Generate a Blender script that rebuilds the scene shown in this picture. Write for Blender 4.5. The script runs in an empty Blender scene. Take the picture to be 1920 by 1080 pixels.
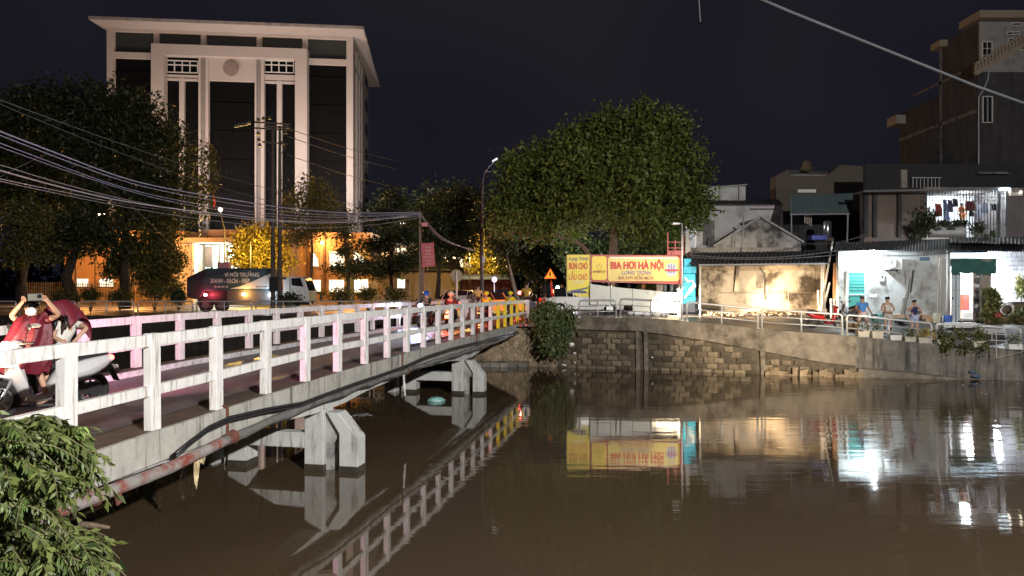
import bpy, bmesh, math, random
import numpy as np
from mathutils import Vector, Matrix
random.seed(7); rng = np.random.default_rng(7)
R = math.radians
sc = bpy.context.scene
C = sc.collection
# ---------------------------------------------------------------- camera, sky, exposure
EYE = 4.0; F = 1330.0
cam = bpy.data.cameras.new('camera'); camo = bpy.data.objects.new('camera', cam); C.objects.link(camo)
cam.sensor_width = 36; cam.lens = F/1920*36; cam.clip_end = 900; cam.clip_start = .05
camo.location = (0, 0, EYE); camo.rotation_euler = (R(90), 0, 0)
sc.camera = camo
sc.view_settings.view_transform = 'Standard'; sc.view_settings.look = 'None'
sc.view_settings.exposure = .8; sc.view_settings.gamma = 1; sc.view_settings.use_curve_mapping = False
sc.render.engine = 'CYCLES'
sc.cycles.use_denoising = True; sc.cycles.sample_clamp_indirect = 4; sc.cycles.max_bounces = 6
sc.cycles.caustics_reflective = False; sc.cycles.caustics_refractive = False
w = bpy.data.worlds.new('World'); sc.world = w; w.use_nodes = True
nt = w.node_tree; nt.nodes.clear()
so = nt.nodes.new('ShaderNodeOutputWorld'); bg = nt.nodes.new('ShaderNodeBackground'); bg2 = nt.nodes.new('ShaderNodeBackground')
sk = nt.nodes.new('ShaderNodeTexSky'); sk.sky_type = 'NISHITA'; sk.sun_disc = False
sk.sun_elevation = R(-9); sk.sun_rotation = R(200)
bg.inputs[1].default_value = .05; nt.links.new(sk.outputs[0], bg.inputs[0])
# glow of the town on the low cloud: even, a little broken up
tc = nt.nodes.new('ShaderNodeTexCoord'); nz = nt.nodes.new('ShaderNodeTexNoise'); nz.inputs['Scale'].default_value = 1.6
rp = nt.nodes.new('ShaderNodeValToRGB')
rp.color_ramp.elements[0].position = .35; rp.color_ramp.elements[0].color = (.0030, .0029, .0078, 1)
rp.color_ramp.elements[1].position = .68; rp.color_ramp.elements[1].color = (.0072, .0070, .0092, 1)
nt.links.new(tc.outputs['Generated'], nz.inputs['Vector']); nt.links.new(nz.outputs[0], rp.inputs[0]); nt.links.new(rp.outputs[0], bg2.inputs[0])
bg2.inputs[1].default_value = 1.0
ad = nt.nodes.new('ShaderNodeAddShader'); nt.links.new(bg.outputs[0], ad.inputs[0]); nt.links.new(bg2.outputs[0], ad.inputs[1]); nt.links.new(ad.outputs[0], so.inputs[0])
# ---------------------------------------------------------------- helpers
def P(x, y, Y): return Vector(((x-960)/F*Y, Y, EYE-(y-540)/F*Y))
def PX(x, Y): return (x-960)/F*Y
def PZ(y, Y): return EYE-(y-540)/F*Y
def interp(t, tab):
    if t <= tab[0][0]: return tab[0][1]
    for (a, b), (c, d) in zip(tab, tab[1:]):
        if t <= c: return b+(d-b)*(t-a)/(c-a)
    return tab[-1][1]
MATS = {}
def M(name, col, rough=.7, var=.18, scale=2.5, bump=0., metal=0., stain=None, sscale=1.2, samt=.5, streak=False, emis=0, ecol=None, spec=None, rand=0, coat=0, alpha=1):
    if name in MATS: return MATS[name]
    m = bpy.data.materials.new(name); m.use_nodes = True; MATS[name] = m
    n = m.node_tree.nodes; l = m.node_tree.links; b = n['Principled BSDF']
    b.inputs['Roughness'].default_value = rough; b.inputs['Metallic'].default_value = metal
    if spec is not None: b.inputs['Specular IOR Level'].default_value = spec
    if coat: b.inputs['Coat Weight'].default_value = coat
    c = (*col, 1)
    b.inputs['Base Color'].default_value = c
    if emis:
        b.inputs['Emission Color'].default_value = (*(ecol or col), 1); b.inputs['Emission Strength'].default_value = emis
    if var or stain or bump:
        t = n.new('ShaderNodeTexCoord'); nz = n.new('ShaderNodeTexNoise'); nz.inputs['Scale'].default_value = scale; nz.inputs['Detail'].default_value = 6; nz.inputs['Roughness'].default_value = .62
        l.new(t.outputs['Object'], nz.inputs['Vector'])
        r = n.new('ShaderNodeValToRGB'); e = r.color_ramp.elements
        e[0].position = .3; e[1].position = .7
        e[0].color = (*[max(0, k*(1-var)) for k in col], 1); e[1].color = (*[min(1, k*(1+var)) for k in col], 1)
        l.new(nz.outputs[0], r.inputs[0]); out = r.outputs[0]
        if stain:
            mp = n.new('ShaderNodeMapping'); mp.inputs['Scale'].default_value = (5, 5, .45) if streak else (1, 1, 1)
            l.new(t.outputs['Object'], mp.inputs[0])
            n2 = n.new('ShaderNodeTexNoise'); n2.inputs['Scale'].default_value = sscale; n2.inputs['Detail'].default_value = 8; n2.inputs['Roughness'].default_value = .68
            l.new(mp.outputs[0], n2.inputs['Vector'])
            r2 = n.new('ShaderNodeValToRGB'); r2.color_ramp.elements[0].position = .62-.25*samt; r2.color_ramp.elements[1].position = .78-.25*samt
            l.new(n2.outputs[0], r2.inputs[0])
            mx = n.new('ShaderNodeMix'); mx.data_type = 'RGBA'; l.new(r2.outputs[0], mx.inputs[0]); l.new(out, mx.inputs[6]); mx.inputs[7].default_value = (*stain, 1); out = mx.outputs[2]
        if rand:
            oi = n.new('ShaderNodeObjectInfo'); hs = n.new('ShaderNodeHueSaturation'); mr = n.new('ShaderNodeMapRange')
            mr.inputs[3].default_value = 1-rand; mr.inputs[4].default_value = 1+rand
            l.new(oi.outputs['Random'], mr.inputs[0]); l.new(mr.outputs[0], hs.inputs['Value']); l.new(out, hs.inputs['Color']); out = hs.outputs[0]
        l.new(out, b.inputs['Base Color'])
        if bump:
            bp = n.new('ShaderNodeBump'); bp.inputs['Strength'].default_value = min(1, bump); bp.inputs['Distance'].default_value = .03
            n3 = n.new('ShaderNodeTexNoise'); n3.inputs['Scale'].default_value = scale*7; n3.inputs['Detail'].default_value = 5
            l.new(t.outputs['Object'], n3.inputs['Vector']); l.new(n3.outputs[0], bp.inputs['Height']); l.new(bp.outputs[0], b.inputs['Normal'])
    return m
def E_(name, col, s): return M(name, col, var=0, emis=s, ecol=col)
class MB:
    def __init__(s): s.v = []; s.f = []; s.m = []; s.mi = 0
    def add(s, vs, fs):
        o = len(s.v); s.v += [tuple(v) for v in vs]; s.f += [tuple(i+o for i in f) for f in fs]; s.m += [s.mi]*len(fs); return s
    def quad(s, *p): return s.add(p, [tuple(range(len(p)))])
    def box(s, c, d, rz=0, rx=0, ry=0):
        hx, hy, hz = d[0]/2, d[1]/2, d[2]/2; m = Matrix.Rotation(rz, 3, 'Z') @ Matrix.Rotation(ry, 3, 'Y') @ Matrix.Rotation(rx, 3, 'X'); c = Vector(c)
        vs = [c+m @ Vector((x*hx, y*hy, z*hz)) for x in (-1, 1) for y in (-1, 1) for z in (-1, 1)]
        return s.add(vs, [(0, 1, 3, 2), (4, 6, 7, 5), (0, 4, 5, 1), (2, 3, 7, 6), (0, 2, 6, 4), (1, 5, 7, 3)])
    def bb(s, x0, x1, y0, y1, z0, z1): return s.box(((x0+x1)/2, (y0+y1)/2, (z0+z1)/2), (abs(x1-x0), abs(y1-y0), abs(z1-z0)))
    def beam(s, a, b, w, h, up=(0, 0, 1)):
        a = Vector(a); b = Vector(b); d = (b-a).normalized(); r = d.cross(Vector(up)); r = r.normalized() if r.length > 1e-4 else Vector((1, 0, 0)); u = r.cross(d)
        q = [(-1, -1), (1, -1), (1, 1), (-1, 1)]
        vs = [p+r*(i*w/2)+u*(j*h/2) for p in (a, b) for i, j in q]
        return s.add(vs, [(3, 2, 1, 0), (4, 5, 6, 7), (0, 1, 5, 4), (1, 2, 6, 5), (2, 3, 7, 6), (3, 0, 4, 7)])
    def tube(s, pts, r, n=8, cap=True):
        pts = [Vector(p) for p in pts]; k = len(pts); rs = r if hasattr(r, '__len__') else [r]*k
        vs = []; prev = None
        for i, p in enumerate(pts):
            d = (pts[min(i+1, k-1)]-pts[max(i-1, 0)]).normalized()
            if prev is None:
                a = Vector((0, 0, 1)) if abs(d.z) < .9 else Vector((1, 0, 0)); x = d.cross(a).normalized()
            else: x = (prev-d*prev.dot(d)).normalized()
            prev = x; y = d.cross(x)
            vs += [p+(x*math.cos(2*math.pi*j/n)+y*math.sin(2*math.pi*j/n))*rs[i] for j in range(n)]
        fs = [(i*n+j, i*n+(j+1) % n, (i+1)*n+(j+1) % n, (i+1)*n+j) for i in range(k-1) for j in range(n)]
        if cap: fs += [tuple(range(n))[::-1], tuple((k-1)*n+j for j in range(n))]
        return s.add(vs, fs)
    def prism(s, pts, off):      # closed polygon (3-D points) pushed along off
        n = len(pts); off = Vector(off); vs = [Vector(p) for p in pts]; vs += [v+off for v in vs]
        return s.add(vs, [tuple(range(n))[::-1], tuple(range(n, 2*n))]+[(i, (i+1) % n, n+(i+1) % n, n+i) for i in range(n)])
    def ell(s, c, r, n=12, k=8):
        c = Vector(c); r = (r, r, r) if not hasattr(r, '__len__') else r
        vs = [c+Vector((0, 0, r[2]))]
        for i in range(1, k):
            t = math.pi*i/k
            vs += [c+Vector((r[0]*math.sin(t)*math.cos(2*math.pi*j/n), r[1]*math.sin(t)*math.sin(2*math.pi*j/n), r[2]*math.cos(t))) for j in range(n)]
        vs.append(c-Vector((0, 0, r[2])))
        fs = [(0, 1+j, 1+(j+1) % n) for j in range(n)]
        for i in range(k-2): fs += [(1+i*n+j, 1+(i+1)*n+j, 1+(i+1)*n+(j+1) % n, 1+i*n+(j+1) % n) for j in range(n)]
        L = len(vs)-1; o = 1+(k-2)*n
        fs += [(L, o+(j+1) % n, o+j) for j in range(n)]
        return s.add(vs, fs)
    def torus(s, c, ax, Rr, r, n=20, k=8):
        c = Vector(c); ax = Vector(ax).normalized(); a = Vector((0, 0, 1)) if abs(ax.z) < .9 else Vector((1, 0, 0)); x = ax.cross(a).normalized(); y = ax.cross(x)
        vs = []
        for i in range(n):
            d = x*math.cos(2*math.pi*i/n)+y*math.sin(2*math.pi*i/n)
            vs += [c+d*(Rr+r*math.cos(2*math.pi*j/k))+ax*(r*math.sin(2*math.pi*j/k)) for j in range(k)]
        return s.add(vs, [(i*k+j, ((i+1) % n)*k+j, ((i+1) % n)*k+(j+1) % k, i*k+(j+1) % k) for i in range(n) for j in range(k)])
    def disc(s, c, ax, r, t, n=20):
        c = Vector(c); ax = Vector(ax).normalized(); return s.tube([c-ax*t/2, c+ax*t/2], r, n)
    def grid(s, rows):           # rows of points
        n = len(rows[0]); vs = [p for r_ in rows for p in r_]
        return s.add(vs, [(i*n+j, i*n+j+1, (i+1)*n+j+1, (i+1)*n+j) for i in range(len(rows)-1) for j in range(n-1)])
    def mesh(s, name, mats, smooth=False):
        me = bpy.data.meshes.new(name); me.from_pydata(s.v, [], s.f)
        for m in (mats if isinstance(mats, (list, tuple)) else [mats]): me.materials.append(m)
        if isinstance(mats, (list, tuple)): me.polygons.foreach_set('material_index', s.m)
        if smooth: me.polygons.foreach_set('use_smooth', [True]*len(me.polygons))
        me.update(); return me
def tag(o, label=None, cat=None, group=None, kind=None):
    for k, v in (('label', label), ('category', cat), ('group', group), ('kind', kind)):
        if v: o[k] = v
    return o
def put(name, me, parent=None, world=True):
    o = bpy.data.objects.new(name, me); C.objects.link(o)
    if parent:
        o.parent = parent
        if world:
            q = parent; off = Vector((0, 0, 0))
            while q: off += q.location; q = q.parent
            o.location = -off
    return o
def obj(name, mb, mat, parent=None, world=True, smooth=False, bevel=0, label=None, cat=None, group=None, kind=None):
    me = mb if isinstance(mb, bpy.types.Mesh) else mb.mesh(name, mat, smooth)
    o = put(name, me, parent, world)
    if bevel:
        b = o.modifiers.new('bevel', 'BEVEL'); b.width = bevel; b.segments = 2; b.limit_method = 'ANGLE'
    return tag(o, label, cat, group, kind)
def thing(name, loc, label, cat, group=None, rz=0):
    o = bpy.data.objects.new(name, None); C.objects.link(o); o.location = loc; o.rotation_euler = (0, 0, rz); o.empty_display_size = .1
    return tag(o, label, cat, group)
def copy_tree(o, parent=None):
    c = o.copy(); C.objects.link(c); c.parent = parent
    for ch in list(o.children): copy_tree(ch, c)
    return c
def lamp(parent, loc, power, col, kind='POINT', r=.08, aim=None, cone=60, blend=.5, name='bulb'):
    l = bpy.data.lights.new(name, kind); l.energy = power; l.color = col
    l.shadow_soft_size = r
    o = bpy.data.objects.new(name, l); C.objects.link(o)
    loc = Vector(loc)
    if parent:
        o.parent = parent; q = parent; off = Vector((0, 0, 0))
        while q: off += q.location; q = q.parent
        o.location = loc-off
    else: o.location = loc
    if kind == 'SPOT':
        l.spot_size = R(cone); l.spot_blend = blend; o.rotation_euler = (Vector(aim)-loc).to_track_quat('-Z', 'Y').to_euler()
    return o
def text(name, s, mat, parent, org, width, height, right=(1, 0, 0), up=(0, 0, 1), bold=.0, align='CENTER', depth=.006, shear=0):
    cu = bpy.data.curves.new(name, 'FONT'); cu.body = s; cu.size = 1; cu.extrude = .01; cu.offset = bold; cu.shear = shear; cu.resolution_u = 3
    t = bpy.data.objects.new(name, cu); C.objects.link(t)
    dg = bpy.context.evaluated_depsgraph_get(); me = bpy.data.meshes.new_from_object(t.evaluated_get(dg))
    bpy.data.objects.remove(t); bpy.data.curves.remove(cu)
    a = np.array([v.co[:] for v in me.vertices]); 
    lo = a.min(0); hi = a.max(0); r = Vector(right).normalized(); u = Vector(up).normalized(); nn = r.cross(u)
    for v in me.vertices:
        x = (v.co.x-lo[0])/(hi[0]-lo[0])-.5; y = (v.co.y-lo[1])/(hi[1]-lo[1])-.5; z = v.co.z/.01*depth
        v.co = r*(x*width)+u*(y*height)+nn*z+Vector(org)
    me.materials.clear(); me.materials.append(mat)
    return put(name, me, parent)
ORD = 'first second third fourth fifth sixth seventh eighth ninth tenth eleventh twelfth thirteenth fourteenth fifteenth sixteenth seventeenth eighteenth nineteenth twentieth'.split()
def leafmesh(name, pts, size, mat, droop=.5, aspect=.42, jitter=.4, dirs=None):
    N = len(pts); d = rng.normal(size=(N, 3)) if dirs is None else np.array(dirs)+rng.normal(size=(N, 3))*.35
    d[:, 2] -= droop; d /= np.linalg.norm(d, axis=1)[:, None]
    n = rng.normal(size=(N, 3)); n[:, 2] += .8; s_ = np.cross(d, n); s_ /= np.linalg.norm(s_, axis=1)[:, None]+1e-9
    n = np.cross(s_, d)
    L = size*(1+jitter*(rng.random(N)-.5)*2)[:, None]; W = L*aspect
    v = np.empty((N, 4, 3)); v[:, 0] = pts; v[:, 1] = pts+d*L*.45+s_*W*.5+n*L*.08; v[:, 2] = pts+d*L; v[:, 3] = pts+d*L*.45-s_*W*.5+n*L*.08
    me = bpy.data.meshes.new(name); me.vertices.add(N*4); me.vertices.foreach_set('co', v.reshape(-1).astype(np.float32))
    me.loops.add(N*4); me.loops.foreach_set('vertex_index', np.arange(N*4, dtype=np.int32)); me.polygons.add(N)
    me.polygons.foreach_set('loop_start', np.arange(0, N*4, 4, dtype=np.int32))
    me.materials.append(mat); me.update(calc_edges=True); me.validate(); return me
def leafmat(name, c1, c2, rough=.5, c3=None):
    if name in MATS: return MATS[name]
    m = bpy.data.materials.new(name); m.use_nodes = True; MATS[name] = m; n = m.node_tree.nodes; l = m.node_tree.links; b = n['Principled BSDF']
    g = n.new('ShaderNodeNewGeometry'); r = n.new('ShaderNodeValToRGB'); r.color_ramp.elements[0].color = (*c1, 1); r.color_ramp.elements[1].color = (*c2, 1)
    if c3: e = r.color_ramp.elements.new(.93); e.color = (*c3, 1); r.color_ramp.elements[1].position = .85
    l.new(g.outputs['Random Per Island'], r.inputs[0]); l.new(r.outputs[0], b.inputs['Base Color']); b.inputs['Roughness'].default_value = rough
    tr = n.new('ShaderNodeBsdfTranslucent'); l.new(r.outputs[0], tr.inputs[0]); mx = n.new('ShaderNodeMixShader'); mx.inputs[0].default_value = .25
    l.new(b.outputs[0], mx.inputs[1]); l.new(tr.outputs[0], mx.inputs[2]); l.new(mx.outputs[0], n['Material Output'].inputs[0]); return m
def blobpts(blobs, N, clump=.35, per=14, shell=(.72, 1.05)):
    bl = np.array([[*b[0], *(b[1] if hasattr(b[1], '__len__') else (b[1],)*3)] for b in blobs]); wt = (bl[:, 3]*bl[:, 5]+bl[:, 3]*bl[:, 4]); wt /= wt.sum()
    K = max(1, N//per); i = rng.choice(len(bl), K, p=wt); d = rng.normal(size=(K, 3)); d /= np.linalg.norm(d, axis=1)[:, None]
    rr = shell[0]+(shell[1]-shell[0])*rng.random((K, 1)); c = bl[i, :3]+d*bl[i, 3:]*rr
    return np.repeat(c, per, axis=0)+rng.normal(size=(K*per, 3))*clump
def tree(name, label, base, top, blobs, N, size, mat, bark, limbs=(), r=.2, clump=.35, droop=.5, trunk_pts=None, group=None, shell=(.55, 1.05), aspect=.45, per=14):
    t = thing(name, base, label, 'tree', group); b = Vector(base)
    tp = trunk_pts or [b, b.lerp(Vector(top), .35)+Vector((random.uniform(-.1, .1), 0, 0)), b.lerp(Vector(top), .7)+Vector((random.uniform(-.2, .2), 0, 0)), Vector(top)]
    obj('trunk', MB().tube(tp, [r*(1.15-.75*i/(len(tp)-1)) for i in range(len(tp))], 9), bark, t, smooth=True)
    for L in limbs:
        k = len(L); obj('limb', MB().tube(L, [r*.55*(1.05-.75*i/(k-1)) for i in range(k)], 7), bark, t, smooth=True)
    br = MB()
    for c, rr in blobs:
        rr = rr if hasattr(rr, '__len__') else (rr,)*3; c = Vector(c); a = Vector(tp[-1] if (Vector(tp[-1])-c).length < (Vector(tp[-2])-c).length else tp[-2])
        m = a.lerp(c, .5)+Vector((random.uniform(-.2, .2), random.uniform(-.2, .2), -.1)); br.tube([a, m, c], [r*.38, r*.25, r*.1], 5)
        for q in range(4):
            d = Vector((random.gauss(0, 1), random.gauss(0, 1), random.gauss(0, .7))).normalized(); e = c+Vector((d.x*rr[0], d.y*rr[1], d.z*rr[2]))*.8
            br.tube([m, m.lerp(e, .6)+Vector((0, 0, .1)), e], [r*.2, r*.12, r*.04], 4)
    if blobs:
        obj('branches', br, bark, t, kind='stuff')
        tag(obj('crown', leafmesh('crown', blobpts(blobs, N, clump, per, shell=shell), size, mat, droop, aspect), None, t), kind='stuff')
    return t
# ---------------------------------------------------------------- materials
concrete = M('pale_concrete', (.40, .39, .36), .85, .2, 3, .3, stain=(.10, .09, .07), sscale=1.4, samt=.42, streak=True)
railpaint = M('white_rail_paint', (.77, .77, .765), .65, .08, 6, .2, stain=(.30, .26, .20), sscale=2.8, samt=.38, streak=True)
curbpaint = M('chipped_curb_paint', (.55, .60, .60), .6, .25, 9, .2, stain=(.15, .14, .13), sscale=5, samt=.4)
yellowpost = M('yellow_post', (.85, .66, .02), .5, .08, 5, stain=(.4, .36, .2), sscale=3, samt=.15)  # plain yellow colour given to the end posts of both rails
deckmud = M('brown_wet_ledge', (.085, .06, .045), .75, .35, 4, .3)
pierc = M('pier_concrete', (.50, .51, .50), .8, .14, 2, .2, stain=(.17, .16, .14), sscale=1.3, samt=.36, streak=True)
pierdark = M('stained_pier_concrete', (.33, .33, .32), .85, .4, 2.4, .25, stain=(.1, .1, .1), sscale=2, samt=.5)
rust = M('rusty_pipe', (.27, .25, .24), .75, .25, 5, .3, stain=(.22, .045, .03), sscale=2.6, samt=.62)
rustbr = M('rust_bracket', (.16, .06, .04), .9, .4, 12, .5)
blackrub = M('black_rubber', (.018, .018, .02), .45, .2, 8)
greypipe = M('grimy_grey_pipe', (.16, .155, .15), .6, .45, 6, .5, stain=(.05, .045, .04), sscale=3, samt=.5)
steel = M('stainless_steel', (.62, .62, .62), .38, .06, 12, metal=.35)
bark = M('bark', (.12, .09, .06), .95, .4, 6, .8)
barkd = M('dark_bark', (.055, .04, .03), .95, .4, 6, .8)
darkm = M('dark_void', (.012, .012, .013), .9, .2, 3)
wallst = M('mortar_wall', (.095, .078, .055), .95, .4, 4, .6)
stone = M('embankment_stone', (.17, .135, .09), .95, .35, 6, .7, rand=.6, stain=(.06, .05, .035), sscale=2, samt=.45)
coping = M('embankment_concrete', (.21, .18, .14), .9, .3, 2.5, .4, stain=(.07, .055, .04), sscale=.9, samt=.5)
coping2 = M('streaked_river_wall', (.17, .155, .135), .9, .3, 2.5, .4, stain=(.045, .04, .035), sscale=.75, samt=.62, streak=True)
mortarst = M('rendered_rubble', (.30, .235, .16), .95, .35, 5, .7, stain=(.12, .09, .06), sscale=2, samt=.45)
roadm = M('road_asphalt', (.07, .066, .062), .45, .3, 3, .4, stain=(.12, .10, .07), sscale=.4, samt=.4)
dirt = M('dirt_strip', (.16, .12, .08), .95, .4, 4, .8)
white = M('white_plastic', (.75, .75, .75), .35, .04, 4)
blackp = M('black_plastic', (.025, .025, .027), .4, .1, 5)
glassd = M('dark_glass', (.012, .013, .015), .12, .1, 2)
skin = M('skin', (.50, .30, .20), .55, .08, 8)
skind = M('tanned_skin', (.30, .16, .10), .55, .1, 8)
hair = M('black_hair', (.012, .01, .01), .5, .2, 20)
chrome = M('chrome', (.6, .6, .6), .15, 0, metal=1)
tyre = M('tyre', (.02, .02, .02), .85, .2, 20)
# ---------------------------------------------------------------- ground, water
EDGE = [(-60, 46, 2.2), (-7.6, 46, 2.2), (-5.4, 42, 2.1), (-4.4, 37.0, 2.05), (1.15, 36.1, 2.05), (2.4, 36.0, 2.2), (3.5, 35.6, 2.56), (6.4, 34.9, 2.53), (9.6, 33.9, 2.33), (11.7, 33.3, 2.08), (15.0, 32.1, 1.88), (18.7, 31.6, 1.5), (22.0, 30.9, 1.33), (30, 30.0, 1.1), (60, 27, 1.0)]
def edge_at(X):
    for a, b in zip(EDGE, EDGE[1:]):
        if X <= b[0]:
            t = (X-a[0])/(b[0]-a[0]); t = max(0, t); return tuple(a[i]+(b[i]-a[i])*t for i in range(3))
    return EDGE[-1]
RISE = [(3, 0), (8, .1), (12, .35), (15, .6), (19, .8), (22, .9), (40, 1.1)]
def gz(X, Y):
    x, y, z = edge_at(X); t = max(0, min(1, (Y-y-1)/3.5)); t = t*t*(3-2*t); far = max(0, min(1, (Y-44)/10))
    return (z+interp(X, RISE)*t)*(1-far)+2.25*far
g = MB(); xs = sorted(set(list(np.arange(-60, 61, 1.5))+[e[0] for e in EDGE])); xs = [float(a) for a in xs]
rows = []
for d in (0, .25, 1, 1.6, 2.4, 3.2, 4, 5, 7, 10, 14, 20, 30, 60, 120, 260):
    rows.append([(X*(1+max(0, d-30)/60), edge_at(X)[1]+d, gz(X, edge_at(X)[1]+d)-.02) for X in xs])
obj('ground', MB().grid(rows) if False else g.grid(rows), roadm, kind='structure', smooth=True)
nb = MB().bb(-60, 60, -60, -1.2, -1.2, 2.35).bb(-60, -8.6, -1.2, 5.2, -1.2, 1.9)
obj('near_bank_ground', nb, coping, kind='structure')
bedm = M('river_bed', (.06, .045, .03), .95)
obj('river_bed', MB().quad((-90, -10, -1.1), (90, -10, -1.1), (90, 60, -1.1), (-90, 60, -1.1)), bedm, kind='structure')
wm = bpy.data.materials.new('muddy_water'); wm.use_nodes = True; n = wm.node_tree.nodes; l = wm.node_tree.links; b = n['Principled BSDF']
b.inputs['Base Color'].default_value = (.082, .056, .034, 1); b.inputs['Roughness'].default_value = .03; b.inputs['IOR'].default_value = 1.85
t = n.new('ShaderNodeTexCoord'); mp = n.new('ShaderNodeMapping'); mp.inputs['Scale'].default_value = (.45, 1.9, 1)
l.new(t.outputs['Object'], mp.inputs[0]); na = n.new('ShaderNodeTexNoise'); na.inputs['Scale'].default_value = 1.1; na.inputs['Detail'].default_value = 5; l.new(mp.outputs[0], na.inputs['Vector'])
nm = n.new('ShaderNodeTexNoise'); nm.inputs['Scale'].default_value = .11; nm.inputs['Detail'].default_value = 3; l.new(t.outputs['Object'], nm.inputs['Vector'])
sx = n.new('ShaderNodeSeparateXYZ'); l.new(t.outputs['Object'], sx.inputs[0])
mr = n.new('ShaderNodeMapRange'); mr.inputs[1].default_value = -3; mr.inputs[2].default_value = 16; mr.inputs[3].default_value = .12; mr.inputs[4].default_value = 1.0; l.new(sx.outputs[0], mr.inputs[0])
r1 = n.new('ShaderNodeMapRange'); r1.inputs[1].default_value = .42; r1.inputs[2].default_value = .62; r1.inputs[3].default_value = .3; r1.inputs[4].default_value = 1; l.new(nm.outputs[0], r1.inputs[0])
mu = n.new('ShaderNodeMath'); mu.operation = 'MULTIPLY'; l.new(mr.outputs[0], mu.inputs[0]); l.new(r1.outputs[0], mu.inputs[1])
m2 = n.new('ShaderNodeMath'); m2.operation = 'MULTIPLY'; m2.inputs[1].default_value = .42; l.new(mu.outputs[0], m2.inputs[0])
bp = n.new('ShaderNodeBump'); bp.inputs['Distance'].default_value = .05; l.new(m2.outputs[0], bp.inputs['Strength']); l.new(na.outputs[0], bp.inputs['Height']); l.new(bp.outputs[0], b.inputs['Normal'])
WATER = MB().quad((-90, -1.5, 0), (90, -1.5, 0), (90, 50, 0), (-90, 50, 0))
obj('river_water', WATER, wm, kind='structure')
# ---------------------------------------------------------------- near street lamp behind the photographer
t = thing('street_lamp', (15, -13, 2.35), 'tall street lamp on the near bank behind the viewer', 'street lamp')
obj('pole', MB().tube([(15, -13, 2.35), (15, -13, 10.5), (14.3, -12.2, 12.2), (13.2, -11, 12.6)], .09, 10), M('galvanised', (.4, .4, .4), .5, metal=.5), t)
obj('lamp_head', MB().box((12.9, -10.8, 12.62), (.9, .4, .12), rz=R(45)), white, t)
lamp(t, (12.9, -10.8, 12.35), 33000, (1, .96, .90), r=.25)
t = thing('added_spot', (9, -4, 2.35), 'added warm spot on a low stand behind the viewer, in place of a headlight', 'lamp')  # unseen spot added to warm the far wall, in place of car headlights
obj('stand', MB().tube([(9, -4, 2.35), (9, -4, 4.6)], .05, 8), M('galvanised', (.4, .4, .4)), t); obj('lamp_head', MB().box((9, -4.1, 4.8), (.4, .2, .3)), blackp, t)
lamp(t, (9, -3.8, 4.8), 42000, (1, .80, .55), 'SPOT', .15, aim=(12.2, 33.5, 2.2), cone=17, blend=.9)
# ---------------------------------------------------------------- bridge
NU = Vector((.2008, .9796, 0)); NV = Vector((.9796, -.2008, 0)); RZ = math.atan2(-.2008, .9796)
ZB = [(-4, 1.68), (-1, 1.82), (1, 1.93), (3, 2.01), (5, 2.08), (9, 2.13), (15, 2.135), (21, 2.09), (26, 2.08)]
ZT = [(-4, 3.24), (-1, 3.30), (1, 3.34), (3, 3.39), (5, 3.42), (9, 3.43), (15, 3.40), (21, 3.33)]
W = 4.5
def B(n, v, z): return Vector((-5.53+.3074*n, 1.5*(n+5.9), 0))+NV*v+Vector((0, 0, z))
def zb(n): return interp(n, ZB)
br = thing('footbridge', B(8, -W/2, 0), 'narrow white-railed concrete bridge crossing the river from the left', 'bridge')
def sweep(n0, n1, step, prof):   # prof(n) -> list of (v,z) closed
    s = MB(); ns = list(np.arange(n0, n1+.01, step)); k = len(prof(0)); vs = [B(n, v, z) for n in ns for v, z in prof(n)]
    fs = [(i*k+j, i*k+(j+1) % k, (i+1)*k+(j+1) % k, (i+1)*k+j) for i in range(len(ns)-1) for j in range(k)]
    fs += [tuple(range(k))[::-1], tuple((len(ns)-1)*k+j for j in range(k))]
    return s.add(vs, fs)
wet = bpy.data.materials.new('wet_deck_asphalt'); wet.use_nodes = True; n = wet.node_tree.nodes; l = wet.node_tree.links; b = n['Principled BSDF']
b.inputs['Base Color'].default_value = (.085, .066, .066, 1); b.inputs['Roughness'].default_value = .36
t = n.new('ShaderNodeTexCoord'); v1 = n.new('ShaderNodeTexNoise'); v1.inputs['Scale'].default_value = 16; v1.inputs['Detail'].default_value = 8; v1.inputs['Roughness'].default_value = .75; l.new(t.outputs['Object'], v1.inputs['Vector'])
bp = n.new('ShaderNodeBump'); bp.inputs['Distance'].default_value = .06; bp.inputs['Strength'].default_value = 1; l.new(v1.outputs[0], bp.inputs['Height']); l.new(bp.outputs[0], b.inputs['Normal'])
obj('roadway', sweep(-4, 24, 1, lambda n: [(-.62, zb(n)+.05), (-W+.62, zb(n)+.05), (-W+.62, zb(n)-.1), (-.62, zb(n)-.1)]), wet, br)
obj('ledge', sweep(-4, 22, 1, lambda n: [(.04, zb(n)), (-.62, zb(n)), (-.62, zb(n)-.12), (.04, zb(n)-.12)]), deckmud, br)
obj('ledge', sweep(-4, 22, 1, lambda n: [(-W+.55, zb(n)+.12), (-W-.1, zb(n)+.12), (-W-.1, zb(n)-.12), (-W+.55, zb(n)-.12)]), deckmud, br)
obj('kerb', sweep(-4, 22, 1, lambda n: [(-W+.62, zb(n)+.17), (-W+.55, zb(n)+.17), (-W+.55, zb(n)-.1), (-W+.62, zb(n)-.1)]), curbpaint, br)
ZG = [(-4, 1.3), (0, 1.38), (2.3, 1.42), (3.6, 1.37), (4.3, 1.30), (5.2, 1.30), (6, 1.40), (8.5, 1.5), (10.8, 1.42), (11.8, 1.28), (12.9, 1.26), (14, 1.42), (16.6, 1.56), (18, 1.56)]
obj('edge_beam', sweep(-4, 20.6, .5, lambda n: [(.10, zb(n)), (.04, zb(n)+.004), (.04, zb(n)-.46), (.10, zb(n)-.46)]), concrete, br)
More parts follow.
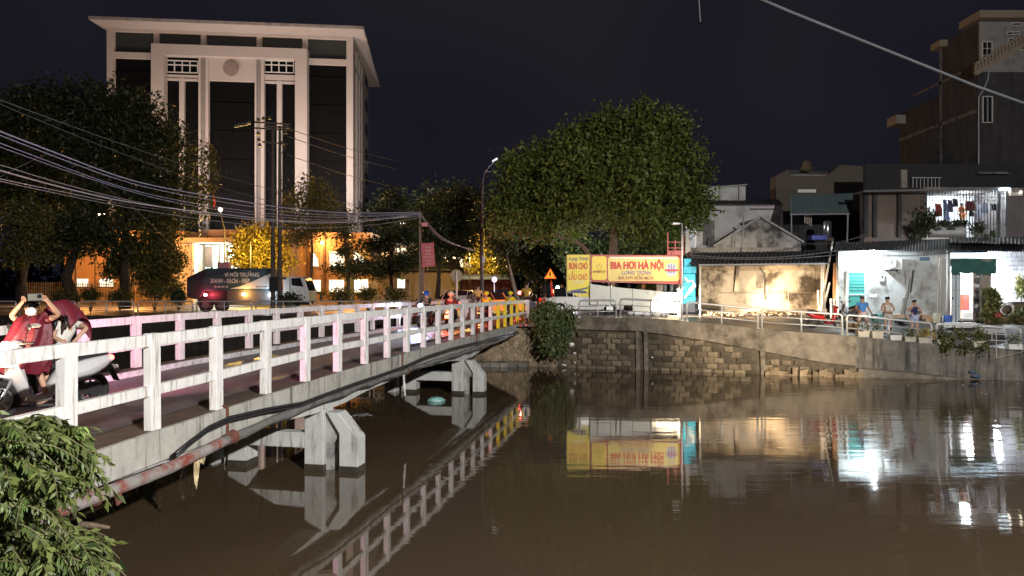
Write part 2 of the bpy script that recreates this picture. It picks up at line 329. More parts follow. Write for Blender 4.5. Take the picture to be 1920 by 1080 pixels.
obj('edge_beam', sweep(-4, 20.6, .5, lambda n: [(-W-.1, zb(n)+.1), (-W-.16, zb(n)+.1), (-W-.16, zb(n)-.46), (-W-.1, zb(n)-.46)]), concrete, br)
obj('girder', sweep(-4, 18.3, .25, lambda n: [(.0, zb(n)-.3), (-.5, zb(n)-.3), (-.5, interp(n, ZG)), (.0, interp(n, ZG))]), pierc, br)
obj('girder', sweep(-4, 18.3, .25, lambda n: [(-W+.5, zb(n)-.3), (-W, zb(n)-.3), (-W, interp(n, ZG)), (-W+.5, interp(n, ZG))]), pierc, br)
obj('deck_slab', sweep(-4, 22, 1, lambda n: [(.035, zb(n)-.13), (-W-.095, zb(n)-.13), (-W-.095, zb(n)-.29), (.035, zb(n)-.29)]), pierc, br)
def pier(n0, lateral):
    def q(v, z, d=0): return B(n0, v, z)+NU*d
    t = .5
    for v0 in (-.42, lateral): # columns
        obj('pier_column', MB().prism([q(v0, -1.1), q(v0+.46, -1.1), q(v0+.46, interp(n0, ZG)+.03), q(v0, interp(n0, ZG)+.03)], NU*t), pierc, br, bevel=.02)
    obj('cross_beam', MB().prism([q(lateral+.46, .48), q(-.42, .48), q(-.42, .82), q(lateral+.46, .82)], NU*.3+NU*0), pierc, br, bevel=.015)
    for v0, sgn in ((.04, 1), (lateral, -1)):
        k = sgn
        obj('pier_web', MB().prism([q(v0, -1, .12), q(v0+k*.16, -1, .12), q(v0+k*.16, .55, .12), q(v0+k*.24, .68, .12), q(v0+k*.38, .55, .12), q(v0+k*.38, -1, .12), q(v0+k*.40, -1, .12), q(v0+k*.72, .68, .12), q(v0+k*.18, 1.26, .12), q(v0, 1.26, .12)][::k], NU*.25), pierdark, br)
        obj('pier_buttress', MB().prism([q(v0+k*.36, -1.1), q(v0+k*.80, -1.1), q(v0+k*.80, .74), q(v0+k*.34, 1.28), q(v0+k*.06, 1.28), q(v0+k*.36, .82)][::k], NU*.42), pierc, br, bevel=.02)
pier(4.45, -2.3); pier(11.9, -2.3)
for (name_, v0, lab, side) in (('bridge_railing', 0, 'white concrete post-and-rail railing on the near side of the bridge', 0), ('bridge_railing', -W, 'white concrete railing on the far side of the bridge deck', 1)):
    rl = thing(name_, B(8, v0, 2), lab, 'railing'); dz = .12 if side else 0; hh = -.05 if side else 0
    pm = {}
    nn = range(-3, 22)
    off = .35 if side else 0
    for k in nn:
        nb_ = k+off; z0 = zb(nb_)+dz; z1 = interp(nb_, ZT)+hh
        p = B(nb_, v0-.03, (z0+z1)/2); 
        o = obj('post', MB().box(p, (.14+random.uniform(-.006, .006), .20+random.uniform(-.008, .008), z1-z0+random.uniform(-.012, .006)), rz=RZ+random.uniform(-.03, .03), rx=random.uniform(-.008, .008), ry=random.uniform(-.008, .008)), yellowpost if (k >= 16 and not side and k < 21) or (side and k >= 17) else railpaint, rl, bevel=.008)
        if (k >= 16 and not side): o['label'] = 'yellow end post'
        if (k >= 16 and not side): o['label'] = 'yellow post'
        if k == 21 and not side: o['label'] = 'plain end post of the railing'
        if k < 21:
            a0, a1 = nb_, nb_+1
            for nm_, fr, h in (('top_rail', 1, .17), ('lower_rail', .41, .15)):
                pts = []
                for a, s_ in ((a0, .1), (a1, -.1)):
                    zz0 = zb(a)+dz; zz1 = interp(a, ZT)+hh; z = zz1-h/2-.012 if fr == 1 else zz0+(zz1-zz0)*fr
                    pts.append(B(a, v0-.035+random.uniform(-.006, .006), z+random.uniform(-.006, .006))+NU*s_)
                obj(nm_, MB().beam(pts[0], pts[1], .10, h), railpaint, rl, bevel=.006)
# pipe, cables and hanging things
PZT = [(-3, 1.33), (.1, 1.36), (1, 1.38), (2.1, 1.52), (4.3, 1.63), (6.3, 1.66), (9, 1.66), (14, 1.61), (19, 1.72), (21, 1.8)]
pp = thing('water_pipe', B(1, .24, 1.4), 'rusty red and grey water pipe slung under the bridge edge', 'pipe')
obj('pipe', MB().tube([B(a, .24, interp(a, PZT)) for a in np.arange(-3, 2.01, .25)], .088, 14), rust, pp, smooth=True, label='rust-flaked near length of pipe')
obj('pipe', MB().tube([B(a, .24+.02*math.sin(a*3), interp(a, PZT)+.02*math.sin(a*5)) for a in np.arange(2.0, 20.5, .25)], [.076+.012*math.sin(i*1.7) for i in range(74)], 12), greypipe, pp, smooth=True, label='grimy grey wrapped length of pipe')
obj('coupling', MB().tube([B(1.93, .24, 1.5), B(2.07, .24, 1.52)], .10, 14), rustbr, pp)
for a in (.1, 2.05, 7.5, 13):
    z = interp(a, PZT)
    obj('hanger', MB().beam(B(a, .13, zb(a)+.06), B(a, .13, z+.05), .05, .014, up=NU).beam(B(a, -.1, zb(a)+.05), B(a, .14, zb(a)+.05), .05, .02).torus(B(a, .24, z), NU, .105, .014, 16, 5), rustbr, pp)
obj('hanger', MB().box(B(.32, .3, 1.24), (.02, .1, .13), rz=RZ, rx=.2), rustbr, pp)
cbp = [(330, 850, .34), (360, 825, .3), (393, 800, .22), (430, 783, .2), (499, 767, .2), (568, 755, .24), (610, 739, .3), (665, 719, .3), (721, 700, .28), (760, 686, .28), (800, 668, .28), (850, 652, .26), (900, 640, .22), (960, 624, .2), (1000, 613, .2)]
def on_plane(px, py, v):        # point seen at (px,py) on the vertical plane v beside the bridge
    dirx = (px-960)/F; # X = dirx*Y ; line X = x0 + .3074/1.5*(Y-y0)
    o = B(0, v, 0); s_ = .3074/1.5; Y = (o.x-s_*o.y)/(dirx-s_); return P(px, py, Y)
for j, lab in ((0, 'upper black power cable draped along the bridge side'), (1, 'lower black power cable draped along the bridge side')):
    tag(obj('power_cable', MB().tube([on_plane(a, b_+j*6*(1 if a < 600 else .6), v+.03*j) for a, b_, v in cbp], .028 if j == 0 else .02, 8), blackrub, smooth=True), lab, 'cable')
tag(obj('hanging_cable', MB().tube([on_plane(a, b_, .12) for a, b_ in [(85, 972), (130, 955), (190, 935), (250, 905), (300, 876), (345, 846)]], .02, 7), M('pale_cable', (.3, .3, .36), .3), smooth=True), 'pale cable sagging under the rusty pipe beside the leaves', 'cable')
rag = MB(); base = [on_plane(366+i*3.2, 845, .2) for i in range(7)]
lens = [60, 72, 56, 30, 22, 26, 12]
rws = []
for k in range(7):
    rws.append([on_plane(364+i*3.2+math.sin(k*1.3+i)*1.2, 845+lens[i]*k/6, .2+.03*math.sin(i*2+k)) for i in range(7)])
rag.grid(rws)
o = obj('torn_rag', rag, M('straw_rag', (.55, .45, .27), .9, .3, 10, .4), label='torn straw-coloured rag hanging from the rusty pipe', cat='rag'); sd = o.modifiers.new('t', 'SOLIDIFY'); sd.thickness = .012
for (px, y0, y1, lab) in ((757, 702, 742, 'white rag strip hanging under the bridge near the far pier'),):
    tag(obj('cloth_strip', MB().grid([[on_plane(px-2+i*2+k*.5, y0+(y1-y0)*k/5, .25+.02*math.sin(k*2+i)) for i in range(3)] for k in range(6)]), white), lab, 'rag')
for (px, py, a, lab, m_, Yd) in ((818, 752, .3, 'blue and green plastic bag floating by the bridge pier', M('bluegreen_bag', (.25, .55, .5), .4, .5, 4, stain=(.5, .6, .75), sscale=4), 0), (680, 780, .3, 'flat pale sheet floating in the dark water beside the bridge', M('grey_float', (.25, .25, .25), .5), 1)):
    Y = EYE*F/(py-540); c = Vector((PX(px, Y), Y, .03)); s_ = MB().ell(c, (a, a*.8, .12 if not Yd else .015), 12, 6)
    for i, v in enumerate(s_.v): s_.v[i] = (v[0]+.05*math.sin(i*2.1), v[1]+.05*math.cos(i*1.7), v[2]+.02*math.sin(i*3.3))
    tag(obj('floating_bag' if not Yd else 'floating_sheet', s_, m_, smooth=True), lab, 'litter')
# ---------------------------------------------------------------- embankment walls
wl = thing('embankment_wall', (8, 34.5, 0), 'dark stone block river wall with concrete coping right of the bridge', 'river wall')
def along(px_list): return px_list
# plain core of the wall
core = MB()
def edge_pts(x0, x1, step=1.0):
    X = x0; out = []
    while X < x1: out.append(X); X += step
    out.append(x1); return out
def ribbon(X0, X1, zlo, zhi, front, back):
    s = MB(); k = 4; ps = edge_pts(X0, X1)
    for X in ps:
        x, y, z = edge_at(X); a = zlo(X); b_ = zhi(X)
        s.v += [(X, y-front(X, a), a), (X, y-front(X, b_), b_), (X, y+back, b_), (X, y+back, a)]
    for i in range(len(ps)-1):
        for j in range(4): s.f.append((i*4+j, (i+1)*4+j, (i+1)*4+(j+1) % 4, i*4+(j+1) % 4)); s.m.append(0)
    s.f += [(0, 1, 2, 3), tuple(len(s.v)-4+j for j in (3, 2, 1, 0))]; s.m += [0, 0]
    return s
bat = lambda X, z: .06+.09*(2.2-z)
obj('wall_core', ribbon(2.3, 15.4, lambda X: -1.1, lambda X: edge_at(X)[2]-.4, bat, .3), wallst, wl)
obj('coping', ribbon(2.3, 15.4, lambda X: interp(X, [(2.3, 1.95), (6.4, 1.88), (9.5, 1.45), (12, 1.0), (14, .62), (15.4, .5)]), lambda X: edge_at(X)[2], lambda X, z: .28+(.06 if z < 2 else 0), .35), coping, wl, bevel=.03)
obj('river_wall', ribbon(15.4, 60, lambda X: -1.1, lambda X: edge_at(X)[2], lambda X, z: .22, .35), coping2, wl, label='streaked concrete length of river wall')
# stones
me_s = []
for k in range(5):
    s = MB().box((0, 0, 0), (.40, .12, .25))
    s.v = [(x+random.uniform(-.03, .03), y+random.uniform(-.02, .02), z+random.uniform(-.025, .025)) for x, y, z in s.v]
    me_s.append(s.mesh('stone', stone))
cnt = 0
for r_ in range(8):
    z = .02+r_*.27; X = 2.5+(r_ % 2)*.24
    while X < 15.3:
        lim = interp(X, [(2.3, 1.95), (6.4, 1.88), (9.5, 1.45), (12, 1.0), (14, .62), (15.4, .5)])
        if z+.15 < lim and not (5.95 < X < 6.75) and not (11.4 < X < 11.85):
            o = bpy.data.objects.new('stone', me_s[cnt % 5]); C.objects.link(o); o.parent = wl
            x, y, zz = edge_at(X); o.location = Vector((X, y-bat(X, z)-.02-random.random()*.03, z))-wl.location
            o.rotation_euler = (random.uniform(-.08, .03), random.uniform(-.05, .05), math.atan2(edge_at(X+.3)[1]-edge_at(X-.3)[1], .6)+random.uniform(-.06, .06)); o.scale = (random.uniform(.85, 1.12), 1, random.uniform(.8, 1.05)); cnt += 1
        X += .48*random.uniform(.93, 1.1)
        if cnt >= 230: break
for X, lab in ((6.12, 'left concrete drain post'), (6.5, 'right concrete drain post'), (11.62, 'short drain post')):
    x, y, z = edge_at(X); obj('drain_post', MB().prism([(X-.09, y-.32, 1.92), (X+.09, y-.32, 1.92), (X+.17, y-.42, -1), (X-.05, y-.42, -1)], (0, .3, 0)), coping, wl, label=lab)
# footing blocks near the right part
for i in range(14):
    X = 11.9+i*.27; x, y, z = edge_at(X); s = MB().box((X, y-.28, .02+.14*math.sin(i*1.7)), (.34, .5, .36+.1*math.sin(i*2)), rz=-.3+.3*math.sin(i*4)); s.v = [(a+random.uniform(-.07, .07), b_+random.uniform(-.07, .07), c+random.uniform(-.09, .09)) for a, b_, c in s.v]
    obj('footing_stone', s, M('pale_footing_stone', (.25, .19, .12), .95, .3, 3, .5, rand=.3), wl)
s = MB().prism([(15.4, 31.5, .42), (15.4, 31.5, -.5), (20.2, 31.0, -.5), (20.2, 31.0, -.02), (17.5, 31.2, .32)], (0, .5, 0)); obj('footing_ledge', s, coping, wl)
ab = thing('bridge_abutment', (-1, 36.3, 0), 'rendered rubble abutment under the far end of the bridge', 'abutment')
obj('abutment_wall', MB().bb(-6.5, 1.35, 36.3, 37.2, -1.1, 1.95), mortarst, ab)
obj('side_wall', MB().prism([(1.35, 36.25, -1.1), (1.35, 36.25, 2.03), (2.35, 35.85, 2.15), (2.35, 35.75, -1.1)], (0, .5, 0)), mortarst, ab)
obj('footing', MB().bb(-6.5, .9, 35.95, 36.3, -1.1, .27), coping, ab)
for i in range(7): obj('kerb_stone', MB().bb(-2.4+i*.45, -2.0+i*.45, 35.86, 35.96, -.2, .2), M('kerb_pale', (.27, .25, .22), .9, .3, 5, rand=.3), ab)
for i in range(46):
    X = -1.9+random.random()*4.1; z = .25+random.random()*1.6; r_ = .08+random.random()*.13
    s = MB().ell((X, 36.28 if X < 1.35 else 36.2-(X-1.35)*.42, z), (r_*1.2, .05, r_), 8, 5); obj('rubble_stone', s, M('rubble', (.33, .25, .16), .95, .35, 8, .6, rand=.35), ab)
lb = thing('embankment_wall', (-30, 46, 0), 'dark concrete river wall on the far left bank', 'river wall')
obj('wall_face', MB().bb(-60, -7.6, 45.8, 46.1, -1.1, 2.2), M('shade_dark_wall', (.035, .03, .027), .9, .3, 2, .3, stain=(.015, .013, .012), sscale=.8, streak=True), lb)  # shade put into the colour: wall darkened so this bank looks unlit
obj('wall_face', MB().prism([(-7.6, 45.8, -1.1), (-7.6, 45.8, 2.2), (-4.5, 37.1, 2.05), (-4.5, 37.1, -1.1)], (.3, 0, 0)), M('shade_dark_wall', (.035, .03, .027)), lb)
# litter on the wall and by the water
for i, (px, py, w_, lab) in enumerate([(1059, 684, .28, 'largest white scrap at the foot of the stone wall'), (1078, 662, .16, 'white scrap caught above the waterline by the bush'), (1079, 680, .14, 'small square white scrap beside the largest scrap'), (1223, 670, .1, 'tiny white scrap beside the drain posts'), (1072, 646, .3, 'crumpled white bag under the hanging bush')]):
    X = PX(px, 35.2); y = edge_at(X)[1]-.3; s = MB().ell(P(px, py, y), (w_*.5, .05, w_*.3), 8, 5); s.v = [(a+random.uniform(-.03, .03), b_, c+random.uniform(-.03, .03)) for a, b_, c in s.v]
    tag(obj('litter', s, white), lab, 'litter', 'white litter on the embankment')
# ---------------------------------------------------------------- tubular railings
def hoop(p0, p1, h, lab, group, mids=1, dz=0):
    p0 = Vector(p0); p1 = Vector(p1); t = thing('steel_railing', p0, lab, 'railing', group); r = .12; d = (p1-p0).normalized(); u = Vector((0, 0, 1))
    top = [p0, p0+u*(h-r), p0+u*(h-r*.3)+d*r*.3, p0+u*h+d*r, p1+u*h-d*r, p1+u*(h-r*.3)-d*r*.3, p1+u*(h-r), p1]
    obj('hoop', MB().tube(top, .048, 8), steel, t, smooth=True)
    for i in range(mids): m = p0.lerp(p1, (i+1)/(mids+1)); obj('post', MB().tube([m, m+u*h], .042, 8), steel, t, smooth=True)
    for f in (.66, .36): obj('rail', MB().tube([p0+u*h*f, p1+u*h*f], .024, 6), steel, t, smooth=True)
    for p in (p0, p1): obj('foot_plate', MB().box(p+u*.01, (.14, .14, .02)), steel, t)
    return t
def rp_(px, side=0):
    Y = 34
    for _ in range(8): Y = edge_at(PX(px, Y))[1]-.02+.02
    X = PX(px, Y); return Vector((X, Y-.05, edge_at(X)[2]))
segs = [(1086, 1155), (1163, 1278), (1287, 1420), (1428, 1578), (1587, 1745), (1755, 1912), (1921, 2090)]
for i, (a, b_) in enumerate(segs):
    hoop(rp_(a), rp_(b_), .92 if i else .85, 'steel tube railing on the right embankment, %s hoop from the bridge bush' % ORD[i], 'steel railings along the right embankment')
for i in range(9):
    x0 = 35+i*110.5-108*1
    if x0 > 720: break
    hoop((PX(x0, 46), 46.0, 2.2), (PX(x0+103, 46), 46.0, 2.2), .93, 'steel tube railing on the far left bank, %s hoop from the picture edge' % ORD[i], 'steel railings on the far left bank')
# ---------------------------------------------------------------- sign boards
sg_y = M('yellow_sign', (.90, .72, .05), .45, .04, 3); sg_g = M('gold_panel', (.80, .62, .16), .45, .1, 1.2); sg_r = M('sign_red', (.42, .05, .04), .45, .05, 3)
red = M('letter_red', (.62, .03, .02), .5, 0); navy = M('letter_navy', (.05, .06, .22), .5, 0); whitel = M('letter_white', (.8, .8, .8), .5, 0); goldl = M('letter_gold', (.28, .13, .01), .5, 0)
YS = 38.6
def pnl(s, x0, x1, y0, y1, Y, t=.05): return s.bb(PX(x0, Y), PX(x1, Y), Y, Y+t, PZ(y1, Y), PZ(y0, Y))
s1 = thing('sign_board', P(1084, 560, YS), 'tall yellow restaurant sign with red Vietnamese words', 'sign')
obj('panel', pnl(MB(), 1063.5, 1105, 478, 560.5, YS), sg_y, s1)
obj('frame', pnl(pnl(pnl(MB(), 1062, 1063.5, 477, 592, YS, .06), 1105, 1106.2, 476, 592, YS, .06), 1062, 1106, 477, 478, YS, .06), M('frame_ochre', (.35, .28, .1), .6), s1)
def tx(par, s, m, x0, x1, y0, y1, Y, **k): return text('lettering', s, m, par, P((x0+x1)/2, (y0+y1)/2, Y-.012), (x1-x0)/F*Y, (y1-y0)/F*Y, **k)
tx(s1, 'Long Trịnh', navy, 1067, 1103, 481, 490, YS, bold=.01, shear=.25)
tx(s1, 'BÚN CHÓ', red, 1067, 1102, 490, 505, YS, bold=.03)
tx(s1, 'LẨU CHÓ', M('letter_orange', (.75, .22, .05), .5, 0), 1067, 1102, 508, 525, YS, bold=.03)
tx(s1, '24/24', whitel, 1074, 1094, 526, 532, YS)
obj('printed_band', MB().prism([P(1064, 546, YS-.01), P(1103, 538, YS-.01), P(1103, 541, YS-.01), P(1084, 547, YS-.01), P(1064, 551, YS-.01)], (0, .005, 0)), M('grey_print', (.22, .22, .2), .6), s1)
obj('printed_band', MB().prism([P(1070, 545.5, YS-.02), P(1099, 545.5, YS-.02), P(1101, 549.5, YS-.02), P(1073, 549.5, YS-.02)], (0, .005, 0)), navy, s1)
obj('printed_block', MB().prism([P(1065, 552, YS-.01), P(1077, 552, YS-.01), P(1083, 559.5, YS-.01), P(1065, 559.5, YS-.01)], (0, .005, 0)), M('grey_print', (.22, .22, .2)), s1)
s2 = thing('sign_board', P(1192, 530, YS), 'wide red and gold beer sign beneath the big tree', 'sign')
pan = obj('panel', MB().prism([P(1107, 477.5, YS), P(1277, 479, YS), P(1277, 533, YS), P(1107, 528.5, YS)], (0, .06, 0)), sg_r, s2)
def octo(x0, x1, y0, y1, c, Y): return [P(x0+c, y0, Y), P(x1-c, y0, Y), P(x1, y0+c, Y), P(x1, y1-c, Y), P(x1-c, y1, Y), P(x0+c, y1, Y), P(x0, y1-c, Y), P(x0, y0+c, Y)]
obj('gold_field', MB().prism(octo(1109.5, 1137.5, 480.5, 525, 3, YS-.012), (0, .01, 0)), M('gold_panel_bright', (.88, .66, .06), .45, .06, 1), s2)
obj('gold_field', MB().prism(octo(1140, 1274.5, 481.5, 527, 3.5, YS-.012), (0, .01, 0)), sg_g, s2)
obj('white_rim', MB().prism([P(1143, 482.2, YS-.02), P(1271, 483.2, YS-.02), P(1271, 485, YS-.02), P(1143, 484.2, YS-.02)], (0, .006, 0)), whitel, s2)
tx(s2, 'BIA HƠI HÀ NỘI', red, 1145, 1244, 486, 508, YS-.02, bold=.045)
tx(s2, 'LONG TRỊNH', M('letter_lilac', (.36, .22, .34), .5, 0), 1166, 1221, 507, 517, YS-.02, bold=.02, shear=.1)
tx(s2, 'BIA HƠI BỐN MÙA', M('letter_brick', (.5, .16, .12), .5, 0), 1160, 1226, 514.5, 524, YS-.02, bold=.02)
tx(s2, 'HABECO', goldl, 1112, 1135, 507, 511, YS-.02, bold=.03)
for i in range(5):
    a = math.pi/2+i*2*math.pi/5; c = P(1124, 500, YS-.03); q = [c+Vector((math.cos(a)*.125, 0, math.sin(a)*.125))+Vector((math.cos(b2), 0, math.sin(b2)))*(.045 if k % 2 == 0 else .018) for k, b2 in enumerate([math.pi/2+j*math.pi/5 for j in range(10)])]
    obj('emblem_star', MB().prism(q, (0, .008, 0)), goldl, s2)
ce = P(1259, 506, YS-.03); em = M('emblem_silver', (.45, .46, .55), .4, .1, 3)
obj('emblem', MB().prism([ce+Vector((math.cos(a)*.32*(1+.08*math.cos(8*a)), 0, math.sin(a)*.36*(1+.08*math.cos(8*a)))) for a in [2*math.pi*i/32 for i in range(32)]], (0, .008, 0)), em, s2)
for dx in (-.14, 0, .14): obj('emblem_tower', MB().box(ce+Vector((dx, -.01, .06)), (.07, .01, .5)), M('emblem_grey', (.2, .22, .3), .5), s2)
obj('emblem_ribbon', MB().box(ce+Vector((0, -.02, -.02)), (.72, .01, .1)), red, s2)
tx(s2, 'ĐC: 24 - CHUYÊN BIA HƠI - ĐT', M('small_print', (.7, .6, .45), .5, 0), 1143, 1184, 528.2, 529.8, YS-.02)
for px in (1108, 1274): obj('leg', MB().tube([P(px, 530, YS+.08), Vector((PX(px, YS), YS+.08, gz(PX(px, YS), YS)-.1))], .035, 8), steel, s2)
# hoarding
hd = thing('metal_hoarding', (PX(1190, 38.2), 38.25, 2.5), 'pale sheet metal hoarding panels below the beer sign', 'hoarding')
hm = M('pale_sheet_metal', (.62, .63, .57), .45, .08, 1.2, stain=(.4, .39, .33), sscale=1.2, samt=.3)
hx = [(1106, 532.5), (1145, 537.5), (1186, 541.5), (1228, 545.5), (1271, 549.5)]
for (a, ya), (b_, yb) in zip(hx, hx[1:]): obj('panel', MB().prism([P(a+.4, ya, 38.25), P(b_-.4, yb, 38.25), P(b_-.4, 572 if b_ < 1190 else 586, 38.25), P(a+.4, 571 if b_ < 1190 else 585, 38.25)], (0, .03, 0)), hm, hd, bevel=.008)
obj('post', MB().bb(PX(1271, 38.2), PX(1275, 38.2), 38.2, 38.3, 2.3, PZ(540, 38.2)), white, hd)
for i, (px, w_) in enumerate(((1191, .45), (1213, .3), (1232, .26), (1246, .25))):
    X = PX(px, 37.6); tag(obj('rubbish_bag', MB().ell((X, 37.6, gz(X, 37.6)+.1), (w_, .25, .16), 10, 6), white, smooth=True), ['largest white rubbish bag under the hoarding', 'second white rubbish bag from the car nose', 'third white rubbish bag from the car nose', 'white rubbish bag nearest the blue stack'][i], 'bag', 'white rubbish bags below the hoarding')
# lamp pole right of the sign, cyan crate stack
lp = thing('street_lamp', (PX(1279, 38), 38, gz(11, 38)), 'slim steel lamp pole with a short arm beside the beer sign', 'street lamp')
lx = PX(1279, 38); obj('pole', MB().tube([(lx, 38, 2.3), (lx, 38, PZ(420, 38))], .045, 8), steel, lp, smooth=True)
obj('arm', MB().tube([(lx, 38, PZ(420, 38)), (lx-.3, 37.7, PZ(419, 38)), (PX(1266, 37), 37, PZ(420, 37))], .03, 6), steel, lp)
obj('lamp_head', MB().box((PX(1266, 37), 36.9, PZ(420, 37)), (.34, .5, .08)), white, lp)
lamp(lp, (PX(1262, 36.8), 35.6, PZ(424, 36.6)), 330, (1, .93, .8), 'SPOT', .1, aim=(PX(1185, 38), 39, 3.6), cone=125, blend=.8)  # spot added in front of the lamp head to brighten sign and hoarding
cy = thing('crate_stack', (PX(1296, 38.5), 38.5, 2.5), 'tall bright cyan stack of wrapped crates beside the sign', 'crate stack')
cym = M('cyan_crate', (.03, .52, .75), .5, .1, 5, rand=.12)
for i in range(6):
    z0 = 485+i*14.2; dx = [0, 3, -1, 1, -1, 0][i]; x0, x1 = (1283, 1296) if i == 0 else (1281+dx*.3, 1304.5+dx*.4)
    obj('crate', MB().bb(PX(x0, 38.5), PX(x1, 38.5), 38.5, 39.2, PZ(z0+13.6, 38.5), PZ(z0, 38.5)), cym, cy, bevel=.02)
sw = MB()
obj('white_swirl', MB().tube([P(1283, 520, 38.47), P(1290, 528, 38.45), P(1299, 526, 38.45), P(1302, 536, 38.45), P(1294, 544, 38.45), P(1288, 552, 38.45), P(1282, 560, 38.47)], [.05, .09, .05, .1, .12, .08, .05], 6), whitel, cy)
rf = thing('steel_balcony', P(1265, 470, 40), 'pink-red steel balcony frame standing behind the beer sign', 'frame'); rm = M('pink_red_steel', (.60, .16, .15), .6, .1)
for px, y0 in ((1252, 436), (1266, 450), (1281, 440)): obj('upright', MB().beam(P(px, y0, 40), P(px, 478, 40), .06, .06, up=(0, 1, 0)), rm, rf)
for y in (454, 465, 474): obj('rail', MB().beam(P(1252, y, 40), P(1283, y, 40), .05, .05 if y < 470 else .25), rm, rf)
pb = tag(obj('leaning_board', MB().prism([P(1286, 433, 39.5), P(1291, 430, 39.5), P(1295, 470, 39.7), P(1285, 476, 39.7)], (0, .05, 0)), M('bleached_board', (.5, .46, .42), .8, .2, 3)), 'narrow bleached board leaning at the lamp pole', 'board')
# ---------------------------------------------------------------- houses on the right bank
dirty = M('mould_streaked_wall', (.56, .46, .33), .9, .14, 1.2, .25, stain=(.075, .055, .035), sscale=.7, samt=.72)
whitew = M('limewashed_wall', (.50, .52, .52), .85, .1, 1.6, .2, stain=(.22, .205, .185), sscale=.8, samt=.62)
greyw = M('old_grey_render', (.22, .205, .19), .9, .2, 1.5, .3, stain=(.07, .065, .06), sscale=.8, samt=.62)
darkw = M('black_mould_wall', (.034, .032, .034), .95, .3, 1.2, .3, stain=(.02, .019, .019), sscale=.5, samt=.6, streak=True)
darkb = M('dark_brown_wall', (.10, .075, .05), .95, .2, 1.5, .3)
roofd = M('dark_sheet_roof', (.035, .036, .04), .6, .3, 3, .2)
def corr(s, p00, p10, p11, p01, n, amp):   # corrugated sheet: p00->p10 along eaves
    p00, p10, p11, p01 = map(Vector, (p00, p10, p11, p01)); k = n*4; a = []; b_ = []
    for i in range(k+1):
        t = i/k; o = Vector((0, 0, amp*math.sin(t*n*2*math.pi))); a.append(p00.lerp(p10, t)+o); b_.append(p01.lerp(p11, t)+o)
    return s.grid([a, b_])
# stained garden wall with canopy
bw = thing('stained_wall', (PX(1425, 39.5), 39.5, 2.4), 'long mould-stained plaster wall lit by car headlights', 'wall')
obj('wall', MB().bb(PX(1312, 39.5), PX(1548, 39.5), 39.5, 39.75, 2.2, PZ(488, 39.5)), dirty, bw)
obj('ledge_line', MB().bb(PX(1346, 39.5), PX(1545, 39.5), 39.47, 39.5, PZ(549.5, 39.5), PZ(548.3, 39.5)), M('dark_band', (.2, .15, .1)), bw)
obj('crack', MB().tube([P(1424, 500, 39.49), P(1428, 508, 39.49), P(1432, 512, 39.49), P(1433, 530, 39.49), P(1432.5, 545, 39.49), P(1434, 562, 39.49)], .02, 5), darkm, bw)
obj('hanging_plank', MB().beam(P(1384, 498, 39.1), P(1380.5, 546, 39.1), .18, .04, up=(0, 1, 0)), M('grey_plank', (.16, .13, .1), .9), bw)
obj('plinth', MB().bb(PX(1312, 39.5), PX(1548, 39.5), 39.32, 39.5, 2.2, PZ(580, 39.4)), dirty, bw)
cn = thing('sheet_canopy', (PX(1425, 38.5), 38, PZ(490, 38)), 'low dark sheet metal canopy above the stained wall', 'canopy')
obj('roof_sheet', corr(MB(), P(1292, 496, 37.9), P(1556, 494, 37.9), P(1560, 470, 40.6), P(1300, 474, 40.6), 34, .035), roofd, cn)
obj('gutter', MB().tube([P(1310, 497, 37.85), P(1556, 494.5, 37.85)], .05, 6), M('gutter_grey', (.25, .25, .26), .5), cn)
for px in (1313, 1541, 1478): obj('post', MB().tube([P(px, 497, 38), Vector((PX(px, 38), 38, 2.3))], .05 if px != 1478 else .012, 8), M('pole_pale', (.45, .42, .38), .6), cn)
for a, b_, c, d, lab in ((1561, 452, 1538, 590, 'longest pale pole leaning between wall and house'), (1543, 500, 1547, 590, 'short bamboo pole standing at the wall end'), (1534, 545, 1536, 592, 'stub of grey pipe beside the wall end'), (1556, 530, 1541, 591, 'second leaning pole behind the red motorbike')):
    tag(obj('leaning_pole', MB().tube([P(a, b_, 38.4), P(c, d, 37.9)], .05, 6), M('pole_pale', (.45, .42, .38), .6)), lab, 'pole', 'poles leaning by the wall end')
obj_g = thing('wooden_post', P(1565, 590, 38), 'rough brown timber post at the corner of the lit house', 'post')
obj('post', MB().tube([P(1567, 493, 38), P(1566, 540, 38), P(1567, 592, 38)], [.13, .15, .14], 8), M('rough_timber', (.3, .14, .06), .9, .4, 8, .7), obj_g)
for i in range(3): obj('pipe_stub', MB().tube([P(1558+i*5, 560, 37.8), P(1559+i*5, 596, 37.8)], .055, 8), white, obj_g)
# dirt heap and kerb along the wall base
s = MB(); rows = []
for k in range(5):
    rows.append([(PX(1318+i*6.2, 39.3-k*.28), 39.3-k*.28, gz(PX(1318+i*6.2, 39), 39.2)+(.24-.06*k+.05*random.random() if k < 4 else -.03)) for i in range(38)])
s.grid(rows); obj('rubble_verge', s, dirt, label=None, kind='stuff')
st = [(rng.random()*8+10.6, 38.0+rng.random()*1.2) for _ in range(240)]; s = MB()
for x, y in st:
    r_ = random.uniform(.03, .09); s.ell((x, y, gz(x, y)+.1+.12*(y-38)), (r_, r_, r_*.7), 5, 4)
obj('stone_rubble', s, M('rubble_bits', (.33, .24, .15), .95, .4, 6), kind='stuff')
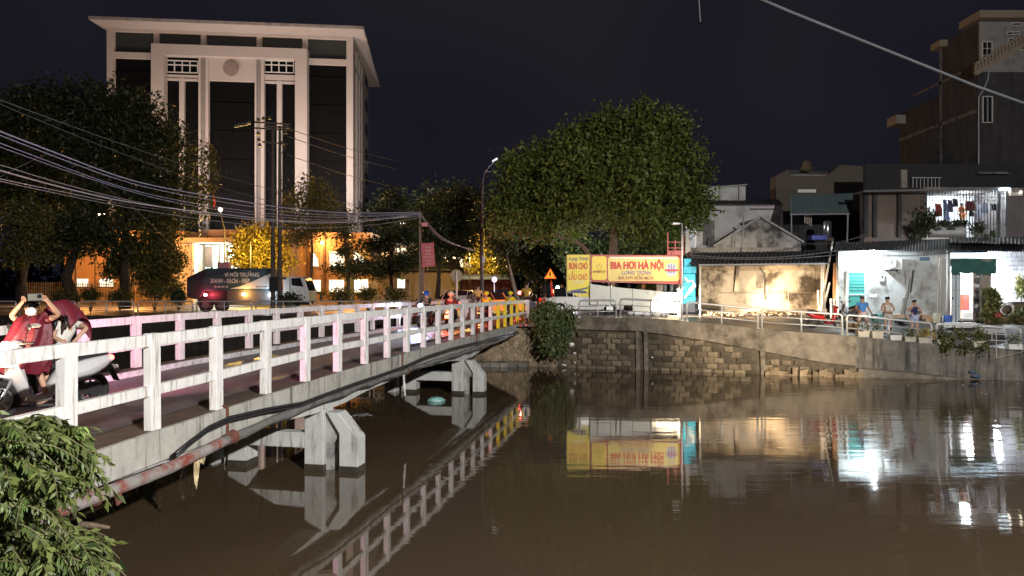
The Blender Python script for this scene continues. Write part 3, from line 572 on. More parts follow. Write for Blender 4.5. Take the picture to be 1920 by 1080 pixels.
# white upper house
wh = thing('white_house', P(1385, 460, 50), 'white flat-fronted house rising behind the gabled shed', 'house'); wup = M('white_upper_wall', (.46, .46, .46), .85, .12, 1, .2, stain=(.2, .19, .18), sscale=.7, samt=.4)
obj('wall', MB().bb(PX(1303, 50), PX(1466, 50), 50, 56, 2, PZ(383, 50)), wup, wh)
obj('roof', corr(MB(), P(1298, 384, 49.6), P(1468, 384, 49.6), P(1460, 374, 54), P(1308, 374, 54), 30, .06), M('black_tiles', (.05, .05, .05), .9, .4, 4), wh)
obj('rooftop_box', MB().bb(PX(1325, 53), PX(1398, 53), 53, 55, PZ(376, 53), PZ(349, 53)), wup, wh)
obj('box_roof', MB().prism([P(1318, 351, 52.8), P(1401, 345, 52.8), P(1401, 347, 52.8), P(1318, 353, 52.8)], (0, 2.6, 0)), M('box_roof', (.3, .3, .3)), wh)
for px in (1347, 1384): obj('box_joint', MB().bb(PX(px, 53), PX(px+1.5, 53), 52.95, 53, PZ(376, 53), PZ(349, 53)), darkb, wh)
dr = obj('door', pnl(MB(), 1318, 1334, 415, 460, 49.95), M('grey_door', (.1, .1, .1), .7), wh); obj('door_frame', pnl(pnl(MB(), 1334, 1340, 414, 460, 49.9), 1317, 1340, 413.5, 415, 49.9), greyw, wh)
obj('vent', pnl(MB(), 1332, 1352, 393.5, 395.5, 49.95), darkm, wh); obj('vent', pnl(MB(), 1406, 1452, 391, 393, 49.95), darkm, wh)
obj('wall_pipe', MB().tube([P(1306, 405, 49.9), P(1304, 465, 49.9)], .06, 6), white, wh)
# gabled shed
gh = thing('gabled_shed', P(1425, 465, 44), 'old shed with a blackened triangular gable end', 'shed')
obj('gable_wall', MB().prism([P(1340, 462, 44), P(1345, 456, 44), P(1425, 409, 44), P(1502, 452, 44), P(1502, 475, 44), P(1340, 475, 44)], (0, .3, 0)), M('blackened_gable', (.32, .30, .28), .95, .2, 1.2, .3, stain=(.05, .045, .045), sscale=.7, samt=.75), gh)
for a, b_ in (((1338, 461), (1425, 406)), ((1425, 406), (1506, 454))): obj('verge', MB().beam(P(*a, 43.9), P(*b_, 43.9), .25, .12), M('verge_grey', (.28, .27, .26), .9, .3), gh)
obj('roof_slope', MB().prism([P(1425, 407, 44.3), P(1506, 455, 44.3), P(1506, 458, 44.3), P(1425, 410, 44.3)], (0, 4, 0)), roofd, gh)
obj('parapet', MB().bb(PX(1293, 42), PX(1502, 42), 42, 42.6, 3.5, PZ(464, 42)), greyw, gh)
obj('pillar_streak', pnl(MB(), 1421, 1430, 412, 470, 43.97, .03), greyw, gh)
obj('vertical_pipe', MB().tube([P(1394, 405, 41.8), P(1394, 420, 41.8), P(1391, 475, 41.8)], .05, 6), M('gutter_grey', (.25, .25, .26)), gh)
# brown rear house with green awning and tank
bh = thing('brown_house', P(1540, 440, 54), 'dim brown house with angular parapets behind the awning', 'house'); bwm = M('dim_brown_render', (.095, .08, .062), .9, .15, 1, stain=(.1, .085, .07), sscale=.6)
obj('wall', MB().prism([P(1455, 330, 54), P(1478, 318, 54), P(1478, 326, 54), P(1556, 326, 54), P(1575, 309, 54), P(1625, 312, 54), P(1625, 470, 54), P(1455, 470, 54)], (0, 1.2, 0)), bwm, bh)
obj('window_slot', pnl(MB(), 1496, 1530, 355, 361, 53.95), white, bh)
obj('coping_line', pnl(MB(), 1478, 1556, 327, 330, 53.9, .1), greyw, bh)
obj('roof_shed', MB().prism([P(1476, 318, 55), P(1556, 322, 55), P(1556, 326, 55), P(1478, 327, 55)], (0, .5, 0)), roofd, bh)
obj('roof_ornament', MB().ell(P(1512, 309, 54.5), (.35, .35, .35)).ell(P(1512, 316, 54.5), (.45, .4, .3)), darkb, bh)
ga = thing('sheet_awning', P(1545, 400, 46), 'broad slate-green metal awning below the brown house', 'awning')
obj('awning_sheet', corr(MB(), P(1482, 401, 45), P(1598, 400, 45), P(1600, 362, 46.5), P(1482, 366, 46.5), 26, .03), M('slate_green_sheet', (.10, .14, .15), .5, .15), ga)
obj('awning_frame', MB().tube([P(1482, 402, 45), P(1598, 401, 45)], .05, 5).tube([P(1590, 401, 45), P(1588, 462, 45)], .05, 5).tube([P(1484, 401, 45), P(1484, 470, 45)], .04, 5), M('gutter_grey', (.25, .25, .26)), ga)
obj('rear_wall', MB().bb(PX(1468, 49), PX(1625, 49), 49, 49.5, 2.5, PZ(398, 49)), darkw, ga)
wt = thing('water_tank', P(1551, 445, 45), 'upright stainless water tank under the green awning', 'water tank'); c = P(1551, 430, 45.3)
obj('tank', MB().tube([c+Vector((0, 0, z)) for z in (-.55, -.5, .45, .55)], [.2, .26, .26, .18], 16), M('tank_steel', (.35, .37, .4), .25, metal=.9), wt, smooth=True); obj('stand', MB().bb(c.x-.3, c.x+.3, c.y-.3, c.y+.3, c.z-.75, c.z-.55), darkb, wt)
for i in range(4): tag(obj('wall_pipe', MB().tube([P(1509+i*4, 402, 46), P(1509+i*4, 418+i*2, 46)], .035, 5), M('pole_pale', (.45, .42, .38))), '%s short pale pipe hanging below the green awning' % ORD[i], 'pipe', 'pipes below the awning')
tag(obj('blue_tarpaulin', MB().box(P(1532, 446, 44.5), (1.0, .8, .3)), M('tarp_blue', (.05, .07, .3), .5), bevel=.05), 'folded blue tarpaulin bundle at the foot of the tank', 'tarpaulin')
# upper wall and caged balcony house
bl = thing('balcony_house', (PX(1760, 42), 42, 6), 'two-storey house whose caged balcony glows white', 'house')
patch = M('patched_plaster', (.12, .09, .075), .9, .2, 1, .2, stain=(.09, .075, .065), sscale=.7, samt=.6)
obj('wall', MB().bb(PX(1620, 42.5), PX(1738, 42.5), 42.5, 43, 5.6, PZ(357, 42.5)), patch, bl)
obj('wall', MB().bb(PX(1888, 42), PX(2050, 42), 42, 46, 5.6, PZ(352, 42)), M('grey_violet_wall', (.12, .105, .11), .9, .15, 1, stain=(.08, .07, .07), sscale=.6), bl, label='grey-violet wall right of the cage')
for px in (1621, 1638, 1684): obj('pilaster', pnl(MB(), px, px+7, 355, 445, 42.3, .2), darkw, bl)
obj('back_wall', MB().bb(PX(1735, 45), PX(1960, 45), 45, 45.2, 5, 10.1), M('white_tiled_wall', (.6, .64, .66), .5, .05, 3), bl)
obj('ceiling', MB().bb(PX(1735, 42), PX(1890, 42), 42, 45.2, PZ(355, 42), PZ(351, 42)), greyw, bl)
obj('side_wall', MB().bb(PX(1733, 42.6), PX(1736, 42.6), 42.7, 45.2, 5, PZ(355, 42)), greyw, bl)
obj('balcony_floor', MB().bb(PX(1725, 41.5), PX(1892, 41.5), 41.3, 45.2, PZ(452, 41.5), PZ(446, 41.5)), greyw, bl)
obj('parapet', MB().prism([P(1742, 423, 41.6), P(1812, 420, 41.6), P(1812, 446, 41.6), P(1742, 446, 41.6)], (0, .15, 0)), M('parapet_grey', (.16, .15, .14), .9, .2), bl)
for x0 in (1750, 1777): obj('parapet_slot', pnl(MB(), x0, x0+15, 427.5, 431.5, 41.55, .05), darkm, bl)
gr_ = M('cage_grey', (.12, .13, .13), .5, metal=.4)
for i in range(27):
    px = 1738+i*5.7; obj('cage_bar', MB().bb(PX(px, 41.5)-.014, PX(px, 41.5)+.014, 41.5, 41.53, PZ(446 if i > 13 else 424, 41.5), PZ(355, 41.5)), gr_, bl)
for y in (357, 362, 370, 375, 395, 420): obj('cage_rail', MB().bb(PX(1738, 41.5), PX(1888, 41.5), 41.46, 41.5, PZ(y+.7, 41.5), PZ(y, 41.5)), gr_, bl)
for px, w_ in ((1870, 4), (1884, 2)): obj('cage_post', MB().bb(PX(px, 41.5), PX(px+w_, 41.5), 41.4, 41.5, PZ(452, 41.5), PZ(353, 41.5)), gr_, bl)
obj('cornice', MB().prism([P(1620, 357, 41.4), P(1893, 350, 41.4), P(1893, 355, 41.4), P(1620, 360, 41.4)], (0, 1.2, 0)), M('cornice', (.13, .12, .12), .8), bl)
obj('tube_light', MB().bb(PX(1873, 41.3), PX(1893, 41.3), 41.2, 41.3, PZ(357, 41.3), PZ(353, 41.3)), E_('tube_glow', (.75, .9, 1), 4), bl)
obj('tube_light', MB().bb(PX(1745, 43.5), PX(1868, 43.5), 43.4, 43.5, PZ(361, 43.5), PZ(358, 43.5)), E_('tube_glow2', (.8, .92, 1), 5), bl)
lamp(bl, (PX(1810, 43.2), 43.2, PZ(366, 43.2)), 330, (.86, .95, 1), r=.25)
for i, px in enumerate((1893, 1914)): obj('wall_lamp', MB().ell(P(px, 359.5, 41.8), .06), E_('warm_dot', (1, .9, .7), 8), bl)
obj('signboard', pnl(MB(), 1893, 1917, 361, 367, 41.85), M('pale_board', (.5, .48, .42)), bl)
# clothes
for i, (x0, x1, y0, y1, col, lab) in enumerate([(1753, 1765, 382, 406, (.35, .03, .03), 'dark red shirt hanging in the balcony cage'), (1768, 1776, 374, 396, (.2, .25, .45), 'blue and white shirt hanging in the cage'), (1777, 1786, 375, 398, (.12, .1, .2), 'indigo shirt hanging next to the blue one'), (1786, 1796, 373, 388, (.04, .04, .06), 'black shirt hanging near the cage middle'), (1809, 1827, 377, 395, (.14, .02, .03), 'maroon jacket hanging beside the woman'), (1818, 1825, 392, 406, (.03, .02, .04), 'black garment hanging under the maroon jacket'), (1768, 1780, 396, 420, (.35, .45, .75), 'long pale blue towel at the cage front'), (1858, 1868, 382, 394, (.02, .05, .05), 'small black bag hanging at the cage right end'), (1829, 1838, 385, 412, (.6, .65, .75), 'white striped cloth hanging in the cage'), (1840, 1852, 380, 400, (.5, .6, .8), 'pale blue cloth hanging on the cage right side')]):
    Y = 42.2+.1*(i % 3); s = MB(); rows = []
    for k in range(5):
        t = k/4; wd = (x1-x0)/2*(1-.25*abs(t-.35)); rows.append([P((x0+x1)/2+wd*q/2, y0+(y1-y0)*t, Y+.06*math.sin(q*2+k)) for q in range(-2, 3)])
    s.grid(rows); o = tag(obj('garment', s, M('cloth_%d' % i, col, .9, .15, 8)), lab, 'clothes', 'laundry in the balcony cage'); sd = o.modifiers.new('t', 'SOLIDIFY'); sd.thickness = .05
# ---------------------------------------------------------------- lit house
lh = thing('lit_house', (PX(1675, 37.5), 37.5, 2.4), 'lime-washed house front under a glaring white lamp', 'house')
H = 37.5
obj('wall', MB().bb(PX(1572, H), PX(1758, H), H, H+.3, 2.0, PZ(472, H)), whitew, lh)
obj('wall', MB().bb(PX(1757, H), PX(1781, H), H-.03, H+.3, 2.0, PZ(472, H)), M('grey_corner_render', (.38, .37, .36), .9, .1, 2, .2, stain=(.15, .14, .13), sscale=1, samt=.3, streak=True), lh, label='bare grey end of the wall')
obj('brick_base', MB().bb(PX(1640, H), PX(1760, H), H-.12, H, 2.0, PZ(590, H)), M('peeling_base', (.42, .27, .17), .95, .25, 3, .5, stain=(.55, .5, .42), sscale=2), lh)
dr = obj('door', pnl(MB(), 1591.5, 1621, 511, 586, H-.06), M('teal_door', (.07, .33, .30), .5, .08, 2), lh)
obj('door_rail', pnl(MB(), 1591.5, 1621, 551, 553.5, H-.09), M('pale_frame', (.55, .65, .68)), dr); obj('handle', MB().tube([P(1594, 562, H-.1), P(1594, 567, H-.1)], .02, 6), blackp, dr)
for z in range(6): obj('door_fold', pnl(MB(), 1592+z*.1, 1620.5, 514+z*6, 514.7+z*6, H-.075, .02), M('teal_dark', (.05, .26, .25)), dr)
obj('door_frame', pnl(pnl(pnl(MB(), 1588, 1591.5, 509, 588, H-.09, .09), 1621, 1624.5, 509, 588, H-.09, .09), 1588, 1624.5, 507, 511, H-.1, .1), M('pale_frame', (.55, .65, .68)), lh)
for x0 in (1588, 1609): obj('vent', pnl(MB(), x0, x0+14, 493, 500.5, H-.012, .02), M('vent_grey', (.16, .17, .18)), lh); 
obj('vent', pnl(MB(), 1724, 1743, 482, 489, H-.012, .02), M('vent_blue', (.08, .13, .2)), lh)
obj('notice', pnl(MB(), 1630, 1644, 552, 557.5, H-.02, .02), whitel, lh)
obj('step', MB().bb(PX(1586, 37), PX(1626, 37), 36.9, H, 2.1, 2.72), coping, lh)
for (pts, r_, m_) in (([(1776, 467), (1776, 530), (1774, 586)], .055, white), ([(1766, 485), (1764, 520), (1761, 592)], .035, M('pole_pale', (.45, .42, .38))), ([(1698, 507), (1699, 540), (1699, 558)], .03, M('pole_pale', (.45, .42, .38))), ([(1768, 592), (1767, 620)], .07, white)):
    obj('downpipe', MB().tube([P(a, b_, H-.07) for a, b_ in pts], r_, 8), m_, lh, smooth=True)
obj('drain_pipe', MB().tube([P(a, b_, H-.06) for a, b_ in [(1703, 548), (1702, 556), (1695, 560), (1694, 572), (1691, 592)]], .06, 8), M('drain_dark', (.14, .13, .12)), lh)
ac = thing('air_conditioner', P(1675, 494, 37.1), 'white air conditioner unit bracketed high on the lit wall', 'air conditioner')
obj('casing', MB().bb(PX(1664, 37.1), PX(1690, 37.1), 37.0, 37.45, PZ(505, 37.1), PZ(484, 37.1)), white, ac, bevel=.02); obj('fan_grille', MB().disc(P(1673, 494.5, 36.98), (0, 1, 0), .26, .04, 24).torus(P(1673, 494.5, 36.95), (0, 1, 0), .2, .012, 20, 4).torus(P(1673, 494.5, 36.95), (0, 1, 0), .12, .012, 20, 4), M('grille_grey', (.45, .46, .47)), ac)
for px in (1667, 1687): obj('bracket', MB().beam(P(px, 506, 37.45), P(px, 506, 36.95), .04, .04).beam(P(px, 513, 37.48), P(px, 506, 37.0), .03, .03), M('gutter_grey', (.25, .25, .26)), ac)
wlp = thing('wall_lamp', P(1638, 474, 37.2), 'glaring white lamp under the eave of the lit house', 'lamp')
obj('bracket', MB().beam(P(1638, 472, 37.5), P(1638, 470, 36.9), .04, .04), steel, wlp); obj('glowing_bulb', MB().ell(P(1638, 473.5, 36.85), (.1, .1, .13)), E_('white_bulb', (.9, .97, 1), 60), wlp, smooth=True)
lamp(wlp, P(1638, 477, 36.7), 420, (.82, .95, 1), r=.12)
rfs = thing('sheet_roof', P(1730, 465, 38), 'long corrugated sheet eave over the lit houses', 'roof')
obj('roof_sheet', corr(MB(), P(1562, 469, 36.6), P(1800, 469, 36.6), P(1800, 447, 40.5), P(1568, 455, 40.5), 44, .035), M('sheet_grey', (.12, .125, .13), .5, .2), rfs)
obj('roof_sheet', corr(MB(), P(1800, 470, 36.5), P(1990, 474, 36.5), P(1990, 446, 40.5), P(1800, 448, 40.5), 36, .035), roofd, rfs)
obj('roof_sheet', corr(MB(), P(1780, 455, 37.6), P(1925, 458, 37.6), P(1925, 444, 40.8), P(1780, 445, 40.8), 20, .03), M('sheet_grey2', (.09, .09, .1), .5, .2), rfs, label='upper overlapping sheet')
obj('fascia', MB().beam(P(1572, 470.5, 36.9), P(1790, 470.5, 36.9), .05, .05), M('gutter_grey', (.25, .25, .26)), rfs)
# doorway shop
shp = thing('shop_house', (PX(1850, 38), 38, 2.3), 'open-doored house with green awning at the right edge', 'house')
obj('door_leaf', pnl(MB(), 1785, 1801, 512, 606, 37.6), M('white_steel_door', (.55, .6, .66), .45, .08), shp)
for y in (543, 573, 520): obj('door_bar', pnl(MB(), 1785, 1801, y, y+2, 37.55), M('grille_grey', (.45, .46, .47)), shp)
obj('door_bar', pnl(MB(), 1792, 1793.5, 512, 606, 37.56), M('gutter_grey', (.25, .25, .26)), shp)
obj('door_lock', pnl(MB(), 1785.5, 1788, 557, 561, 37.5), blackp, shp)
obj('interior_back', pnl(MB(), 1775, 1862, 500, 606, 40), M('bright_room_wall', (.8, .8, .8), .6, .04), shp)
obj('interior_floor', MB().bb(PX(1780, 38), PX(1862, 38), 37.7, 40, 2.1, PZ(600, 38)), greyw, shp)
obj('pillar', MB().bb(PX(1838, 37.6), PX(1856, 37.6), 37.5, 38.2, 2, PZ(485, 37.6)), M('pillar_tan', (.25, .2, .17), .9, .12), shp)
for i in range(9): obj('grille_tile', MB().bb(PX(1829.5, 37.7), PX(1837, 37.7), 37.7, 37.85, PZ(520+i*9.5, 37.7), PZ(514+i*9.5, 37.7)), M('tile_dark' if i % 2 else 'tile_pale', (.1, .1, .1) if i % 2 else (.6, .62, .62)), shp)
obj('shrine_cabinet', pnl(MB(), 1806, 1818, 552, 582, 39.3, .5), M('dark_wood_red', (.3, .08, .06)), shp); obj('low_bench', pnl(MB(), 1804, 1828, 585, 596, 38.8, .5), M('bench_pale', (.6, .6, .6)), shp)
obj('threshold', MB().bb(PX(1798, 37.5), PX(1840, 37.5), 37.2, 37.6, 2.1, PZ(601, 37.5)), M('threshold_dark', (.05, .045, .04)), shp)
obj('step', MB().bb(PX(1795, 36.9), PX(1850, 36.9), 36.8, 37.2, 1.9, PZ(609, 36.9)), whitel, shp)
obj('transom', pnl(MB(), 1783, 1868, 474, 486, 38.3), E_('lit_transom', (.65, .85, 1), 1.2), shp)
obj('side_room_wall', MB().bb(PX(1856, 39.2), PX(2020, 39.2), 39.2, 39.4, 2, PZ(470, 39.2)), M('mottled_lit_wall', (.6, .62, .68), .8, .15, 2, .2, stain=(.3, .3, .33), sscale=1.2, samt=.55), shp)
lamp(shp, (PX(1818, 38.8), 38.8, PZ(515, 38.8)), 160, (.95, .98, 1), r=.15)
lamp(shp, (PX(1873, 37.9), 37.9, PZ(516, 37.9)), 330, (.85, .93, 1), r=.15)
obj('glowing_bulb', MB().ell(P(1873, 514, 38.2), (.16, .1, .1)), E_('white_bulb', (.9, .97, 1), 60), shp)
aw = thing('green_awning', P(1828, 500, 37), 'dark green cloth awning above the open doorway', 'awning')
obj('cloth', MB().grid([[P(1783+i*5, 484.5+k*5.6+(.8*math.sin(i*1.3) if k == 5 else 0), 37.6-.12*k+.03*math.sin(i*.9+k)) for i in range(18)] for k in range(6)]), M('awning_green', (.03, .10, .085), .7, .2, 3), aw, smooth=True)
obj('awning_bar', MB().tube([P(1783, 485, 37.6), P(1868, 485, 37.6)], .03, 6), steel, aw)
gp = thing('wire_grille', P(1890, 500, 38), 'thin wire lattice above the lit side yard', 'grille')
for i in range(9): obj('wire', MB().tube([P(1870+i*9, 474, 38.1), P(1870+i*9, 513, 38.1)], .012, 4), gr_, gp)
for y in (482, 490, 498, 506): obj('wire', MB().tube([P(1868, y, 38.1), P(1950, y, 38.1)], .012, 4), gr_, gp)
yw = thing('yard_wall', (PX(1910, 37), 37, 2), 'low dark brick yard wall with a coil of hose', 'wall')
obj('wall', MB().bb(PX(1860, 37.3), PX(2020, 37.3), 37.2, 37.45, 1.8, PZ(569, 37.3)), M('dark_brick_wall', (.12, .085, .06), .95, .3, 5, .6), yw); obj('cap', MB().bb(PX(1860, 37.3), PX(2020, 37.3), 37.1, 37.5, PZ(569, 37.3), PZ(566, 37.3)), M('threshold_dark', (.05, .045, .04)), yw)
hs = MB()
for i in range(5): hs.torus(P(1888+.8*math.sin(i*2), 580+math.cos(i)*1.2, 37.05-.03*i), (0.05*i, 1, .05), .27+.015*i, .02, 28, 6)
tag(obj('hose_coil', hs, M('hose_white', (.6, .62, .62), .4), smooth=True), 'coil of pale hose hanging on the dark yard wall', 'hose')
# ---------------------------------------------------------------- tall dark building, upper right
tb = thing('tall_building', (38, 52, 3), 'tall mould-blackened house stepping up at the right edge', 'building'); Yb = 48; Xb = PX(1835, 48)
pale = M('cream_cornice', (.20, .16, .12), .8, .1)
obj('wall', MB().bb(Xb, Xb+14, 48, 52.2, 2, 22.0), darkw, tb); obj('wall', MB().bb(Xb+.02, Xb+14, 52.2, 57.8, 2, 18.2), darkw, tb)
obj('cornice', MB().bb(Xb-.45, Xb+14, 47.2, 49.4, 22.0, 22.5), pale, tb); obj('cornice', MB().bb(Xb-.55, Xb+14, 51.4, 52.6, 21.55, 22.0), pale, tb); obj('cornice', MB().bb(Xb-.75, Xb+14, 56.9, 58.3, 17.2, 17.9), M('cornice_dim', (.2, .18, .17), .8), tb)
ws = M('worn_stringcourse', (.11, .105, .105), .9, .3, 3, stain=(.03, .03, .03), sscale=2, samt=.7)
obj('pale_stringcourse', MB().bb(Xb-.06, Xb, 48.2, 57.8, 15.9, 16.15), ws, tb); obj('pale_stringcourse', MB().bb(Xb-.06, Xb, 49.5, 56, 19.0, 19.2), ws, tb); obj('pale_stringcourse', MB().bb(Xb-.06, Xb, 52.1, 52.35, 12, 21.8), ws, tb)
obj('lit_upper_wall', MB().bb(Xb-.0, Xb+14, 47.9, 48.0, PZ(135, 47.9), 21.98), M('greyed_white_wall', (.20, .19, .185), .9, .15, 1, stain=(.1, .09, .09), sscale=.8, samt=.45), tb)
def win(par, x0, x1, y0, y1, Y, nx=2, ny=1, fm=None, gm=None, t=.12, arch=False):
    fm = fm or M('window_frame_pale', (.45, .44, .42)); f_ = MB(); w_ = .8
    pnl(f_, x0-1, x0+.4, y0-1, y1+1, Y-t, t); pnl(f_, x1-.4, x1+1, y0-1, y1+1, Y-t, t); pnl(f_, x0, x1, y0-1, y0+.4, Y-t, t); pnl(f_, x0, x1, y1-.4, y1+1, Y-t, t)
    for i in range(1, nx): a = x0+(x1-x0)*i/nx; pnl(f_, a-.35, a+.35, y0, y1, Y-t+.01, t-.01)
    for i in range(1, ny): a = y0+(y1-y0)*i/ny; pnl(f_, x0, x1, a-.35, a+.35, Y-t+.02, t-.02)
    fo = obj('window', f_, fm, par); obj('pane', pnl(MB(), x0, x1, y0, y1, Y-.03, .02), gm or glassd, fo); return fo
win(tb, 1843, 1860, 78, 116, 47.9, 2, 3); win(tb, 1898, 1916, 43, 47, 47.9, 1, 1); win(tb, 1890, 1912, 60, 64, 47.9); win(tb, 1892, 1925, 72, 92, 47.9)
win(tb, 1844, 1861, 181, 229, Yb, 2, 1)
for i in range(16):
    a = 1830+i*6.4; y = 134-i*3.9; obj('baluster', MB().tube([P(a, y, Yb-1), P(a, y-12, Yb-1)], [.1, .1], 6), pale, tb)
obj('stair_rail', MB().beam(P(1828, 120, Yb-1), P(1935, 54, Yb-1), .2, .14), pale, tb); obj('stair_rail', MB().beam(P(1828, 138, Yb-1), P(1935, 74, Yb-1), .2, .3), pale, tb)
obj('wall_cable', MB().tube([P(a, b_, Yb-.1) for a, b_ in [(1855, 125), (1852, 150), (1842, 172), (1835, 182), (1835, 330)]], .04, 5), M('pale_cable', (.3, .3, .36)), tb)
obj('annex_wall', MB().bb(PX(1625, 46.5), PX(2050, 46.5), 46.5, 47, 5, PZ(308, 46.5)), M('near_black_wall', (.022, .022, .026), .95, .2), tb)
obj('annex_pillar', pnl(MB(), 1690, 1701, 318, 352, 46.3, .2), greyw, tb)
for i in range(8): obj('railing_bar', MB().tube([P(1712+i*7, 334, 46), P(1712+i*7, 352, 46)], .02, 4), steel, tb)
obj('railing_top', MB().tube([P(1710, 333, 46), P(1765, 333, 46)], .03, 5), steel, tb)
obj('roof_ledge', MB().prism([P(1835, 322, 46), P(1885, 322, 46), P(1895, 326, 46), P(1835, 326, 46)], (0, .5, 0)), greyw, tb)
tag(obj('overhead_cable', MB().tube([P(1400, -12, 9), P(1480, 22, 9.2), P(1580, 62, 9.5), P(1700, 110, 9.8), P(1830, 162, 10.2), P(1960, 208, 10.6)], .022, 8), M('thick_grey_cable', (.05, .053, .06), .8, spec=.1), smooth=True), 'thick grey cable crossing the sky at upper right', 'cable')
tag(obj('cable_end', MB().tube([P(1310, -8, 8), P(1311.5, 20, 8), P(1313, 41, 8)], .008, 6), M('thick_grey_cable', (.05, .053, .06))), 'short loose wire end dangling at the top', 'cable')
# ---------------------------------------------------------------- people
def skinned(name, nodes, edges, mat, root=0, sub=1):
    me = bpy.data.meshes.new(name); me.from_pydata([tuple(n[0]) for n in nodes], edges, []); o = bpy.data.objects.new(name, me); C.objects.link(o)
    m = o.modifiers.new('skin', 'SKIN'); m.use_smooth_shade = True
    if not me.skin_vertices: o.data.attributes  # layer is made by the modifier
    sv = me.skin_vertices
    if not sv:
        bm = bmesh.new(); bm.from_mesh(me); bm.verts.layers.skin.verify(); bm.to_mesh(me); bm.free(); sv = me.skin_vertices
    for i, n_ in enumerate(nodes):
        r_ = n_[1]; sv[0].data[i].radius = (r_, r_) if not hasattr(r_, '__len__') else r_; sv[0].data[i].use_root = (i == root)
    s_ = o.modifiers.new('sub', 'SUBSURF'); s_.levels = sub; s_.render_levels = sub
    dg = bpy.context.evaluated_depsgraph_get(); out = bpy.data.meshes.new_from_object(o.evaluated_get(dg)); bpy.data.objects.remove(o)
    out.materials.clear(); out.materials.append(mat)
    out.polygons.foreach_set('use_smooth', [True]*len(out.polygons)); return out
def person(label, J, top, bottom, sk=skind, k=1.0, hairm=hair, sleeve='short', legs='shorts', group=None, shoes=None, base=None, fingers=False, barehead=True):
    t = thing('person', base or J['ankle_l'], label, 'person', group)
    g_ = lambda a: Vector(J[a]); mid = lambda a, b_, f=.5: g_(a).lerp(g_(b_), f)
    hd_, ck = g_('head'), g_('neck')
    up = (hd_-ck).normalized(); face = Vector(J.get('face', (0, -1, 0))).normalized()
    N = [(g_('pelvis'), .125*k), (mid('pelvis', 'neck', .45), (.135*k, .11*k)), (mid('pelvis', 'neck', .8), (.15*k, .11*k)), (ck, .06*k), (hd_-up*.06*k, .075*k), (hd_+up*.05*k, .088*k)]
    Ed = [(0, 1), (1, 2), (2, 3), (3, 4), (4, 5)]
    def ch(par, items):
        for p, r_ in items: N.append((p, r_)); Ed.append((par, len(N)-1)); par = len(N)-1
        return par
    hands = []
    for s_ in 'lr':
        sh, el, wr = g_('shoulder_'+s_), g_('elbow_'+s_), g_('wrist_'+s_); hdv = (wr-el).normalized()
        ch(2, [(sh, .058*k), (el, .040*k), (el.lerp(wr, .4), .040*k), (wr, .027*k), (wr+hdv*.07*k, (.036*k, .02*k))]); hands.append((wr+hdv*.07*k, hdv))
        hp = g_('hip_'+s_); kn, an = g_('knee_'+s_), g_('ankle_'+s_)
        toe = an+Vector(J.get('toe', (0, -.17, -.05)))*k
        ch(0, [(hp, .092*k), (kn, .056*k), (kn.lerp(an, .35), .056*k), (an, .036*k), (an.lerp(toe, .5)+Vector((0, 0, -.02)), .036*k), (toe, .026*k)])
    me = skinned('body', N, Ed, sk)
    # nose, ears and fingers grow out of the same mesh
    bm = bmesh.new(); bm.from_mesh(me); mb = MB(); side = up.cross(face).normalized()
    mb.ell(hd_+face*.095*k-up*.01*k, (.016*k, .02*k, .022*k), 6, 5)
    for q in (-1, 1): mb.ell(hd_+side*q*.088*k, (.015*k, .02*k, .03*k), 6, 5)
    for hp_, hv in hands:
        a = hv.cross(face); a = a.normalized() if a.length > .1 else side
        for i, L in enumerate((.07, .08, .078, .06)):
            p0 = hp_+a*(i-1.5)*.019*k-hv*.01; mb.tube([p0, p0+hv*L*.5*k, p0+(hv*.8+face*.5).normalized()*L*.95*k], [.0095*k, .009*k, .007*k], 5)
        p0 = hp_-hv*.05*k-a*.02*k; mb.tube([p0, p0-a*.03*k+hv*.03*k, p0-a*.035*k+hv*.06*k], [.012*k, .011*k, .008*k], 5)
    m2 = mb.mesh('x', sk, True); bm.from_mesh(m2); bm.to_mesh(me); bm.free(); me.polygons.foreach_set('use_smooth', [True]*len(me.polygons))
    put('body', me, t)
    for q in (-1, 1): obj('eye', MB().ell(hd_+face*.083*k+side*q*.034*k+up*.012*k, (.012*k, .008*k, .007*k), 6, 4), darkm, t)
    obj('mouth', MB().ell(hd_+face*.078*k-up*.05*k, (.022*k, .01*k, .006*k), 6, 4), M('lips', (.25, .08, .07), .6, 0), t)
    if hairm:
        h_ = MB().ell((0, 0, 0), (.101*k, .106*k, .085*k), 12, 8); rot = up.to_track_quat('Z', 'Y').to_matrix()
        h_.v = [tuple(hd_+up*.045*k-face*.02*k+rot @ Vector(v)) for v in h_.v]; obj('hair', h_, hairm, t, smooth=True)
    e = .022*k
    T = [(g_('pelvis')+Vector((0, 0, -.02)), .135*k+e*.5), (mid('pelvis', 'neck', .45), (.145*k+e*.6, .118*k+e*.6)), (mid('pelvis', 'neck', .8), (.155*k+e*.6, .115*k+e*.6)), (mid('pelvis', 'neck', .95), .075*k)]
    TE = [(0, 1), (1, 2), (2, 3)]
    if sleeve:
        for s_ in 'lr':
            sh, el = g_('shoulder_'+s_), g_('elbow_'+s_); f = .55 if sleeve == 'short' else .96
            T += [(sh, .066*k+e*.3), (sh.lerp(el, f), .052*k+e*.4)]; n_ = len(T); TE += [(2, n_-2), (n_-2, n_-1)]
            if sleeve == 'long': T.append((g_('wrist_'+s_), .038*k)); TE.append((n_-1, n_))
    else:
        for s_ in 'lr': T.append((mid('shoulder_'+s_, 'neck', .25), .06*k)); TE.append((2, len(T)-1))
    put('shirt', skinned('shirt', T, TE, top), t)
    S = [(g_('pelvis'), .135*k+e*.3)]; SE = []
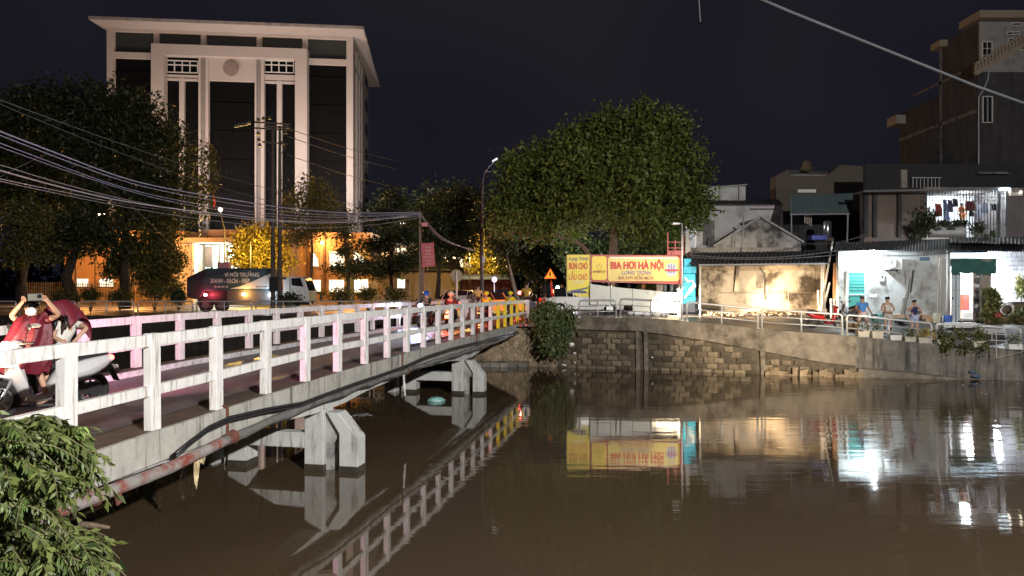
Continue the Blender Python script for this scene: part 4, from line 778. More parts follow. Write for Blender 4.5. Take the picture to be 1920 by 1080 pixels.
    for s_ in 'lr':
        hp, kn, an = g_('hip_'+s_), g_('knee_'+s_), g_('ankle_'+s_); n_ = len(S)
        S += [(hp, .1*k+e*.4), (hp.lerp(kn, .8 if legs == 'shorts' else .98), (.072 if legs == 'shorts' else .066)*k+e*.6)]; SE += [(0, n_), (n_, n_+1)]
        if legs == 'long': S.append((an, .055*k)); SE.append((n_+1, n_+2))
    put('shorts' if legs == 'shorts' else 'trousers', skinned('legs', S, SE, bottom), t)
    for s_ in 'lr':
        an = g_('ankle_'+s_); toe = an+Vector(J.get('toe', (0, -.17, -.05)))*k
        d = Vector((toe.x-an.x, toe.y-an.y, 0)).normalized(); obj('sandal', MB().beam(Vector((an.x, an.y, toe.z-.035*k))-d*.07*k, Vector((toe.x, toe.y, toe.z-.035*k))+d*.04*k, .09*k, .03), shoes or blackp, t)
    return t
def standing(px, Y, head_y, foot_y, arms, lean=0, sh_w=.19, face=(0, -1, 0), spread=.12):
    X = PX(px, Y); zf = PZ(foot_y, Y); zt = PZ(head_y, Y); h = zt-zf; k = h/1.70; V = lambda x, y, z: Vector((X+x*k, Y+y*k, zf+z*k))
    J = dict(head=V(lean, 0, 1.58), neck=V(lean*.9, 0, 1.42), pelvis=V(0, 0, .92), face=face,
             shoulder_l=V(-sh_w+lean*.8, 0, 1.37), shoulder_r=V(sh_w+lean*.8, 0, 1.37), hip_l=V(-.09, 0, .88), hip_r=V(.09, 0, .88),
             knee_l=V(-spread, -.04, .48), knee_r=V(spread, -.04, .48), ankle_l=V(-spread-.03, 0, .08), ankle_r=V(spread+.03, 0, .08))
    for n_, v in arms.items(): J[n_] = V(*v)
    return J, k
cl = lambda n_, c: M('cloth_'+n_, c, .85, .12, 9, .2)
foot = lambda X, Y: 540+(EYE-gz(X, Y))*F/Y
Ym = 33.7
J, k = standing(1617, Ym-.1, 555, 625, dict(elbow_l=(-.33, -.02, 1.12), wrist_l=(-.27, -.22, 1.02), elbow_r=(.30, .02, 1.1), wrist_r=(.36, -.15, .9)), spread=.22, face=(.2, -1, 0))
person('man in a blue polo shirt and pale shorts, leftmost of three men by the railing', J, cl('blue_polo', (.05, .20, .52)), cl('pale_pink', (.60, .45, .40)), k=k)
J, k = standing(1664, Ym, 556, 626, dict(elbow_l=(-.29, 0, 1.1), wrist_l=(-.1, -.2, 1.0), elbow_r=(.31, 0, 1.12), wrist_r=(.1, -.2, 1.0)), sh_w=.18, face=(-.6, -1, -.1))
person('man in a white sleeveless vest holding his hands together, middle of three men', J, cl('white_vest', (.62, .58, .50)), cl('pale_shorts', (.6, .52, .48)), sk=skin, k=k, sleeve=None)
J, k = standing(1714, Ym-.3, 562, 629, dict(elbow_l=(-.30, -.05, 1.1), wrist_l=(-.12, -.16, 1.42), elbow_r=(.40, .05, 1.08), wrist_r=(.2, -.1, .92)), sh_w=.2, face=(-.5, -1, 0))
person('man in a navy sleeveless shirt with one hand at his face, rightmost of three men', J, cl('navy', (.02, .025, .09)), cl('light_blue_shorts', (.42, .50, .72)), sk=skin, k=k*1.04, sleeve=None)
J, k = standing(1804, 43.0, 380, 428, dict(elbow_l=(-.3, -.1, 1.1), wrist_l=(-.5, -.3, .95), elbow_r=(.28, -.1, 1.1), wrist_r=(.15, -.3, .9)))
person('woman in orange clothes standing among laundry in the caged balcony', J, cl('orange', (.75, .28, .10)), cl('orange', (.75, .28, .10)), sk=skin, k=k)
# ---------------------------------------------------------------- scooters
def scooter(base, heading, label, main, lamp_on=None, tail=None, s=1.0, second=None, lamppow=40, tailpow=20, lean=0):
    t = thing('scooter', base, label, 'scooter', rz=heading); S = lambda v: Vector(v)*s; second = second or blackp
    for x, nm_ in ((.62, 'front_wheel'), (-.60, 'rear_wheel')):
        w_ = obj(nm_, MB().torus(S((x, 0, .28)), (0, 1, 0), .225*s, .055*s, 24, 8), tyre, t, world=False, smooth=True)
        obj('rim', MB().torus(S((x, 0, .28)), (0, 1, 0), .165*s, .018*s, 20, 6).disc(S((x, 0, .28)), (0, 1, 0), .05*s, .1*s, 12).beam(S((x-.16, 0, .28)), S((x+.16, 0, .28)), .02, .03).beam(S((x, 0, .12)), S((x, 0, .44)), .03, .02, up=(0, 1, 0)).beam(S((x-.11, 0, .17)), S((x+.11, 0, .39)), .02, .03).beam(S((x-.11, 0, .39)), S((x+.11, 0, .17)), .02, .03), M('rim_alloy', (.35, .35, .36), .3, metal=.7), w_, world=False)
    def loft(sec, mat, nm_, smooth=True):  # sec: list of (x, z0, z1, halfwidth)
        b_ = MB(); rings = []
        for x, z0, z1, hw in sec:
            m_ = (z0+z1)/2; r_ = (z1-z0)/2; rings.append([S((x, hw*math.cos(a)*(1 if abs(math.cos(a)) < .9 else .98), m_+r_*math.sin(a))) for a in [2*math.pi*i/12 for i in range(13)]])
        b_.grid(rings); b_.add([rings[0][i] for i in range(12)], [tuple(range(12))]); b_.add([rings[-1][i] for i in range(12)], [tuple(range(12))[::-1]])
        return obj(nm_, b_, mat, t, world=False, smooth=smooth)
    loft([(-.95, .70, .76, .03), (-.8, .58, .80, .09), (-.5, .42, .76, .15), (-.15, .36, .68, .15), (.0, .22, .45, .13)], main, 'rear_body')
    loft([(.0, .20, .34, .14), (.2, .20, .30, .15), (.34, .22, .40, .15)], main, 'floorboard')
    loft([(.30, .22, .50, .15), (.38, .28, .84, .19), (.44, .42, .96, .17), (.52, .55, .94, .10)], main, 'leg_shield')
    loft([(.36, .93, 1.08, .12), (.44, .88, 1.10, .14), (.54, .90, 1.04, .08)], main, 'handlebar_cowl')
    loft([(.36, .40, .50, .03), (.48, .54, .60, .055), (.62, .585, .63, .06), (.80, .50, .56, .045)], main, 'front_fender')
    loft([(-.82, .78, .86, .10), (-.5, .74, .86, .13), (-.2, .68, .80, .13), (-.02, .64, .74, .09)], blackp, 'seat')
    obj('fork', MB().tube([S((.46, .06, .62)), S((.62, .07, .28))], .022*s, 6).tube([S((.46, -.06, .62)), S((.62, -.07, .28))], .022*s, 6), chrome, t, world=False)
    obj('handlebar', MB().tube([S((.34, .34, 1.05)), S((.42, .2, 1.04)), S((.46, 0, 1.02)), S((.42, -.2, 1.04)), S((.34, -.34, 1.05))], .017*s, 7), blackp, t, world=False)
    for q in (1, -1):
        obj('mirror', MB().tube([S((.4, .22*q, 1.04)), S((.38, .26*q, 1.24))], .008, 5).ell(S((.37, .27*q, 1.27)), (.015, .06*s, .04*s), 10, 6), blackp, t, world=False)
    obj('exhaust', MB().tube([S((-.15, -.12, .22)), S((-.45, -.15, .24)), S((-.88, -.17, .36))], [.025*s, .05*s, .055*s], 10), second, t, world=False, smooth=True)
    obj('engine', MB().box(S((-.42, .06, .32)), S((.42, .14, .16))).disc(S((-.6, .1, .3)), (0, 1, 0), .11*s, .1), blackp, t, world=False)
    obj('number_plate', MB().box(S((-.98, 0, .56)), S((.01, .19, .14)), ry=.3), white, t, world=False); obj('mudguard', MB().beam(S((-.86, 0, .68)), S((-1.0, 0, .38)), .16*s, .012), blackp, t, world=False)
    obj('rear_rail', MB().tube([S((-.5, .1, .84)), S((-.85, .1, .9)), S((-.92, 0, .91)), S((-.85, -.1, .9)), S((-.5, -.1, .84))], .014*s, 6), chrome, t, world=False)
    hl = obj('headlight', MB().ell(S((.54, 0, .99)), S((.05, .11, .085)), 12, 8), E_('headlight_glow_'+label[:6], lamp_on, 40) if lamp_on else glassd, t, world=False)
    tl = obj('tail_light', MB().ell(S((-.90, 0, .74)), S((.05, .07, .045)), 12, 8), E_('tail_glow', (1, .04, .03), 14) if tail else M('tail_off', (.3, .02, .02), .3), t, world=False)
    rot = Matrix.Rotation(heading, 3, 'Z')
    def lt(p, pw, c, nm_, kind='POINT'):
        rear = kind == 'REAR'; kind = 'SPOT' if rear else kind; l_ = bpy.data.lights.new(nm_, kind); l_.energy = pw; l_.color = c; l_.shadow_soft_size = .05; o = bpy.data.objects.new(nm_, l_); C.objects.link(o); o.parent = t; o.location = S(p)
        if kind == 'SPOT': l_.spot_size = R(120 if rear else 95); l_.spot_blend = .6 if rear else .8; o.rotation_euler = (R(92), 0, R(128)) if rear else (R(84), 0, R(-90))
    if lamp_on: lt((.66, 0, .99), lamppow, lamp_on, 'headlight_beam', 'SPOT')
    if tail: lt((-1.0, 0, .78), tailpow, tail, 'tail_beam', 'REAR' if tailpow > 200 else 'POINT')
    return t
wscoot = M('white_scooter_paint', (.58, .58, .60), .2, .03, 3, coat=.5); redp = M('red_scooter_paint', (.38, .02, .02), .25, .05, 3, coat=.5)
Ys = 10.9; zr = 2.02
ctr = Vector((-7.27, 11.10, zr)); hdg = R(180+60)
scooter(ctr, hdg, 'white scooter stopped on the bridge carrying two people', wscoot, (1, .62, .42), (1, .20, .48), s=1.1, lamppow=160, tailpow=430)
lamp(None, (-7.62, 10.35, 3.12), 45, (1, .66, .42), r=.1, name='scooter_headlamp_glow')
q = lambda x, y, d=0: P(x, y, Ys+d)
poncho = M('maroon_poncho', (.145, .012, .026), .5, .3, 4, .3)
Jd = dict(head=q(59, 577), neck=q(60, 596), pelvis=q(72, 668, .2), face=(.05, -1, .05), shoulder_l=q(38, 604), shoulder_r=q(85, 602), elbow_l=q(20, 592, -.12), wrist_l=q(42, 566, -.28), elbow_r=q(111, 590, -.12), wrist_r=q(90, 565, -.28),
          hip_l=q(64, 672, .1), hip_r=q(80, 672, .3), knee_l=q(40, 690, -.1), knee_r=q(55, 690, .5), ankle_l=q(48, 750, -.05), ankle_r=q(66, 742, .5), toe=(-.15, -.08, -.05))
person('scooter rider in a maroon poncho and white face mask filming with a phone', Jd, poncho, cl('black_trousers', (.02, .02, .025)), sk=skin, k=1.0, legs='long')
mk = tag(obj('face_mask', MB().ell(q(58, 584, -.075), (.082, .05, .068), 14, 10), M('mask_white', (.75, .75, .76), .7, .03, 20), smooth=True), 'white face mask worn by the rider in the maroon poncho', 'mask')
ph = thing('phone', q(66, 557, -.33), 'grey phone held up sideways by the poncho rider', 'phone'); obj('body', MB().box(q(66, 557, -.36), (.22, .012, .10), ry=R(-2)), M('phone_grey', (.22, .24, .22), .3), ph, bevel=.008); obj('camera_bump', MB().disc(q(74.5, 555.5, -.372), (0, 1, 0), .03, .02, 16), blackp, ph); obj('lens', MB().disc(q(74.5, 555.5, -.385), (0, 1, 0), .016, .01, 12), glassd, ph)
# poncho cloth: rings of an open skirt, then the part thrown back over the passenger
def cloth(rings, name, parent=None, label=None, cat=None, nn=26, mat=poncho, wr=.03):
    rows = []
    for j, (c, rx_, ry_) in enumerate(rings):
        rows.append([Vector(c)+Vector((math.cos(a)*rx_, math.sin(a)*ry_, 0))+Vector((math.cos(a), math.sin(a), 0))*wr*(j+1)*.5*math.sin(a*7+j*.5)+Vector((0, 0, .02*math.sin(a*5+j))) for a in [2*math.pi*i/nn for i in range(nn+1)]])
    o = obj(name, MB().grid(rows), mat, parent, smooth=True); sd = o.modifiers.new('t', 'SOLIDIFY'); sd.thickness = .006; s2_ = o.modifiers.new('s', 'SUBSURF'); s2_.levels = 1; s2_.render_levels = 1
    return tag(o, label, cat)
pon = thing('rain_poncho', q(60, 650), 'shiny maroon rain poncho draped from the rider back over the passenger', 'poncho')
cloth([(q(60, 590), .09, .08), (q(60, 597), .2, .14), (q(62, 604), .25, .17), (q(60, 622), .27, .20), (q(52, 646), .33, .24), (q(42, 666, .0), .40, .28), (q(40, 684, .0), .40, .30), (q(46, 701, .0), .24, .22)], 'front_drape', pon)
back = []
ar = [(84, 592, .05, .16), (100, 569, .2, .2), (114, 560, .3, .25), (130, 562, .38, .28), (145, 577, .45, .28), (156, 598, .5, .26)]
for i, (x, y, d, wd) in enumerate(ar):
    back.append([q(x+u*10, y, d)+Vector((math.sin(u)*.1, math.sin(a)*.30, -(1-math.cos(a))*.42-(.24 if i < 5 and False else 0))) for u, a in [(0, 0)]]) if False else back.append([q(x, y, d)+Vector((.02*math.sin(a*4+i), math.sin(a)*(.16+wd*.4), -(1-math.cos(a))*((.17 if a < 0 else .4)+.04*math.sin(i)))) for a in [math.pi*.55*(kk/7) for kk in range(-7, 8)]])
o = obj('back_drape', MB().grid(back), poncho, pon, smooth=True); sd = o.modifiers.new('t', 'SOLIDIFY'); sd.thickness = .006; s2_ = o.modifiers.new('s', 'SUBSURF'); s2_.levels = 1; s2_.render_levels = 1
obj('reflective_logo', MB().ell(q(66, 610.5, -.24), (.09, .02, .035), 12, 6), M('silver_print', (.5, .45, .42), .4), pon)
obj('clear_headlight_window', MB().prism([q(0, 676, -.36), q(20, 676, -.36), q(23, 690, -.36), q(-5, 688, -.36)], (0, .01, 0)), M('clear_plastic', (.6, .55, .55), .2), pon)
Jp = dict(head=q(124, 589, .35), neck=q(122, 602, .35), pelvis=q(108, 660, .4), face=(-.6, -.7, -.3), shoulder_l=q(104, 608, .22), shoulder_r=q(143, 606, .45), elbow_l=q(100, 632, .1), wrist_l=q(118, 640, .05), elbow_r=q(163, 615, .3), wrist_r=q(140, 639, .12),
          hip_l=q(102, 664, .25), hip_r=q(112, 664, .5), knee_l=q(72, 694, .1), knee_r=q(82, 690, .6), ankle_l=q(90, 748, .12), ankle_r=q(98, 742, .6), toe=(-.15, -.1, -.06))
pt = person('scooter passenger in a white T-shirt with head hidden under the maroon poncho', Jp, cl('white_tee', (.70, .68, .64)), cl('black_shorts', (.025, .02, .02)), sk=skin, k=.9, hairm=None)
for x in (103, 123): obj('hair', MB().tube([q(x, 594, .16), q(x+1, 606, .08), q(x-1, 619, .07)], [.035, .035, .012], 7), hair, pt, smooth=True)
red = redp
rs = scooter(Vector((PX(1548, 33.9), 33.9, gz(PX(1548, 33.9), 33.9)+.12)), R(0), 'red scooter parked by the railing near the three men', redp, s=1.0)
for px, hd_, lab, m_ in ((1588, .4, 'pale rear of a second scooter beside the man in blue', wscoot),): scooter(Vector((PX(px+4, 35.6), 35.6, gz(PX(px, 35.6), 35.6)+.02)), R(100), lab, m_, s=.95)
# rider with blue helmet on bridge
def rider(n, v, label, top, helmet, hs, heading, lamp_on=None, tail=None, main=None, lp_=40, tp=20, sl='long', k=1.0, trousers=None):
    b_ = B(n, v, zb(n)+.06) if v is not None else n
    scooter(b_, heading, hs, main or redp, lamp_on, tail, lamppow=lp_, tailpow=tp, s=1.0)
    rot = Matrix.Rotation(heading, 3, 'Z'); V = lambda x, y, z: b_+rot @ Vector((x, y, z))
    f = rot @ Vector((1, 0, -.05))
    J = dict(head=V(-.05, 0, 1.50), neck=V(-.12, 0, 1.36), pelvis=V(-.3, 0, .90), face=f, shoulder_l=V(-.12, .19, 1.30), shoulder_r=V(-.12, -.19, 1.30), elbow_l=V(.1, .28, 1.1), elbow_r=V(.1, -.28, 1.1), wrist_l=V(.32, .3, 1.08), wrist_r=V(.32, -.3, 1.08),
             hip_l=V(-.25, .1, .86), hip_r=V(-.25, -.1, .86), knee_l=V(.15, .2, .78), knee_r=V(.15, -.2, .78), ankle_l=V(.1, .17, .38), ankle_r=V(.1, -.17, .38), toe=tuple(rot @ Vector((.17, 0, -.03))))
    t = person(label, J, top, trousers or cl('dark_trousers', (.03, .03, .04)), sk=skin, k=k, sleeve=sl, legs='long')
    if helmet: obj('helmet', MB().ell(V(-.07, 0, 1.56), (.145, .145, .125), 14, 8), helmet, t, smooth=True)
    return t
up = math.atan2(NU.y, NU.x)
rider(16.3, -3.7, 'rider in dark jacket and blue helmet coming across the bridge', cl('dark_jacket', (.02, .03, .05)), M('blue_helmet', (.02, .10, .45), .25, .05, coat=.5), 'scooter ridden by the person in the blue helmet', up+math.pi-.15, (.55, .68, 1), None, M('grey_scooter', (.3, .3, .32), .3), lp_=420)
rider(14.7, -1.7, 'rider in a dark maroon raincoat leaving over the bridge', cl('dark_maroon', (.09, .015, .02)), M('cream_helmet', (.55, .48, .40), .3, .05), 'scooter ridden by the person in the maroon raincoat', up+.1, None, (1, .12, .04), redp, tp=60)
rider(19, -1.7, 'rider in a bright yellow raincoat near the bridge end', cl('yellow_coat', (.85, .65, .02)), M('yellow_helmet', (.85, .7, .05), .3, .05), 'scooter ridden by the person in the yellow raincoat', up, None, (1, .1, .03), redp, tp=25)
rider(20.6, -.9, 'second yellow raincoat rider beside the taxi', cl('yellow_coat', (.85, .65, .02)), M('yellow_helmet', (.85, .7, .05), .3, .05), 'scooter ridden by the second person in yellow', up, None, None, redp)
J, k = standing(896, 39.5, 535, 590, dict(elbow_l=(-.28, 0, 1.1), wrist_l=(-.2, -.2, .95), elbow_r=(.3, 0, 1.12), wrist_r=(.25, -.2, 1.0)))
person('woman in white and orange standing at the bridge end', J, cl('white_orange', (.8, .45, .15)), cl('white_tr', (.65, .6, .55)), sk=skin, k=k, legs='long')
J, k = standing(987, 42, 530, 592, dict(elbow_l=(-.28, 0, 1.1), wrist_l=(-.2, -.2, .95), elbow_r=(.3, 0, 1.12), wrist_r=(.25, -.2, 1.0)))
person('person in an olive-yellow top with dark hair beyond the bridge end', J, cl('olive_yellow', (.4, .3, .04)), cl('dark_trousers', (.03, .03, .04)), sk=skind, k=k, legs='long')
rider(Vector((PX(1052, 40), 40, 2.5)), None, 'rider in a pale pink raincoat waiting behind the hanging bush', cl('pale_pink_coat', (.65, .25, .22)), M('white_helmet', (.7, .7, .72), .3), 'scooter of the rider behind the hanging bush', R(-110), None, (1, .2, .1), redp, tp=30)
# ---------------------------------------------------------------- cars
def car(loc, heading, label, paint, L=4.4, Wd=1.75, Hh=1.45, head=None, tail=None, cat='car', group=None, box=False, headpow=0, tailpow=0, back=0):
    t = thing('parked_car', loc, label, cat, group, rz=heading)
    half = L/2; prof = [(-half, .45), (-half+.05, .85), (-half+.5, .95), (-half+1.1-back*.5, Hh-.05), (-half+1.9-back*.5, Hh), (.1*L-back, Hh-.03), (.28*L-back, .95), (half-.25, .78), (half, .55), (half-.05, .25), (-half+.05, .25)] if not box else [(-half, .3), (-half, Hh*.95), (-half+.1, Hh), (.25*L, Hh), (.38*L, 1.0), (half-.1, .85), (half, .55), (half, .25)]
    lower = [(x, min(z, .95)) for x, z in prof]
    rings = []
    nb_ = len(prof)
    for y, sc_, top in ((-Wd/2, .97, 0), (-Wd/2+.03, 1, 0), (Wd/2-.03, 1, 0), (Wd/2, .97, 0)): rings.append([(x*sc_, y, .25+(z-.25)*sc_) for x, z in lower]+[])
    b_ = MB(); 
    for r_ in rings: r_.append(r_[0])
    b_.grid(rings); b_.add([tuple(p) for p in rings[0][:-1]], [tuple(range(nb_))[::-1]]); b_.add([tuple(p) for p in rings[-1][:-1]], [tuple(range(nb_))])
    obj('body', b_, paint, t, world=False, bevel=.02)
    cab = [p for p in prof if p[1] > .93]; 
    if not box: cab = [(-half+.55, .94)]+[p for p in prof if p[1] > .96]+[(.28*L-back, .94)]
    else: cab = [(-half+.02, .94), (-half+.03, Hh*.94), (-half+.12, Hh), (.25*L, Hh), (.38*L, .98)]
    r2 = []
    for y, zs in ((-Wd/2+.06, 0), (-Wd/2+.2, 1), (Wd/2-.2, 1), (Wd/2-.06, 0)): r2.append([(x, y, z if zs else min(z, .94)) for x, z in cab])
    c_ = MB(); c_.grid(r2); obj('windows', c_, glassd, t, world=False)
    obj('roof_panel', MB().grid([[(x, y, z+.012) for x, z in cab if z > Hh-.12] for y in (-Wd/2+.22, 0, Wd/2-.22)]), paint, t, world=False)
    for s_ in (-1, 1):
        for x in (-half+1.2, .02*L-back*.6, .2*L-back): obj('window_pillar', MB().beam((x, s_*(Wd/2-.07), .94), (x-(.05 if x < 0 else .25), s_*(Wd/2-.21), Hh-.04), .06, .03), paint, t, world=False)
        for x in (-half+.8, half-.8):
            w_ = obj('wheel', MB().disc((x, s_*(Wd/2-.1), .31), (0, 1, 0), .31, .2, 20), tyre, t, world=False); obj('rim', MB().disc((x, s_*(Wd/2-.0), .31), (0, 1, 0), .19, .03, 16), M('rim_alloy', (.35, .35, .36)), w_, world=False)
        obj('headlight', MB().ell((half-.06, s_*(Wd/2-.28), .66), (.09, .18, .09), 10, 6), E_('car_head_'+label[:8], head, 25) if head else M('lamp_glass', (.5, .5, .5), .2), t, world=False)
        obj('tail_light', MB().box((-half+.02, s_*(Wd/2-.2), .78), (.06, .26, .14)), E_('car_tail_glow', (1, .05, .02), 12) if tail else M('tail_off', (.3, .02, .02), .3), t, world=False)
    rot = Matrix.Rotation(heading, 3, 'Z')
    if tailpow: lamp(None, Vector(loc)+rot @ Vector((-half-.3, 0, .8)), tailpow, (1, .12, .05), r=.2, name='tail_beam')
    return t
carw = M('white_car_paint', (.72, .72, .72), .22, .02, coat=.6); cary = M('yellow_car_paint', (.62, .42, .10), .25, .04, coat=.6); carg = M('silver_car_paint', (.38, .37, .37), .25, .03, coat=.6)
car((3.95, 39.35, gz(4.5, 39)+.0), 0, 'white car behind the yellow sign with its headlight shining along the wall', carw, head=(1, .85, .6), L=4.3, back=1.15)
lamp(None, (6.6, 37.5, 3.2), 30000, (1, .74, .46), 'SPOT', .12, aim=(13.0, 39.4, 2.75), cone=44, blend=.9, name='car_headlight_beam')
car((PX(920, 46), 46, 2.3), R(15), 'yellowish taxi sedan stopped beyond the bridge end', cary, tail=1, tailpow=60)
car((PX(858, 48), 48, 2.3), R(165), 'silver hatchback facing left beyond the bridge', carg, L=4.2, Hh=1.55)
car((PX(948, 51), 51, 2.3), R(0), 'dark grey car behind the yellowish taxi', M('dark_car', (.06, .06, .07), .25, coat=.5), Hh=1.6)
car((PX(1035, 56), 56, 2.3), R(-85), 'dark blue van in the distant street', M('dark_blue_van', (.05, .06, .12), .3), Hh=2.0, box=True, L=4.8)
tp_ = thing('white_table', (PX(873, 41.5), 41.5, 2.2), 'white tarp-covered vendor table at the bridge end', 'table'); tpm = M('tarp_white', (.75, .68, .66), .5, .05)
obj('top', MB().prism([P(852, 555, 41), P(884, 553, 41.5), P(896, 561, 41), P(860, 565, 40.4)], (0, 0, -.08)), tpm, tp_); obj('skirt', MB().bb(PX(862, 40.5), PX(894, 40.5), 40.5, 41.2, 2.1, PZ(562, 40.5)), tpm, tp_)
# motorcycles cluster on far right street: parked row beyond bush
for i, px in enumerate((1012, 1024, 1036)): scooter(Vector((PX(px, 44), 44+.3*i, 2.3)), R(80+10*i), ['leftmost', 'middle', 'rightmost'][i]+' of three parked scooters behind the hanging bush', [redp, wscoot, M('blue_scooter', (.05, .1, .3), .3)][i])
# ---------------------------------------------------------------- garbage truck
Yt = 52
tr = thing('garbage_truck', (PX(460, Yt), Yt, 2.25), 'garbage truck with a dark navy body and slogan lettering', 'truck'); nav = M('truck_navy', (.045, .075, .095), .4, .1, 2); trw = M('truck_white', (.60, .60, .60), .35, .05)
obj('body', MB().prism([P(389, 503, Yt), P(507, 503, Yt), P(512, 545, Yt), P(383, 545, Yt), P(377, 530, Yt)], (0, 2.3, 0)), nav, tr, bevel=.04)
obj('white_flank', MB().prism([P(508, 512, Yt-.02), P(510, 541, Yt-.02), P(430, 541.5, Yt-.02), P(450, 537, Yt-.02), P(475, 527, Yt-.02)], (0, .015, 0)), trw, tr)
obj('hopper', MB().prism([P(388, 503, Yt+.05), P(383, 545, Yt+.05), P(372, 562, Yt+.05), P(350, 558, Yt+.05), P(350, 522, Yt+.05)], (0, 2.1, 0)), M('hopper_dark', (.04, .04, .045), .5, .2), tr, bevel=.03)
obj('hopper_cover', MB().prism([P(350, 521, Yt), P(388, 503, Yt), P(390, 505, Yt), P(352, 524, Yt)], (0, 2.2, 0)), blackp, tr)
obj('chassis', MB().bb(PX(365, Yt), PX(575, Yt), Yt+.5, Yt+1.8, 2.75, 3.8), blackp, tr); obj('side_skirt', MB().bb(PX(425, Yt), PX(530, Yt), Yt+.1, Yt+.2, 2.75, 3.8), M('skirt_grey', (.08, .08, .085), .6), tr)
cab = obj('cab', MB().prism([P(531, 519, Yt), P(566, 519, Yt), P(572, 526, Yt), P(579, 548, Yt), P(579, 565, Yt), P(531, 565, Yt)], (0, 2.1, 0)), trw, tr, bevel=.05)
obj('side_window', MB().prism([P(546, 522, Yt-.02), P(563, 521, Yt-.02), P(569, 538, Yt-.02), P(547, 535, Yt-.02)], (0, .015, 0)), glassd, cab); obj('door_line', MB().bb(PX(543, Yt), PX(544, Yt), Yt-.015, Yt, PZ(560, Yt), PZ(522, Yt)), blackp, cab); obj('door_handle', MB().bb(PX(546, Yt), PX(549, Yt), Yt-.05, Yt, PZ(544, Yt), PZ(543, Yt)), blackp, cab)
obj('windscreen', MB().prism([P(570, 523, Yt+.1), P(573, 526, Yt+.1), P(579, 545, Yt+.1), P(577, 546, Yt+.1)], (0, 1.9, 0)), glassd, cab); obj('mirror', MB().box(P(581, 530, Yt-.2), (.1, .15, .4)), blackp, cab)
for x in (385, 415, 548):
    w_ = obj('wheel', MB().disc((PX(x, Yt), Yt+.15, 2.72), (0, 1, 0), .48, .3, 20), tyre, tr); obj('rim', MB().disc((PX(x, Yt), Yt-.01, 2.72), (0, 1, 0), .25, .04, 14), M('rim_alloy', (.35, .35, .36)), w_)
def tt(s, x0, x1, y0, y1, m_=None, **kw): text('lettering', s, m_ or M('truck_letter', (.62, .62, .62), .5, 0), tr, P((x0+x1)/2, (y0+y1)/2, Yt-.02), (x1-x0)/F*Yt, (y1-y0)/F*Yt, bold=.025, **kw)
tt('VÌ MÔI TRƯỜNG', 420.5, 486, 508.5, 519); tt('XANH - SẠCH - ĐẸP', 394, 468, 522, 533); tt('VỆ SINH ĐÔ THỊ', 401, 428, 535, 540)
tt('MÔI TRƯỜNG ĐÔ THỊ', 480, 507, 535.5, 540, M('truck_small', (.1, .1, .12), .5, 0))
obj('roof_beacon_box', MB().bb(PX(402, Yt), PX(424, Yt), Yt+.5, Yt+1, PZ(503, Yt), PZ(491, Yt)), M('pink_box', (.6, .25, .25), .5), tr)
for x, y, c, s_, pw in ((385, 553, (1, .08, .12), 60, 22), (457, 552, (1, .45, .1), 70, 45), (507, 553, (.8, .92, 1), 60, 40)):
    obj('marker_light', MB().ell(P(x, y, Yt-.08), (.14, .08, .1), 10, 6), E_('marker_%d' % x, c, s_), tr); lamp(tr, P(x, y, Yt-.45), pw, c, r=.08)
# ---------------------------------------------------------------- office building
Yo = 88.0
of = thing('office_building', (-38, 95, 2.3), 'tall pale office tower with dark glass bays and a wide flat roof', 'building')
ow = M('office_render', (.40, .355, .335), .85, .05, .4, stain=(.36, .31, .28), sscale=.3, samt=.3); og = M('dark_curtain_glass', (.005, .005, .0055), .4, .2, .5, spec=.08); og2 = M('louvre_grey', (.02, .024, .024), .5, .1, .5)
sl = .108   # the front runs back by this much per metre to the right
x_l = PX(200, Yo)
def Yf(X): return Yo+(X-x_l)*sl
def fx(px, o=0):
    r_ = (px-960)/F; Y = (Yo-sl*x_l+o)/(1-sl*r_); return r_*Y, Y
def fp(s, x0, x1, y0, y1, o=0, t=.4, lv=True):   # panel lying on the facade between pixel columns and rows (rows read at the left edge)
    a = fx(x0, o); b_ = fx(x1, o)
    ya0, yb0 = (y0 if hasattr(y0, '__len__') else (y0, None)); ya1, yb1 = (y1 if hasattr(y1, '__len__') else (y1, None))
    z0 = PZ(ya0, a[1]); z1 = PZ(ya1, a[1]); return s.prism([(a[0], a[1], z1), (b_[0], b_[1], z1), (b_[0], b_[1], z0), (a[0], a[1], z0)], (0, t, 0))
ZT_ = PZ(52, Yo)
def zc(y, px=200): return PZ(y, fx(px)[1])
obj('core', MB().prism([(fx(212)[0], fx(212)[1]+.5, 2), (fx(651)[0], fx(651)[1]+.5, 2), (fx(651)[0]-1.5, 111, 2), (fx(212)[0], 111, 2)], (0, 0, ZT_-2.2)), og, of)
cols = [(200, 213, ZT_, -.3), (649.5, 662, ZT_, -.3)]
def vbar(x0, x1, z0, z1, o=0, t=.6, nm='column', m_=None):
    a = fx(x0, o); b_ = fx(x1, o); obj(nm, MB().prism([(a[0], a[1], z0), (b_[0], b_[1], z0), (b_[0], b_[1], z1), (a[0], a[1], z1)], (0, t, 0)), m_ or ow, of)
vbar(200, 213, 2, ZT_); vbar(649.5, 662, 2, ZT_)
zA = zc(96); zB = zc(107); vbar(213, 650, zA, ZT_-.02-zc(0)*0, nm='x') if False else None
vbar(213, 649.5, ZT_-.35, ZT_, .0, .5, 'top_band')
vbar(213, 284, zB, zA, .05, .5, 'cross_band'); vbar(575, 649.5, zB, zA, .05, .5, 'cross_band')
for x in (288, 376.5, 481, 567): vbar(x, x+9.5, zA, ZT_-.35, .1, .5, 'mullion_post')
for a, b_ in ((213, 288), (297.5, 376.5), (386, 481), (490.5, 567), (576.5, 649.5)): vbar(a, b_, zA, ZT_-.35, .45, .1, 'roof_storey_glass', og2)
zF = zc(84, 283); zG = zc(105, 307)
